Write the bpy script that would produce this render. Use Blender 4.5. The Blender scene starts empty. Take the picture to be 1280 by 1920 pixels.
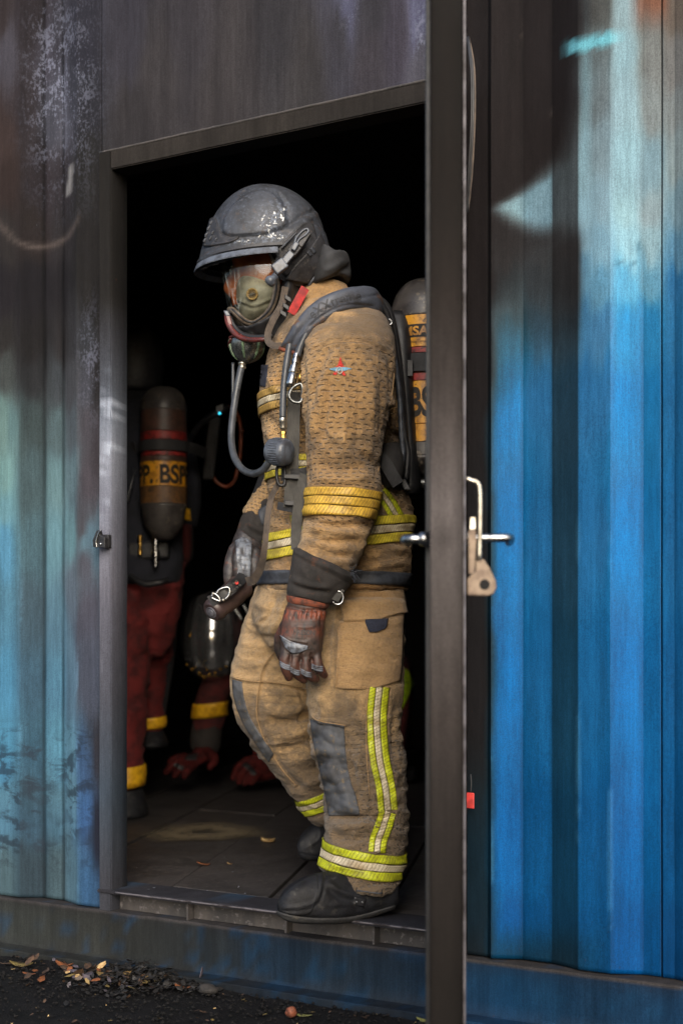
import bpy, math, random
import numpy as np
from mathutils import Vector, Matrix
from mathutils.bvhtree import BVHTree

rnd = random.Random(7)
rng = np.random.default_rng(7)
scene = bpy.context.scene
col = scene.collection

# ------------------------------------------------------------------ camera
F = 2600.0                       # focal length in photo pixels (photo 1280 x 1920)
TH = math.radians(30.2)          # the camera looks obliquely along the wall
HOR = 1180.0
DV = np.array([-math.sin(TH), math.cos(TH), 0.0])
RV = np.array([math.cos(TH), math.sin(TH), 0.0])
UP = np.array([0.0, 0.0, 1.0])
CAM = -(3.42 * DV + (590 - 640) / F * 3.42 * RV) + np.array([0, 0, 0.90])

cam_data = bpy.data.cameras.new('camera')
cam = bpy.data.objects.new('camera', cam_data)
col.objects.link(cam)
cam.location = CAM
cam.rotation_euler = (math.radians(90), 0, TH)
cam_data.sensor_fit = 'VERTICAL'
cam_data.sensor_height = 36.0
cam_data.sensor_width = 24.0
cam_data.lens = F / 1920 * 36.0
cam_data.shift_y = (HOR - 960) / 1920
cam_data.clip_start = 0.05
cam_data.clip_end = 500
cam_data.dof.use_dof = True
cam_data.dof.focus_distance = 3.42
cam_data.dof.aperture_fstop = 2.6
scene.camera = cam

# ------------------------------------------------------------------ light
SUN_EL, SUN_AZ = math.radians(28), math.radians(36)     # azimuth measured from -Y towards +X
world = bpy.data.worlds.new('World')
scene.world = world
world.use_nodes = True
wn = world.node_tree
wn.nodes.clear()
sky_n = wn.nodes.new('ShaderNodeTexSky')
sky_n.sky_type = 'NISHITA'
sky_n.sun_disc = False
sky_n.sun_elevation = SUN_EL
sky_n.sun_rotation = math.pi - SUN_AZ
sky_n.air_density = 1.0
sky_n.dust_density = 3.0
bg = wn.nodes.new('ShaderNodeBackground')
bg.inputs['Strength'].default_value = 0.15
wo = wn.nodes.new('ShaderNodeOutputWorld')
wn.links.new(sky_n.outputs[0], bg.inputs[0])
wn.links.new(bg.outputs[0], wo.inputs[0])
sun_d = bpy.data.lights.new('sun', 'SUN')
sun_d.energy = 2.2
sun_d.angle = math.radians(46)
sun_d.color = (1.0, 0.95, 0.87)
sun = bpy.data.objects.new('sun', sun_d)
col.objects.link(sun)
sun_to = Vector((math.sin(SUN_AZ) * math.cos(SUN_EL), -math.cos(SUN_AZ) * math.cos(SUN_EL), math.sin(SUN_EL)))
sun.rotation_euler = sun_to.to_track_quat('Z', 'Y').to_euler()
sun.location = (0, -6, 8)

vs = scene.view_settings
vs.view_transform = 'Standard'
vs.look = 'None'
vs.gamma = 1.0
vs.use_curve_mapping = False
vs.exposure = 0.75
scene.cycles.max_bounces = 8
scene.cycles.transparent_max_bounces = 12

# ------------------------------------------------------------------ helpers
def ray(px, py):
    return DV + (px - 640) / F * RV - (py - HOR) / F * UP

def at(px, py, Z):                       # the point at camera depth Z seen at that place of the photo
    return CAM + Z * ray(px, py)

def at_y(px, py, Y=0.0):                 # ... on the plane y = Y
    k = ray(px, py)
    return CAM + k * ((Y - CAM[1]) / k[1])

def at_z(px, py, z):                     # ... on the plane z
    k = ray(px, py)
    return CAM + k * ((z - CAM[2]) / k[2])

def proj(P):
    q = np.asarray(P) - CAM
    Z = q @ DV
    return 640 + F * (q @ RV) / Z, HOR - F * q[..., 2] / Z, Z

def wall_x(px, Y=0.0):
    return at_y(px, HOR, Y)[0]

def lin(c):
    c = np.asarray(c, float) / 255.0
    return np.where(c <= 0.04045, c / 12.92, ((c + 0.055) / 1.055) ** 2.4)

def rgb(*c):
    return tuple(lin(c)) + (1.0,)

def vnoise(P, s=1.0, seed=0):            # value noise in -1..1
    P = np.asarray(P) * s + seed * 17.31
    i = np.floor(P).astype(np.int64)
    f = P - i
    f = f * f * (3 - 2 * f)
    def h(a, b, c):
        n = (a * 374761393 + b * 668265263 + c * 2147483647 + seed * 974711) & 0x7fffffff
        n = ((n ^ (n >> 13)) * 1274126177) & 0x7fffffff
        return ((n ^ (n >> 16)) & 0xffff) / 32767.5 - 1
    x, y, z = i[..., 0], i[..., 1], i[..., 2]
    r = 0
    for dx in (0, 1):
        for dy in (0, 1):
            for dz in (0, 1):
                w = (f[..., 0] if dx else 1 - f[..., 0]) * (f[..., 1] if dy else 1 - f[..., 1]) * (f[..., 2] if dz else 1 - f[..., 2])
                r = r + w * h(x + dx, y + dy, z + dz)
    return r

def fbm(P, s, o=3, seed=0):
    r, a = 0, 1.0
    for k in range(o):
        r = r + a * vnoise(P, s * 2 ** k, seed + k)
        a *= 0.5
    return r

def sm(a, b, x):
    t = np.clip((x - a) / (b - a), 0, 1)
    return t * t * (3 - 2 * t)

# ------------------------------------------------------------------ object making
def thing(name, label, cat, loc=(0, 0, 0), group=None):
    o = bpy.data.objects.new(name, None)
    o.empty_display_size = 0.1
    col.objects.link(o)
    o.location = loc
    o['label'] = label
    o['category'] = cat
    if group:
        o['group'] = group
    return o

def tag(o, label, cat, group=None):
    o['label'] = label
    o['category'] = cat
    if group:
        o['group'] = group
    return o

def mesh_obj(name, V, Fc, m, parent=None, smooth=True):
    V = np.asarray(V, float).reshape(-1, 3)
    p = parent
    off = np.zeros(3)
    while p is not None:
        off += np.array(p.location)
        p = p.parent
    me = bpy.data.meshes.new(name)
    me.from_pydata([tuple(v) for v in (V - off)], [], [tuple(int(i) for i in f) for f in Fc])
    me.validate()
    if smooth:
        me.polygons.foreach_set('use_smooth', [True] * len(me.polygons))
    if m is not None:
        me.materials.append(m)
    o = bpy.data.objects.new(name, me)
    col.objects.link(o)
    if parent is not None:
        o.parent = parent
    return o

def set_col(o, rgbv, a=None, name='Col'):
    n = len(o.data.vertices)
    at_ = o.data.attributes.new(name, 'FLOAT_COLOR', 'POINT')
    arr = np.ones((n, 4))
    arr[:, :3] = rgbv
    if a is not None:
        arr[:, 3] = a
    at_.data.foreach_set('color', arr.astype(np.float32).ravel())

def set_uvw(o, uvw):
    at_ = o.data.attributes.new('uvw', 'FLOAT_VECTOR', 'POINT')
    at_.data.foreach_set('vector', np.asarray(uvw, np.float32).ravel())

class Geo:                               # collects shapes for one mesh
    def __init__(s):
        s.V = []; s.F = []
    def add(s, V, Fc):
        n = len(s.V)
        s.V += [tuple(v) for v in np.asarray(V, float).reshape(-1, 3)]
        s.F += [tuple(int(i) + n for i in f) for f in Fc]
        return s
    def box(s, lo, hi):
        x0, y0, z0 = lo; x1, y1, z1 = hi
        s.add([(x0, y0, z0), (x1, y0, z0), (x1, y1, z0), (x0, y1, z0), (x0, y0, z1), (x1, y0, z1), (x1, y1, z1), (x0, y1, z1)],
              [(0, 3, 2, 1), (4, 5, 6, 7), (0, 1, 5, 4), (1, 2, 6, 5), (2, 3, 7, 6), (3, 0, 4, 7)])
        return s
    def obox(s, p0, p1, wv, tv):         # a bar from p0 to p1, half-width vector wv, half-thickness vector tv
        p0, p1, wv, tv = map(np.asarray, (p0, p1, wv, tv))
        c = [p + a * wv + b * tv for p in (p0, p1) for a, b in ((-1, -1), (1, -1), (1, 1), (-1, 1))]
        s.add(c, [(0, 3, 2, 1), (4, 5, 6, 7), (0, 1, 5, 4), (1, 2, 6, 5), (2, 3, 7, 6), (3, 0, 4, 7)])
        return s
    def tube(s, pts, r, n=12, sub=6, closed=False):
        pts = np.asarray(pts, float)
        r = np.broadcast_to(np.asarray(r, float), (len(pts),)).copy()
        if sub > 1:
            pts, r = spline(pts, sub, closed), spline(r[:, None], sub, closed)[:, 0]
        m = len(pts)
        t = np.gradient(pts, axis=0)
        if closed:
            t = np.roll(pts, -1, 0) - np.roll(pts, 1, 0)
        t /= np.linalg.norm(t, axis=1)[:, None] + 1e-12
        a = np.cross(t[0], (0.31, 0.2, 0.93)); a /= np.linalg.norm(a)
        V = []
        for k in range(m):
            a = a - t[k] * (a @ t[k]); a /= np.linalg.norm(a)
            b = np.cross(t[k], a)
            for j in range(n):
                q = 2 * math.pi * j / n
                V.append(pts[k] + r[k] * (math.cos(q) * a + math.sin(q) * b))
        Fc = []
        for k in range(m if closed else m - 1):
            for j in range(n):
                k2 = (k + 1) % m
                Fc.append((k * n + j, k * n + (j + 1) % n, k2 * n + (j + 1) % n, k2 * n + j))
        if not closed:
            Fc.append(tuple(range(n - 1, -1, -1)))
            Fc.append(tuple((m - 1) * n + j for j in range(n)))
        return s.add(V, Fc)
    def lathe(s, o, axis, prof, n=32, xdir=(0.3, 0.5, 0.8)):   # prof: (radius, height along the axis)
        o = np.asarray(o, float); ax = np.asarray(axis, float); ax /= np.linalg.norm(ax)
        a = np.cross(ax, xdir); a /= np.linalg.norm(a); b = np.cross(ax, a)
        V = []; Fc = []
        m = len(prof)
        for (r, h) in prof:
            for j in range(n):
                q = 2 * math.pi * j / n
                V.append(o + ax * h + max(r, 1e-5) * (math.cos(q) * a + math.sin(q) * b))
        for k in range(m - 1):
            for j in range(n):
                Fc.append((k * n + j, k * n + (j + 1) % n, (k + 1) * n + (j + 1) % n, (k + 1) * n + j))
        Fc.append(tuple(range(n - 1, -1, -1)))
        Fc.append(tuple((m - 1) * n + j for j in range(n)))
        return s.add(V, Fc)
    def extrude(s, poly, dv):            # closed polygon (N,3) extruded by dv
        poly = np.asarray(poly, float); n = len(poly)
        V = list(poly) + list(poly + np.asarray(dv))
        Fc = [tuple(range(n - 1, -1, -1)), tuple(range(n, 2 * n))]
        Fc += [(j, (j + 1) % n, n + (j + 1) % n, n + j) for j in range(n)]
        return s.add(V, Fc)
    def obj(s, name, m, parent=None, smooth=False, bevel=0.0, seg=2):
        o = mesh_obj(name, s.V, s.F, m, parent, smooth)
        if bevel > 0:
            b = o.modifiers.new('bevel', 'BEVEL')
            b.width = bevel; b.segments = seg; b.limit_method = 'ANGLE'; b.angle_limit = math.radians(35)
        return o

def auto_smooth(o, deg=40):              # sharp edges from the angle between faces
    me = o.data
    me.polygons.foreach_set('use_smooth', [True] * len(me.polygons))
    me.set_sharp_from_angle(angle=math.radians(deg))
    return o

def spline(P, sub, closed=False):        # Catmull-Rom
    P = np.asarray(P, float); n = len(P); out = []
    for i in range(n if closed else n - 1):
        if closed:
            a, b, c, d_ = P[i - 1], P[i], P[(i + 1) % n], P[(i + 2) % n]
        else:
            b, c = P[i], P[i + 1]
            a = P[i - 1] if i else 2 * b - c
            d_ = P[i + 2] if i + 2 < n else 2 * c - b
        for k in range(sub):
            t = k / sub
            out.append(0.5 * (2 * b + (c - a) * t + (2 * a - 5 * b + 4 * c - d_) * t * t + (3 * b - a - 3 * c + d_) * t ** 3))
    if not closed:
        out.append(P[-1])
    return np.array(out)

def poly_at(P, t):                       # point at fraction t (array) of a polyline
    P = np.asarray(P, float)
    L = np.r_[0, np.cumsum(np.linalg.norm(np.diff(P, axis=0), axis=1))]
    L /= L[-1]
    return np.stack([np.interp(t, L, P[:, k]) for k in range(P.shape[1])], -1)

class Loft:
    """rings: (xl, yl, xr, yr, depth, half depth): two silhouette points and the depth of each ring"""
    def __init__(s, rings, n=40, sub=5, p=2.2):
        R = spline(np.array(rings, float), sub)
        s.C = []; s.A = []; s.B = []
        for xl, yl, xr, yr, Z, hd in R:
            a, b = at(xl, yl, Z), at(xr, yr, Z)
            s.C.append((a + b) / 2); s.A.append((b - a) / 2); s.B.append(DV * max(hd, 0.002))
        s.C, s.A, s.B = map(np.array, (s.C, s.A, s.B))
        s.n = n; s.p = p
    def geo(s):
        m, n = len(s.C), s.n
        q = np.arange(n) * 2 * math.pi / n
        c, w = np.cos(q), np.sin(q)
        c = np.sign(c) * np.abs(c) ** (2 / s.p); w = np.sign(w) * np.abs(w) ** (2 / s.p)
        V = s.C[:, None] + c[None, :, None] * s.A[:, None] + w[None, :, None] * s.B[:, None]
        V = V.reshape(-1, 3)
        Fc = [(k * n + j, (k + 1) * n + j, (k + 1) * n + (j + 1) % n, k * n + (j + 1) % n) for k in range(m - 1) for j in range(n)]
        V = np.vstack([V, s.C[0], s.C[-1]])
        for j in range(n):
            Fc.append((m * n, j, (j + 1) % n)); Fc.append((m * n + 1, (m - 1) * n + (j + 1) % n, (m - 1) * n + j))
        return V, Fc
    def coords(s, P):                    # normalised distance, angle*radius, length for points
        idx = np.zeros(len(P), int); best = np.full(len(P), 1e9)
        for k in range(len(s.C)):
            d2 = ((P - s.C[k]) ** 2).sum(1)
            w = d2 < best
            best[w] = d2[w]; idx[w] = k
        q = P - s.C[idx]
        la = np.linalg.norm(s.A[idx], axis=1); lb = np.linalg.norm(s.B[idx], axis=1)
        x = (q * s.A[idx]).sum(1) / la ** 2; y = (q * s.B[idx]).sum(1) / lb ** 2
        L = np.r_[0, np.cumsum(np.linalg.norm(np.diff(s.C, axis=0), axis=1))]
        ax = np.gradient(s.C, axis=0); ax /= np.linalg.norm(ax, axis=1)[:, None] + 1e-9
        v = L[idx] + (q * ax[idx]).sum(1)
        th = np.arctan2(y, x)
        return np.hypot(x, y), th * (la.mean() + lb.mean()) / 2, v

def limb(pts, n=16, sub=4):              # pts: (px, py, Z, radius m); tapered closed limb as geometry
    pts = np.array(pts, float)
    P = np.array([at(*q[:3]) for q in pts])
    # rounded ends
    t0 = P[0] - P[1]; t0 /= np.linalg.norm(t0); t1 = P[-1] - P[-2]; t1 /= np.linalg.norm(t1)
    r0, r1 = pts[0, 3], pts[-1, 3]
    P2 = spline(P, sub); R2 = spline(pts[:, 3:4], sub)[:, 0]
    pre = [P[0] + t0 * r0 * math.sin(a) for a in (1.45, 1.0, 0.5)]; prr = [r0 * math.cos(a) for a in (1.45, 1.0, 0.5)]
    post = [P[-1] + t1 * r1 * math.sin(a) for a in (0.5, 1.0, 1.45)]; por = [r1 * math.cos(a) for a in (0.5, 1.0, 1.45)]
    g = Geo().tube(np.vstack([pre, P2, post]), np.r_[prr, R2, por], n, 1)
    return np.array(g.V), g.F

def fuse(parts, voxel, it=4, lam=0.5):   # one watertight skin over overlapping closed shapes
    g = Geo()
    for V, Fc in parts:
        g.add(V, Fc)
    o = mesh_obj('fuse', g.V, g.F, None)
    md = o.modifiers.new('r', 'REMESH'); md.mode = 'VOXEL'; md.voxel_size = voxel
    dg = bpy.context.evaluated_depsgraph_get()
    me = bpy.data.meshes.new_from_object(o.evaluated_get(dg))
    old = o.data
    bpy.data.objects.remove(o); bpy.data.meshes.remove(old)
    n = len(me.vertices)
    V = np.empty(n * 3); me.vertices.foreach_get('co', V); V = V.reshape(-1, 3)
    E = np.empty(len(me.edges) * 2, int); me.edges.foreach_get('vertices', E); E = E.reshape(-1, 2)
    Fc = [tuple(p.vertices) for p in me.polygons]
    bpy.data.meshes.remove(me)
    V = relax(V, E, it, lam)
    return V, Fc, E

def relax(V, E, it, lam=0.5):
    n = len(V)
    deg = np.bincount(E.ravel(), minlength=n)[:, None].astype(float)
    for _ in range(it):
        S = np.zeros_like(V)
        for k in range(3):
            S[:, k] = np.bincount(E[:, 0], V[E[:, 1], k], n) + np.bincount(E[:, 1], V[E[:, 0], k], n)
        V = V + lam * (S / np.maximum(deg, 1) - V)
    return V

def normals(V, Fc):
    tri = np.array([(f[0], f[i], f[i + 1]) for f in Fc for i in range(1, len(f) - 1)])
    fn = np.cross(V[tri[:, 1]] - V[tri[:, 0]], V[tri[:, 2]] - V[tri[:, 0]])
    N = np.zeros_like(V)
    for k in range(3):
        for c in range(3):
            N[:, c] += np.bincount(tri[:, k], fn[:, c], len(V))
    return N / (np.linalg.norm(N, axis=1)[:, None] + 1e-12)

def facing(V, N):                        # 1 on the side turned to the camera
    d_ = V - CAM
    d_ /= np.linalg.norm(d_, axis=1)[:, None]
    return sm(-0.05, 0.25, -(N * d_).sum(1))

def seg_dist(x, y, path):                # distance in photo pixels to a polyline, and how far along it (0..1)
    path = np.asarray(path, float)
    best = np.full(len(x), 1e9); along = np.zeros(len(x)); side = np.zeros(len(x))
    L = np.r_[0, np.cumsum(np.hypot(*np.diff(path, axis=0).T))]
    for k in range(len(path) - 1):
        a, b = path[k], path[k + 1]
        ab = b - a; l2 = ab @ ab
        t = np.clip(((x - a[0]) * ab[0] + (y - a[1]) * ab[1]) / l2, 0, 1)
        dx, dy = x - a[0] - t * ab[0], y - a[1] - t * ab[1]
        d_ = np.hypot(dx, dy)
        w = d_ < best
        best[w] = d_[w]; along[w] = (L[k] + t[w] * math.sqrt(l2)) / L[-1]
        side[w] = np.sign(ab[0] * dy[w] - ab[1] * dx[w])
    return best, along, side

def sculpt(V, Fc, strokes):              # folds and seams: (path, width px, height mm, taper?)
    N = normals(V, Fc)
    x, y, Z = proj(V)
    fc = facing(V, N)
    h = np.zeros(len(V))
    for st in strokes:
        path, w, a = st[:3]
        tp = st[3] if len(st) > 3 else True
        path = spline(np.array(path, float), 5) if len(path) > 2 else path
        d_, al, _ = seg_dist(x, y, path)
        k = np.exp(-(d_ / w) ** 2)
        if tp:
            k = k * sm(0, 0.25, al) * sm(0, 0.25, 1 - al) + 0.0
        h += a / 1000 * k
    return V + N * (h * fc)[:, None]

def inside_poly(x, y, poly):
    poly = np.asarray(poly, float); r = np.zeros(len(x), bool)
    j = len(poly) - 1
    for i in range(len(poly)):
        (xi, yi), (xj, yj) = poly[i], poly[j]
        c = ((yi > y) != (yj > y)) & (x < (xj - xi) * (y - yi) / (yj - yi + 1e-12) + xi)
        r ^= c
        j = i
    return r

def plateau(V, Fc, poly, h, soft):       # raise a panel outlined in the photo, soft edges
    N = normals(V, Fc); x, y, Z = proj(V); fc = facing(V, N)
    P = np.vstack([poly, poly[:1]])
    d_, _, _ = seg_dist(x, y, P)
    s = np.where(inside_poly(x, y, poly), d_, -d_)
    return V + N * (h / 1000 * sm(-soft, soft, s) * fc)[:, None]

def bvh_of(V, Fc):
    return BVHTree.FromPolygons([tuple(v) for v in V], [tuple(f) for f in Fc])

def cast(bvh, px, py):
    k = ray(px, py); k = k / np.linalg.norm(k)
    loc, nor, i, dist = bvh.ray_cast(Vector(CAM), Vector(k))
    if loc is None:
        return None
    return np.array(loc), np.array(nor)

def grid_faces(nu, nv, closed_u=False):
    return [(j * nu + i, j * nu + (i + 1) % nu, (j + 1) * nu + (i + 1) % nu, (j + 1) * nu + i)
            for j in range(nv - 1) for i in range(nu if closed_u else nu - 1)]

def patch(name, bvh, A, B, m, parent, off=2.0, nu=None, nv=None, th=3.0, lift=None, extra=0.0):
    """a sewn-on panel between two edges drawn in photo pixels: laid on the surface below, with an edge of its own"""
    A, B = np.array(A, float), np.array(B, float)
    la = np.hypot(*np.diff(A, axis=0).T).sum()
    wd = np.hypot(*(A.mean(0) - B.mean(0)))
    nu = nu or int(max(6, min(90, la / 3)))
    nv = nv or int(max(4, min(60, wd / 3)))
    if len(A) > 2: A = spline(A, 6)
    if len(B) > 2: B = spline(B, 6)
    pa, pb = poly_at(A, np.linspace(0, 1, nu)), poly_at(B, np.linspace(0, 1, nu))
    top = np.zeros((nv, nu, 3)); nrm = np.zeros((nv, nu, 3)); ok = np.zeros((nv, nu), bool)
    for j in range(nv):
        q = pa + (pb - pa) * j / (nv - 1)
        for i in range(nu):
            h = cast(bvh, *q[i])
            if h: top[j, i], nrm[j, i], ok[j, i] = h[0], h[1], True
    if ok.sum() < 4:
        return None
    idx = np.argwhere(ok)
    for j, i in np.argwhere(~ok):        # ran off the silhouette: keep the depth of the nearest hit
        c = idx[np.abs(idx - (j, i)).sum(1).argmin()]
        q = pa[i] + (pb[i] - pa[i]) * j / (nv - 1)
        Z = proj(top[c[0], c[1]])[2]
        top[j, i] = at(q[0], q[1], Z + 0.004); nrm[j, i] = nrm[c[0], c[1]]
    # smooth the normals
    for _ in range(3):
        pad = np.pad(nrm, ((1, 1), (1, 1), (0, 0)), 'edge')
        nrm = (pad[1:-1, 1:-1] * 2 + pad[:-2, 1:-1] + pad[2:, 1:-1] + pad[1:-1, :-2] + pad[1:-1, 2:]) / 6
    nrm /= np.linalg.norm(nrm, axis=2)[:, :, None] + 1e-9
    w = np.full((nv, nu), off)
    if lift is not None:
        u, v = np.meshgrid(np.linspace(0, 1, nu), np.linspace(0, 1, nv)); w = w + lift(u, v)
    out = top + nrm * (w / 1000)[:, :, None]
    low = top - nrm * (th / 1000)
    Fc = grid_faces(nu, nv)
    V = list(out.reshape(-1, 3))
    ring = [(0, i) for i in range(nu)] + [(j, nu - 1) for j in range(1, nv)] + [(nv - 1, i) for i in range(nu - 2, -1, -1)] + [(j, 0) for j in range(nv - 2, 0, -1)]
    b0 = len(V)
    for j, i in ring: V.append(low[j, i])
    n = len(ring)
    for k in range(n):
        a, b = ring[k], ring[(k + 1) % n]
        Fc.append((b[0] * nu + b[1], a[0] * nu + a[1], b0 + k, b0 + (k + 1) % n))
    # outward orientation
    nn = np.cross(out[0, 1] - out[0, 0], out[1, 0] - out[0, 0]) if nu > 1 else 0
    if (nn * nrm[0, 0]).sum() < 0:
        Fc = [f[::-1] for f in Fc]
    o = mesh_obj(name, V, Fc, m, parent)
    su = la / 740.0; sv = wd / 740.0
    uv = [(i / (nu - 1) * su, j / (nv - 1) * sv, j / (nv - 1)) for j in range(nv) for i in range(nu)] + [(i / (nu - 1) * su, j / (nv - 1) * sv, j / (nv - 1)) for j, i in ring]
    set_uvw(o, uv)
    return o

def band(name, bvh, L, R, Z, hd, t0, t1, m, parent, off=2.0, nv=5, nu=120, maxf=1.7, arc=(0, 2 * math.pi)):
    """a stripe sewn round a limb: L and R are its silhouette points, t0..t1 its extent in pixels below them"""
    V = np.zeros((nv, nu, 3)); ok = np.zeros((nv, nu), bool)
    a0, b0 = at(L[0], L[1], Z), at(R[0], R[1], Z)
    A = (b0 - a0) / 2; la = np.linalg.norm(A)
    th = np.linspace(arc[0], arc[1], nu)
    for j in range(nv):
        t = t0 + (t1 - t0) * j / (nv - 1)
        c = (at(L[0], L[1] + t, Z) + at(R[0], R[1] + t, Z)) / 2
        for i in range(nu):
            dv = A * math.cos(th[i]) + DV * hd * math.sin(th[i])
            mx = np.linalg.norm(dv)
            loc, nor, k, dist = bvh.ray_cast(Vector(c), Vector(dv / mx))
            if loc is not None and 0.35 * mx < dist < maxf * mx:
                n_ = np.array(nor)
                V[j, i] = np.array(loc) + (dv / mx * 0.5 + n_ * 0.5) * off / 1000; ok[j, i] = True
    Fc = []
    for j in range(nv - 1):
        for i in range(nu - 1):
            q = ((j, i), (j, i + 1), (j + 1, i + 1), (j + 1, i))
            if all(ok[a] for a in q):
                pts = np.array([V[a] for a in q])
                if np.linalg.norm(pts[0] - pts[1]) < 0.06 and np.linalg.norm(pts[0] - pts[3]) < 0.06:
                    Fc.append(tuple(a[0] * nu + a[1] for a in q))
    if not Fc:
        return None
    used = sorted({i for f in Fc for i in f}); mp = {v: k for k, v in enumerate(used)}
    VV = V.reshape(-1, 3)[used]
    o = mesh_obj(name, VV, [[mp[i] for i in f] for f in Fc], m, parent)
    rad = (la + hd) / 2
    uv = np.array([(th[i] * rad, (t0 + (t1 - t0) * j / (nv - 1)) / 740, j / (nv - 1)) for j in range(nv) for i in range(nu)])[used]
    set_uvw(o, uv)
    so = o.modifiers.new('solid', 'SOLIDIFY'); so.thickness = 0.003; so.offset = -1 if True else 0
    return o

def ribbon(name, pts, width, m, parent, th=0.003, side=None, sub=6):   # pts: (px, py, Z); webbing lying in the plane seen
    P = spline(np.array([at(*q) for q in pts]), sub)
    w = np.broadcast_to(np.asarray(width, float), (len(pts),)); W = spline(np.array(w)[:, None], sub)[:, 0]
    t = np.gradient(P, axis=0); t /= np.linalg.norm(t, axis=1)[:, None]
    v = P - CAM; v /= np.linalg.norm(v, axis=1)[:, None]
    if side is not None:
        v = v * 1.0 + np.asarray(side); v /= np.linalg.norm(v, axis=1)[:, None]
    s = np.cross(t, v); s /= np.linalg.norm(s, axis=1)[:, None]
    nn = np.cross(s, t)
    n = len(P); V = []; Fc = []; uv = []
    L = np.r_[0, np.cumsum(np.linalg.norm(np.diff(P, axis=0), axis=1))]
    for k in range(n):
        for a, b in ((-1, 1), (-0.5, 1.25), (0, 1.3), (0.5, 1.25), (1, 1), (1, -1), (-1, -1)):
            V.append(P[k] + s[k] * W[k] / 2 * a - nn[k] * th / 2 * b * (-1 if (nn[k] @ v[k]) < 0 else 1)); uv.append((a * W[k] / 2, L[k], 0))
    for k in range(n - 1):
        for j in range(7):
            Fc.append((k * 7 + j, k * 7 + (j + 1) % 7, (k + 1) * 7 + (j + 1) % 7, (k + 1) * 7 + j))
    Fc.append(tuple(range(6, -1, -1))); Fc.append(tuple((n - 1) * 7 + j for j in range(7)))
    o = mesh_obj(name, V, Fc, m, parent)
    set_uvw(o, uv)
    me = o.data
    me.set_sharp_from_angle(angle=math.radians(50))
    return o

def text_mesh(txt, h, bold=0.0, xs=1.0):
    cu = bpy.data.curves.new('lettering', 'FONT'); cu.body = txt; cu.size = 1.0; cu.offset = bold; cu.resolution_u = 6
    o = bpy.data.objects.new('lettering', cu); col.objects.link(o)
    dg = bpy.context.evaluated_depsgraph_get(); dg.update()
    me = bpy.data.meshes.new_from_object(o.evaluated_get(dg))
    V = np.array([v.co[:] for v in me.vertices]); Fc = [tuple(p.vertices) for p in me.polygons]
    bpy.data.objects.remove(o); bpy.data.curves.remove(cu); bpy.data.meshes.remove(me)
    s = h / 0.72
    V = V * s; V[:, 0] *= xs
    V[:, 0] -= (V[:, 0].min() + V[:, 0].max()) / 2
    return V, Fc

def subdivide_long(V, Fc, lim):          # cut long letter faces so that they can bend round a cylinder
    import bmesh
    bm = bmesh.new()
    vs_ = [bm.verts.new(v) for v in V]
    for f in Fc:
        try: bm.faces.new([vs_[i] for i in f])
        except ValueError: pass
    bmesh.ops.triangulate(bm, faces=bm.faces[:])
    for _ in range(4):
        es = [e for e in bm.edges if abs(e.verts[0].co.x - e.verts[1].co.x) > lim]
        if not es: break
        bmesh.ops.subdivide_edges(bm, edges=es, cuts=1)
    bmesh.ops.triangulate(bm, faces=bm.faces[:])
    bm.verts.index_update()
    r = np.array([v.co[:] for v in bm.verts]), [tuple(v.index for v in f.verts) for f in bm.faces]
    bm.free()
    return r
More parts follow.
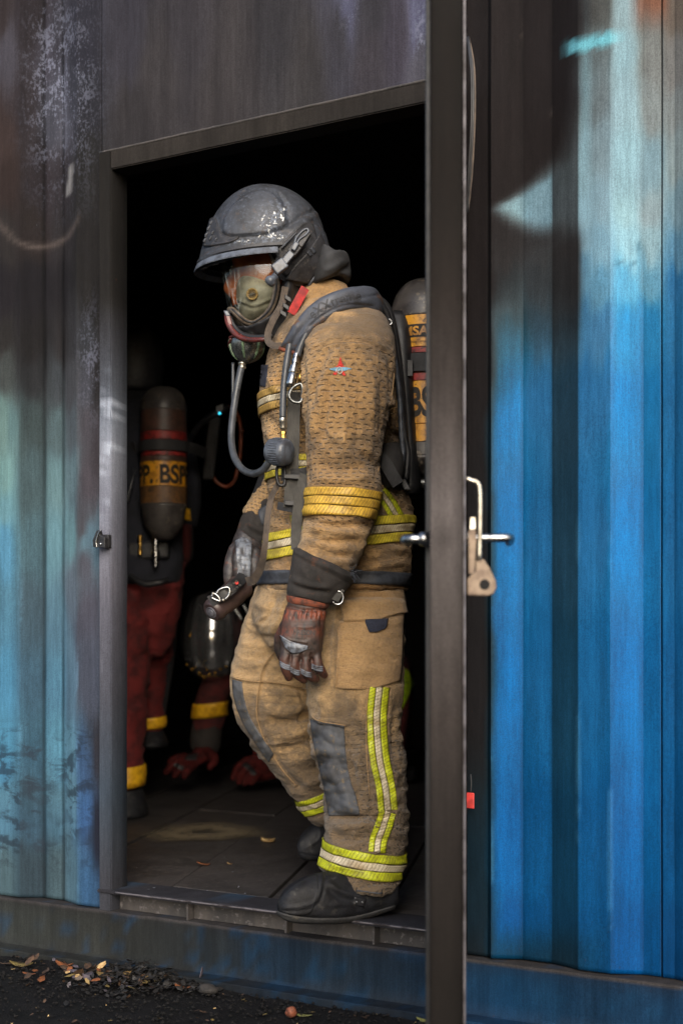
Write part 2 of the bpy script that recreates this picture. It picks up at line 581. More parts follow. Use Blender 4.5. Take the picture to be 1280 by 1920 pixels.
# ------------------------------------------------------------------ materials
class Nodes:
    def __init__(s, name):
        s.m = bpy.data.materials.new(name)
        s.m.use_nodes = True
        s.t = s.m.node_tree
        s.b = s.t.nodes['Principled BSDF']
    def new(s, t, **kw):
        n = s.t.nodes.new(t)
        for k, v in kw.items():
            setattr(n, k, v)
        return n
    def link(s, a, b):
        s.t.links.new(a, b)
    def put(s, sock, v):
        if hasattr(v, 'is_linked') or isinstance(v, bpy.types.NodeSocket):
            s.link(v, sock)
        else:
            sock.default_value = v
    def coord(s, scale=(1, 1, 1), attr=None):
        if attr:
            c = s.new('ShaderNodeAttribute', attribute_name=attr).outputs['Vector']
        else:
            c = s.new('ShaderNodeTexCoord').outputs['Object']
        mp = s.new('ShaderNodeMapping'); mp.inputs['Scale'].default_value = scale
        s.link(c, mp.inputs['Vector'])
        return mp.outputs[0]
    def noise(s, scale, detail=4, rough=0.6, vec=None, dist=0.0):
        n = s.new('ShaderNodeTexNoise')
        n.inputs['Scale'].default_value = scale; n.inputs['Detail'].default_value = detail
        n.inputs['Roughness'].default_value = rough; n.inputs['Distortion'].default_value = dist
        s.link(vec if vec is not None else s.coord(), n.inputs['Vector'])
        return n.outputs['Fac']
    def ramp(s, fac, lo, hi):
        n = s.new('ShaderNodeMapRange', interpolation_type='SMOOTHSTEP')
        s.put(n.inputs['Value'], fac)
        n.inputs['From Min'].default_value = lo; n.inputs['From Max'].default_value = hi
        return n.outputs[0]
    def math(s, op, a, b=0.0, c=0.0):
        n = s.new('ShaderNodeMath', operation=op)
        s.put(n.inputs[0], a); s.put(n.inputs[1], b); s.put(n.inputs[2], c)
        return n.outputs[0]
    def mix(s, fac, a, b, mode='MIX'):
        n = s.new('ShaderNodeMix', data_type='RGBA', blend_type=mode)
        s.put(n.inputs['Factor'], fac); s.put(n.inputs[6], a); s.put(n.inputs[7], b)
        return n.outputs[2]
    def bump(s, h, strength=0.5, dist=0.002, prev=None):
        n = s.new('ShaderNodeBump')
        n.inputs['Strength'].default_value = strength; n.inputs['Distance'].default_value = dist
        s.link(h, n.inputs['Height'])
        if prev is not None: s.link(prev, n.inputs['Normal'])
        return n.outputs[0]
    def out(s, colr=None, rough=None, metal=None, nor=None, **kw):
        if colr is not None: s.put(s.b.inputs['Base Color'], colr)
        if rough is not None: s.put(s.b.inputs['Roughness'], rough)
        if metal is not None: s.put(s.b.inputs['Metallic'], metal)
        if nor is not None: s.link(nor, s.b.inputs['Normal'])
        for k, v in kw.items(): s.put(s.b.inputs[k], v)
        return s.m

def plain(name, c, rough=0.6, metal=0.0, c2=None, scale=30.0, lo=0.4, hi=0.65, bump=0.15, bscale=200.0, bdist=0.001, stretch=(1, 1, 1), c3=None, s3=300, **kw):
    n = Nodes(name)
    v = n.coord(stretch)
    base = rgb(*c)
    cc = n.mix(n.ramp(n.noise(scale, 5, 0.65, v), lo, hi), base, rgb(*(c2 or [x * 0.72 for x in c])))
    if c3: cc = n.mix(n.ramp(n.noise(s3, 4, 0.7, n.coord((1, 1, 1))), 0.56, 0.66), cc, rgb(*c3))
    r = n.math('ADD', n.math('MULTIPLY', n.noise(scale * 2.3, 4, 0.6, v), 0.25), rough - 0.125)
    nor = n.bump(n.noise(bscale, 5, 0.6), bump, bdist) if bump > 0 else None
    return n.out(cc, r, metal, nor, **kw)

def wall_paint():
    n = Nodes('sooted_wall_paint')
    at_ = n.new('ShaderNodeAttribute', attribute_name='Col')
    c = at_.outputs['Color']; al = at_.outputs['Alpha']
    streak = n.noise(26, 6, 0.65, n.coord((1, 1, 0.045)))
    fine = n.noise(120, 5, 0.7, n.coord((1, 1, 0.16)))
    hair = n.noise(260, 4, 0.6, n.coord((1, 1, 0.012)))
    c = n.mix(0.25, c, n.mix(n.ramp(hair, 0.34, 0.68), (0.70, 0.70, 0.71, 1), (1.2, 1.2, 1.2, 1)), 'MULTIPLY')
    blot = n.noise(7, 5, 0.6, n.coord((1, 1, 0.5)))
    c = n.mix(0.65, c, n.mix(n.ramp(streak, 0.3, 0.72), (0.72, 0.72, 0.72, 1), (1.22, 1.22, 1.22, 1)), 'MULTIPLY')
    c = n.mix(0.5, c, n.mix(n.ramp(fine, 0.3, 0.7), (0.74, 0.73, 0.72, 1), (1.2, 1.2, 1.2, 1)), 'MULTIPLY')
    c = n.mix(0.55, c, n.mix(n.ramp(blot, 0.3, 0.7), (0.78, 0.78, 0.8, 1), (1.16, 1.16, 1.14, 1)), 'MULTIPLY')
    pep = n.noise(430, 3, 0.6, n.coord((1, 1, 0.8)))
    c = n.mix(0.6, c, n.mix(n.ramp(pep, 0.36, 0.62), (0.66, 0.66, 0.67, 1), (1.2, 1.2, 1.2, 1)), 'MULTIPLY')
    # boot scuffs and hand smears low on the left, where the alpha of the attribute is low
    sp = n.noise(15, 7, 0.66, n.coord((1.0, 1.0, 1.9)), 0.6)
    spot = n.math('MULTIPLY', n.math('MULTIPLY', n.ramp(sp, 0.47, 0.59), n.ramp(n.noise(5, 2), 0.34, 0.54)), n.math('SUBTRACT', 1.0, al))
    c = n.mix(n.math('MULTIPLY', spot, 0.8), c, rgb(30, 35, 44))
    # specks of soot and pinholes
    pin = n.ramp(n.noise(330, 2, 0.5, n.coord((1, 1, 0.6))), 0.69, 0.76)
    c = n.mix(n.math('MULTIPLY', pin, 0.5), c, rgb(35, 30, 30))
    rust = n.ramp(n.noise(55, 4, 0.7, n.coord((1, 1, 0.5))), 0.735, 0.78)
    c = n.mix(rust, c, rgb(70, 42, 28))
    white = n.ramp(n.noise(210, 3, 0.7, n.coord((1, 1, 0.35), None)), 0.765, 0.80)
    c = n.mix(n.math('MULTIPLY', white, 0.6), c, rgb(120, 128, 136))
    pl_ = n.new('ShaderNodeAttribute', attribute_name='peel').outputs['Fac']
    pk = n.ramp(n.math('ADD', n.noise(120, 7, 0.75, n.coord((1, 1, 0.7))), n.math('MULTIPLY', n.math('SUBTRACT', n.noise(16, 4, 0.6), 0.5), 0.5)), 0.50, 0.60)
    c = n.mix(n.math('MULTIPLY', n.math('MULTIPLY', pk, pl_), 0.75), c, rgb(112, 116, 134))
    sep = n.new('ShaderNodeSeparateColor', mode='HSV'); n.link(at_.outputs['Color'], sep.inputs[0])
    r = n.math('SUBTRACT', 0.82, n.math('MULTIPLY', n.ramp(sep.outputs[1], 0.2, 0.8), 0.36))
    r = n.math('ADD', r, n.math('MULTIPLY', n.math('SUBTRACT', blot, 0.5), 0.25))
    h = n.math('ADD', n.noise(90, 5, 0.6, n.coord((1, 1, 0.5))), n.math('MULTIPLY', n.noise(9, 3, 0.5, n.coord((1, 1, 0.4))), 4.0))
    return n.out(c, r, 0.0, n.bump(h, 0.35, 0.0012), **{'Specular IOR Level': 0.10})

def cloth(name, base, dirt, waffle=1.0, grime=0.5, weave=1.0, warm=None):
    n = Nodes(name)
    uv = n.new('ShaderNodeAttribute', attribute_name='uvw').outputs['Vector']
    sp = n.new('ShaderNodeSeparateXYZ'); n.link(uv, sp.inputs[0])
    u, v = sp.outputs[0], sp.outputs[1]
    w1 = n.math('MULTIPLY', n.math('SUBTRACT', n.noise(38, 3), 0.5), 0.012)
    w2 = n.math('MULTIPLY', n.math('SUBTRACT', n.noise(23, 3), 0.5), 0.016)
    v = n.math('ADD', v, w1); u = n.math('ADD', u, w2)
    row = n.math('DIVIDE', v, 0.0112)
    ri = n.math('FLOOR', row)
    shift = n.math('ADD', n.math('MULTIPLY', ri, 0.5), n.math('MULTIPLY', n.math('FRACT', n.math('MULTIPLY', n.math('SINE', n.math('MULTIPLY', ri, 12.9898)), 437.585)), 0.22))
    cu_ = n.math('ADD', n.math('DIVIDE', u, 0.0190), shift)
    ci = n.math('FLOOR', cu_)
    rn = n.math('FRACT', n.math('MULTIPLY', n.math('SINE', n.math('ADD', n.math('MULTIPLY', ri, 78.233), n.math('MULTIPLY', ci, 37.719))), 231.73))
    fu = n.math('ABSOLUTE', n.math('SUBTRACT', n.math('FRACT', cu_), 0.5))
    fv = n.math('ABSOLUTE', n.math('SUBTRACT', n.math('FRACT', row), 0.5))
    hl = n.math('ADD', 0.16, n.math('MULTIPLY', rn, 0.16))
    du = n.math('SUBTRACT', 1.0, n.ramp(n.math('SUBTRACT', fu, hl), -0.10, 0.08))
    dvv = n.math('SUBTRACT', 1.0, n.ramp(fv, 0.05, 0.22))
    dash = n.math('MULTIPLY', n.math('MULTIPLY', du, dvv), n.ramp(n.noise(14, 3), 0.22, 0.42))
    wf = n.new('ShaderNodeAttribute', attribute_name='waffle').outputs['Fac']
    dash = n.math('MULTIPLY', dash, n.math('MULTIPLY', wf, waffle))
    big = n.noise(7, 6, 0.62)
    c = n.mix(n.ramp(big, 0.36, 0.68), rgb(*base), rgb(*[x * 0.86 for x in base]))
    if warm: c = n.mix(n.ramp(n.noise(4.5, 3), 0.42, 0.6), c, rgb(*warm))
    g = n.new('ShaderNodeAttribute', attribute_name='grime').outputs['Fac']
    sm1 = n.ramp(n.math('ADD', n.noise(17, 7, 0.72), n.math('MULTIPLY', g, 0.42)), 0.60, 0.86)
    c = n.mix(n.math('MULTIPLY', sm1, 0.72 * grime * 2), c, rgb(*dirt))
    c = n.mix(n.math('MULTIPLY', n.ramp(n.noise(150, 5, 0.7), 0.42, 0.72), 0.55), c, rgb(*[x * 0.66 for x in base]))
    c = n.mix(n.math('MULTIPLY', n.ramp(n.noise(33, 6, 0.75), 0.48, 0.72), 0.5), c, rgb(*[x * 0.70 for x in base]))
    c = n.mix(n.math('MULTIPLY', dash, 0.42), c, rgb(*[x * 0.45 for x in base]))
    wv = n.new('ShaderNodeTexWave', wave_type='BANDS', bands_direction='Y'); wv.inputs['Scale'].default_value = 160; wv.inputs['Distortion'].default_value = 1.5
    n.link(uv, wv.inputs['Vector'])
    h = n.math('SUBTRACT', n.math('ADD', n.math('MULTIPLY', wv.outputs['Fac'], 0.10 * weave), n.math('MULTIPLY', n.noise(60, 4, 0.6), 0.9)), n.math('MULTIPLY', dash, 2.0))
    fine = n.noise(170, 6, 0.75, n.coord((0.7, 0.7, 1.5)))
    cr = n.math('ABSOLUTE', n.math('SUBTRACT', n.noise(48, 5, 0.65, n.coord((0.7, 0.7, 1.7)), 0.8), 0.5))
    h = n.math('ADD', h, n.math('ADD', n.math('MULTIPLY', fine, 0.9), n.math('MULTIPLY', cr, -2.2)))
    nor = n.bump(h, 1.0, 0.0030)
    return n.out(c, 0.88, 0.0, nor, **{'Sheen Weight': 0.15, 'Sheen Roughness': 0.5})

def stripe(name, base, dirty, line=(70, 52, 26), pitch=0.0085, slant=0.55, dirt=0.5, rough=0.5):
    n = Nodes(name)
    uv = n.new('ShaderNodeAttribute', attribute_name='uvw').outputs['Vector']
    sp = n.new('ShaderNodeSeparateXYZ'); n.link(uv, sp.inputs[0])
    u, v = sp.outputs[0], sp.outputs[1]
    wob = n.math('MULTIPLY', n.math('SUBTRACT', n.noise(40, 3), 0.5), 0.006)
    q = n.math('ADD', n.math('DIVIDE', n.math('ADD', n.math('ADD', u, n.math('MULTIPLY', v, slant)), wob), pitch), 100.0)
    f = n.math('ABSOLUTE', n.math('SUBTRACT', n.math('FRACT', q), 0.5))
    ln = n.ramp(f, 0.40, 0.455)
    ed = n.ramp(n.math('ABSOLUTE', n.math('SUBTRACT', sp.outputs[2], 0.5)), 0.455, 0.49)
    c = n.mix(n.ramp(n.noise(22, 6, 0.68), 0.42, 0.70), rgb(*base), rgb(*dirty))
    c = n.mix(n.math('MULTIPLY', n.ramp(n.noise(70, 5, 0.75), 0.55, 0.66), dirt), c, rgb(96, 74, 36))
    c = n.mix(n.math('MULTIPLY', n.ramp(n.noise(13, 6, 0.7), 0.50, 0.68), 0.55), c, rgb(*[x * 0.55 for x in dirty]))
    c = n.mix(n.math('MULTIPLY', n.math('MAXIMUM', ln, ed), 0.72), c, rgb(*line))
    h = n.math('SUBTRACT', n.math('MULTIPLY', n.noise(120, 4), 0.5), n.math('MAXIMUM', ln, ed))
    return n.out(c, rough, 0.0, n.bump(h, 0.7, 0.0014))

def webbing(name, c, c2):
    n = Nodes(name)
    uv = n.coord((1, 1, 1), 'uvw')
    w = n.new('ShaderNodeTexWave', wave_type='BANDS', bands_direction='Y'); w.inputs['Scale'].default_value = 110; n.link(uv, w.inputs['Vector'])
    w2 = n.new('ShaderNodeTexWave', wave_type='BANDS', bands_direction='X'); w2.inputs['Scale'].default_value = 85; n.link(uv, w2.inputs['Vector'])
    h = n.math('ADD', n.math('MULTIPLY', w.outputs['Fac'], 0.5), w2.outputs['Fac'])
    cc = n.mix(n.ramp(n.noise(28, 5, 0.7), 0.35, 0.7), rgb(*c), rgb(*c2))
    cc = n.mix(n.math('MULTIPLY', h, 0.22), cc, (0.0, 0.0, 0.0, 1))
    return n.out(cc, 0.75, 0.0, n.bump(h, 0.5, 0.0008))

def leather():
    n = Nodes('glove_leather')
    at_ = n.new('ShaderNodeAttribute', attribute_name='Col')
    c = n.mix(n.ramp(n.noise(55, 6, 0.7), 0.40, 0.66), rgb(56, 42, 36), rgb(30, 26, 25))
    sp = n.new('ShaderNodeSeparateColor'); n.link(at_.outputs['Color'], sp.inputs[0])
    og = n.math('MULTIPLY', sp.outputs[0], n.ramp(n.noise(75, 5, 0.65, n.coord((1.6, 1.6, 0.55))), 0.36, 0.58))
    c = n.mix(og, c, rgb(140, 66, 36))
    h = n.math('ADD', n.noise(45, 5, 0.6), n.math('MULTIPLY', n.noise(260, 4, 0.6), 0.4))
    r = n.math('ADD', 0.42, n.math('MULTIPLY', n.noise(50, 4), 0.3))
    return n.out(c, r, 0.0, n.bump(h, 0.6, 0.0018))

def glass(name, tint, refl=0.02):
    n = Nodes(name)
    tr = n.new('ShaderNodeBsdfTransparent'); tr.inputs[0].default_value = rgb(*tint)
    gl = n.new('ShaderNodeBsdfGlossy'); gl.inputs['Roughness'].default_value = 0.06; gl.inputs[0].default_value = (0.9, 0.95, 1, 1)
    df = n.new('ShaderNodeBsdfDiffuse'); df.inputs[0].default_value = rgb(170, 176, 172)
    fr = n.new('ShaderNodeFresnel'); fr.inputs[0].default_value = 1.5
    fac = n.math('ADD', n.math('MULTIPLY', fr.outputs[0], 0.12), refl)
    m1 = n.new('ShaderNodeMixShader'); n.link(fac, m1.inputs[0]); n.link(tr.outputs[0], m1.inputs[1]); n.link(gl.outputs[0], m1.inputs[2])
    m2 = n.new('ShaderNodeMixShader')                      # faint dust and painted reflection streaks on the pane
    at_ = n.new('ShaderNodeAttribute', attribute_name='smear_glint').outputs['Fac']
    d_ = n.math('MULTIPLY', n.ramp(n.noise(60, 6, 0.75, n.coord((2.0, 2.0, 0.16))), 0.46, 0.70), n.math('ADD', 0.07, n.math('MULTIPLY', at_, 0.75)))
    n.link(d_, m2.inputs[0]); n.link(m1.outputs[0], m2.inputs[1]); n.link(df.outputs[0], m2.inputs[2])
    o = [x for x in n.t.nodes if x.type == 'OUTPUT_MATERIAL'][0]
    n.link(m2.outputs[0], o.inputs[0])
    return n.m

def helmet_paint():
    n = Nodes('helmet_paint')
    c = n.mix(n.ramp(n.noise(20, 6, 0.7), 0.36, 0.66), rgb(52, 55, 62), rgb(33, 34, 37))
    c = n.mix(n.math('MULTIPLY', n.ramp(n.noise(90, 5, 0.75), 0.52, 0.68), 0.6), c, rgb(80, 86, 98))
    c = n.mix(n.math('MULTIPLY', n.ramp(n.noise(34, 6, 0.7), 0.56, 0.66), 0.55), c, rgb(70, 60, 54))
    at_ = n.new('ShaderNodeAttribute', attribute_name='chips').outputs['Fac']
    ch = n.math('MULTIPLY', n.ramp(n.noise(95, 6, 0.72), 0.585, 0.60), at_)
    c = n.mix(n.ramp(ch, 0.35, 0.5), c, rgb(226, 226, 222))
    sc = n.math('MULTIPLY', n.ramp(n.noise(120, 5, 0.75), 0.48, 0.60), at_)
    c = n.mix(n.math('MULTIPLY', sc, 0.6), c, rgb(128, 140, 160))
    h = n.math('ADD', n.math('MULTIPLY', n.noise(150, 5, 0.7), 0.6), n.noise(28, 4, 0.6))
    r = n.math('ADD', 0.42, n.math('MULTIPLY', n.noise(40, 5), 0.3))
    return n.out(c, r, 0.0, n.bump(h, 0.5, 0.0018), **{'Specular IOR Level': 0.4})

M = {}
M['wall'] = wall_paint()
M['tan'] = cloth('tan_waffle_cloth', (184, 147, 98), (74, 64, 54), 1.0, 0.5, 1.0, (160, 124, 78))
M['tan_smooth'] = cloth('tan_plain_cloth', (174, 142, 98), (66, 58, 51), 0.7, 0.55)
M['tan_pocket'] = cloth('tan_pocket_cloth', (166, 132, 88), (72, 62, 52), 0.35, 0.5)
M['lime'] = stripe('lime_reflective_stripe', (186, 192, 30), (146, 146, 40))
M['amber'] = stripe('amber_reflective_stripe', (214, 172, 62), (166, 126, 52))
M['yellow'] = stripe('yellow_reflective_stripe', (214, 196, 58), (170, 150, 50))
M['silver'] = stripe('silver_reflective_stripe', (204, 192, 164), (160, 140, 106))
M['dull'] = stripe('dull_reflective_stripe', (176, 142, 76), (140, 108, 60))
M['hem'] = plain('hem_rubber', (58, 62, 70), 0.6, c2=(38, 40, 46), scale=40, bump=0.3)
M['pad'] = plain('knee_pad_fabric', (72, 74, 78), 0.7, c2=(50, 50, 52), scale=14, bump=0.5, bscale=500, c3=(96, 84, 66), s3=60)
M['black_cloth'] = plain('black_cloth', (36, 34, 34), 0.85, c2=(24, 23, 23), scale=20, bump=0.5, bscale=260, bdist=0.002)
M['cuff'] = plain('cuff_suede', (46, 42, 40), 0.9, c2=(30, 28, 27), scale=22, bump=0.5, bscale=240, bdist=0.002, c3=(70, 46, 34), s3=24)
M['velcro'] = plain('navy_velcro', (38, 42, 58), 0.95, c2=(26, 28, 38), scale=300, bump=0.9, bscale=900)
M['orange_suede'] = plain('orange_suede', (118, 60, 38), 0.85, c2=(66, 40, 32), scale=60, bump=0.5, bscale=240)
M['leather'] = leather()
M['grey_pad'] = plain('grey_glove_pad', (112, 118, 128), 0.42, c2=(66, 66, 70), scale=60, bump=0.5, bscale=150, bdist=0.002)
M['rubber'] = plain('black_rubber', (34, 34, 37), 0.5, c2=(22, 22, 24), scale=40, bump=0.2)
M['boot'] = plain('boot_leather', (30, 31, 35), 0.62, c2=(20, 20, 22), scale=26, bump=0.5, bscale=130, bdist=0.002, c3=(48, 47, 46), s3=40, **{'Specular IOR Level': 0.25})
M['sole'] = plain('boot_rubber', (46, 46, 47), 0.75, c2=(30, 30, 31), scale=50, bump=0.5, bscale=160, c3=(74, 70, 64), s3=50)
M['hose'] = plain('grey_hose_rubber', (62, 65, 70), 0.42, c2=(42, 44, 47), scale=30, bump=0.1)
M['helmet'] = helmet_paint()
M['helmet_dark'] = plain('helmet_dark_plastic', (46, 46, 50), 0.55, c2=(30, 30, 32), scale=40, bump=0.5, bscale=190, bdist=0.0015, c3=(66, 62, 60), s3=90)
M['brim'] = plain('visor_brim_plastic', (84, 90, 101), 0.45, c2=(56, 59, 66), scale=40, bump=0.25, bscale=120, c3=(60, 60, 62), s3=110)
M['grey_plastic'] = plain('grey_plastic', (82, 88, 98), 0.38, c2=(56, 58, 64), scale=45, bump=0.15)
M['neck'] = plain('neck_curtain_cloth', (50, 51, 54), 0.8, c2=(36, 36, 38), scale=14, bump=0.3, bscale=300)
M['skin'] = plain('skin', (200, 100, 36), 0.6, c2=(166, 70, 24), scale=20, bump=0.2, bscale=400)
M['under'] = plain('dark_undersuit', (30, 30, 34), 0.9)
M['face_cup'] = plain('grey_inner_mask', (168, 160, 144), 0.5, c2=(128, 120, 106), scale=24, bump=0.1)
M['cup_valve'] = plain('valve_ring', (176, 142, 84), 0.45, c2=(140, 104, 58), scale=80)
M['lens'] = glass('mask_lens', (206, 210, 204))
M['lens_frame'] = plain('lens_frame_rubber', (112, 100, 88), 0.28, c2=(78, 70, 62), scale=40, bump=0.1)
M['maroon'] = plain('maroon_plastic', (92, 40, 36), 0.35, c2=(54, 30, 28), scale=70, bump=0.15)
M['gunmetal'] = plain('gunmetal', (120, 122, 122), 0.28, 0.85, c2=(70, 72, 72), scale=60, bump=0.1)
M['green_strip'] = plain('green_grey_strip', (96, 118, 92), 0.4, c2=(66, 80, 64), scale=60)
M['steel'] = plain('bright_steel', (176, 178, 180), 0.26, 1.0, c2=(128, 128, 130), scale=60, bump=0.1)
M['zinc'] = plain('zinc_plate', (190, 186, 176), 0.3, 0.9, c2=(150, 142, 128), scale=50, bump=0.1)
M['brass'] = plain('brass', (188, 150, 80), 0.3, 1.0, c2=(140, 108, 56), scale=60)
M['latch'] = plain('rusty_latch_steel', (122, 106, 90), 0.55, 0.3, c2=(90, 74, 62), scale=34, bump=0.4, bscale=120)
M['web'] = webbing('grey_webbing', (74, 72, 68), (52, 50, 46))
M['web_dark'] = webbing('dark_webbing', (44, 44, 46), (30, 30, 32))
M['web_brown'] = webbing('brown_webbing', (96, 84, 74), (64, 56, 50))
M['collar_pad'] = plain('harness_pad_fabric', (74, 78, 88), 0.5, c2=(46, 46, 50), scale=14, bump=0.35, bscale=220, c3=(98, 72, 52), s3=22)
M['collar_text'] = plain('harness_print', (58, 58, 62), 0.7)
M['red'] = plain('red_fabric', (170, 34, 30), 0.7, c2=(120, 22, 22), scale=40)
M['patch_red'] = plain('patch_red_thread', (196, 48, 38), 0.8, c2=(160, 34, 30), scale=90)
M['patch_blue'] = plain('patch_blue_thread', (112, 160, 186), 0.8, c2=(80, 124, 150), scale=90)
M['patch_grey'] = plain('patch_grey_thread', (196, 196, 188), 0.8)
M['cyl_dark'] = plain('cylinder_cap_rubber', (72, 68, 66), 0.42, c2=(46, 42, 42), scale=16, bump=0.25, bscale=90, c3=(104, 96, 84), s3=34)
M['cyl_yellow'] = plain('cylinder_yellow_paint', (214, 150, 32), 0.45, c2=(140, 92, 26), scale=26, bump=0.15, c3=(64, 46, 26), s3=60)
M['cyl_tan'] = plain('cylinder_tan_paint', (112, 78, 42), 0.55, c2=(66, 48, 32), scale=18, bump=0.2, c3=(44, 36, 28), s3=50)
M['cyl_brown'] = plain('cylinder_brown_paint', (84, 57, 47), 0.5, c2=(62, 44, 38), scale=18, bump=0.2, c3=(44, 36, 32), s3=50)
M['cyl_red'] = plain('cylinder_red_paint', (148, 40, 36), 0.55, c2=(84, 28, 26), scale=34, c3=(52, 30, 26), s3=60)
M['ink'] = plain('black_ink', (26, 22, 18), 0.7, c2=(40, 32, 22), scale=60, bump=0.0)
M['soot_steel'] = plain('sooted_steel', (62, 58, 56), 0.7, 0.0, c2=(42, 40, 40), scale=9, bump=0.35, bscale=110, bdist=0.002, stretch=(1, 1, 0.35), c3=(84, 80, 80), s3=70)
M['door_steel'] = plain('door_edge_steel', (74, 68, 65), 0.6, 0.0, c2=(50, 44, 42), scale=6, bump=0.25, bscale=80, bdist=0.002, stretch=(1, 1, 0.3), c3=(96, 90, 88), s3=48)
M['door_lip'] = plain('worn_edge_steel', (104, 100, 104), 0.5, 0.4, c2=(48, 42, 42), scale=26, bump=0.4, bscale=160)
M['soot'] = plain('soot', (19, 18, 18), 0.95, c2=(13, 12, 12), scale=6, bump=0.4, bscale=60)
M['floor'] = plain('sooted_floor', (54, 51, 51), 0.55, c2=(38, 36, 36), scale=7, bump=0.6, bscale=55, bdist=0.004, c3=(76, 72, 70), s3=45)
M['chrome'] = plain('chrome', (108, 108, 110), 0.2, 0.58, c2=(80, 80, 82), scale=14, lo=0.3, hi=0.7, bump=0.0, **{'Coat Weight': 1.0, 'Coat Roughness': 0.04, 'Coat IOR': 2.2})
M['gold'] = plain('gold_rivet', (200, 150, 60), 0.25, 1.0)
M['red_trouser'] = plain('dark_red_cloth', (100, 26, 24), 0.9, c2=(64, 17, 17), scale=12, bump=0.5, bscale=220, bdist=0.003)
M['maroon_cloth'] = plain('maroon_cloth', (84, 28, 26), 0.9, c2=(56, 20, 20), scale=14, bump=0.5, bscale=220)
M['navy'] = plain('navy_cloth', (32, 34, 44), 0.9, c2=(22, 24, 30), scale=14, bump=0.4, bscale=220)
M['ankle_yellow'] = plain('yellow_ankle_tape', (224, 172, 30), 0.5, c2=(188, 136, 26), scale=50, bump=0.3)
M['lime_plain'] = plain('lime_tape', (170, 196, 30), 0.5, c2=(124, 150, 26), scale=50, bump=0.3)
M['red_glove'] = plain('red_glove_leather', (78, 26, 25), 0.9, c2=(44, 17, 17), scale=40, bump=0.5, bscale=160, bdist=0.002, **{'Specular IOR Level': 0.15})
M['glove_dark'] = plain('dark_glove_leather', (58, 54, 55), 0.5, c2=(36, 32, 32), scale=55, bump=0.6, bscale=160, bdist=0.002, c3=(84, 52, 40), s3=60)
M['torch'] = plain('torch_casing', (66, 52, 51), 0.4, c2=(42, 33, 33), scale=40, bump=0.15)
M['torch_cap'] = plain('torch_cap', (116, 116, 124), 0.35, 0.3, c2=(80, 80, 86), scale=40)
M['orange_hose'] = plain('orange_hose_rubber', (120, 56, 30), 0.5, c2=(80, 40, 26), scale=30)
M['red_tag'] = plain('red_plastic_tag', (206, 66, 62), 0.5)

def led():
    n = Nodes('cyan_led')
    n.out((0.02, 0.3, 0.4, 1), 0.4)
    n.b.inputs['Emission Color'].default_value = rgb(60, 205, 235)
    n.b.inputs['Emission Strength'].default_value = 1.6
    return n.m
M['led'] = led()

def ground_mat():
    n = Nodes('wet_asphalt')
    c = n.mix(n.ramp(n.noise(9, 6, 0.7), 0.38, 0.66), rgb(11, 11, 12), rgb(17, 16, 18))
    c = n.mix(n.ramp(n.noise(160, 4, 0.7), 0.58, 0.68), c, rgb(26, 25, 26))
    c = n.mix(n.math('MULTIPLY', n.ramp(n.noise(60, 5, 0.7), 0.60, 0.68), 0.6), c, rgb(30, 25, 20))
    h = n.math('ADD', n.math('MULTIPLY', n.noise(130, 4, 0.65), 1.0), n.math('MULTIPLY', n.noise(20, 4), 1.5))
    return n.out(c, n.math('ADD', 0.6, n.math('MULTIPLY', n.noise(30, 4), 0.4)), 0.0, n.bump(h, 0.9, 0.006), **{'Specular IOR Level': 0.18})
M['ground'] = ground_mat()

def leaf_mat(name, c, c2):
    n = Nodes(name)
    cc = n.mix(n.ramp(n.noise(60, 5, 0.7), 0.35, 0.65), rgb(*c), rgb(*c2))
    return n.out(cc, 0.6, 0.0, n.bump(n.noise(120, 4), 0.5, 0.002))
M['leaf_pale'] = leaf_mat('pale_leaf', (190, 164, 116), (140, 110, 70))
M['leaf_green'] = leaf_mat('greenish_leaf', (118, 118, 66), (72, 72, 42))
M['leaf_orange'] = leaf_mat('orange_leaf', (126, 74, 40), (76, 46, 30))
M['leaf_brown'] = leaf_mat('brown_leaf', (78, 57, 40), (46, 35, 28))
M['leaf_grey'] = leaf_mat('grey_leaf', (84, 77, 86), (52, 48, 54))
M['leaf_dark'] = leaf_mat('rotten_leaf', (30, 27, 25), (17, 16, 16))
M['leaf_yellow'] = leaf_mat('yellow_leaf', (120, 106, 60), (84, 68, 38))
M['stone'] = plain('grey_stone', (46, 42, 40), 0.85, c2=(28, 26, 25), scale=60, bump=0.6, bscale=120, bdist=0.003)
M['gravel'] = plain('dark_gravel', (20, 19, 20), 0.9, c2=(11, 11, 12), scale=300, bump=0.4, bscale=300, **{'Specular IOR Level': 0.2})
M['orange_fruit'] = plain('dried_fruit', (120, 66, 44), 0.7, c2=(76, 40, 28), scale=120)
# ------------------------------------------------------------------ ground
def structure(o):
    o['kind'] = 'structure'
    return o

nx, ny = 420, 170
gx = np.linspace(-3.2, 2.6, nx); gy = np.linspace(-3.0, -0.02, ny)
X, Y = np.meshgrid(gx, gy)
P = np.stack([X, Y, 0 * X], -1).reshape(-1, 3)
edge = np.minimum.reduce([X - gx[0], gx[-1] - X, Y - gy[0], 0 * X + 9]).ravel()
P[:, 2] = (0.006 * fbm(P, 5, 4, 3) + 0.006 * fbm(P, 22, 3, 8)) * sm(0, 0.3, edge) - 0.006
gV = list(P); gF = grid_faces(nx, ny)
b = len(gV)                              # the same sheet runs on to the horizon round the detailed patch
x0, x1, y0, y1 = gx[0], gx[-1], gy[0], gy[-1]
BIG = 120.0
for v in ((x0, y0), (x1, y0), (x1, y1), (x0, y1), (-BIG, -BIG), (BIG, -BIG), (BIG, BIG), (-BIG, BIG)):
    gV.append((v[0], v[1], -0.006))
gF += [(b, b + 4, b + 5, b + 1)[::-1], (b + 1, b + 5, b + 6, b + 2)[::-1], (b + 2, b + 6, b + 7, b + 3)[::-1], (b + 3, b + 7, b + 4, b)[::-1]]
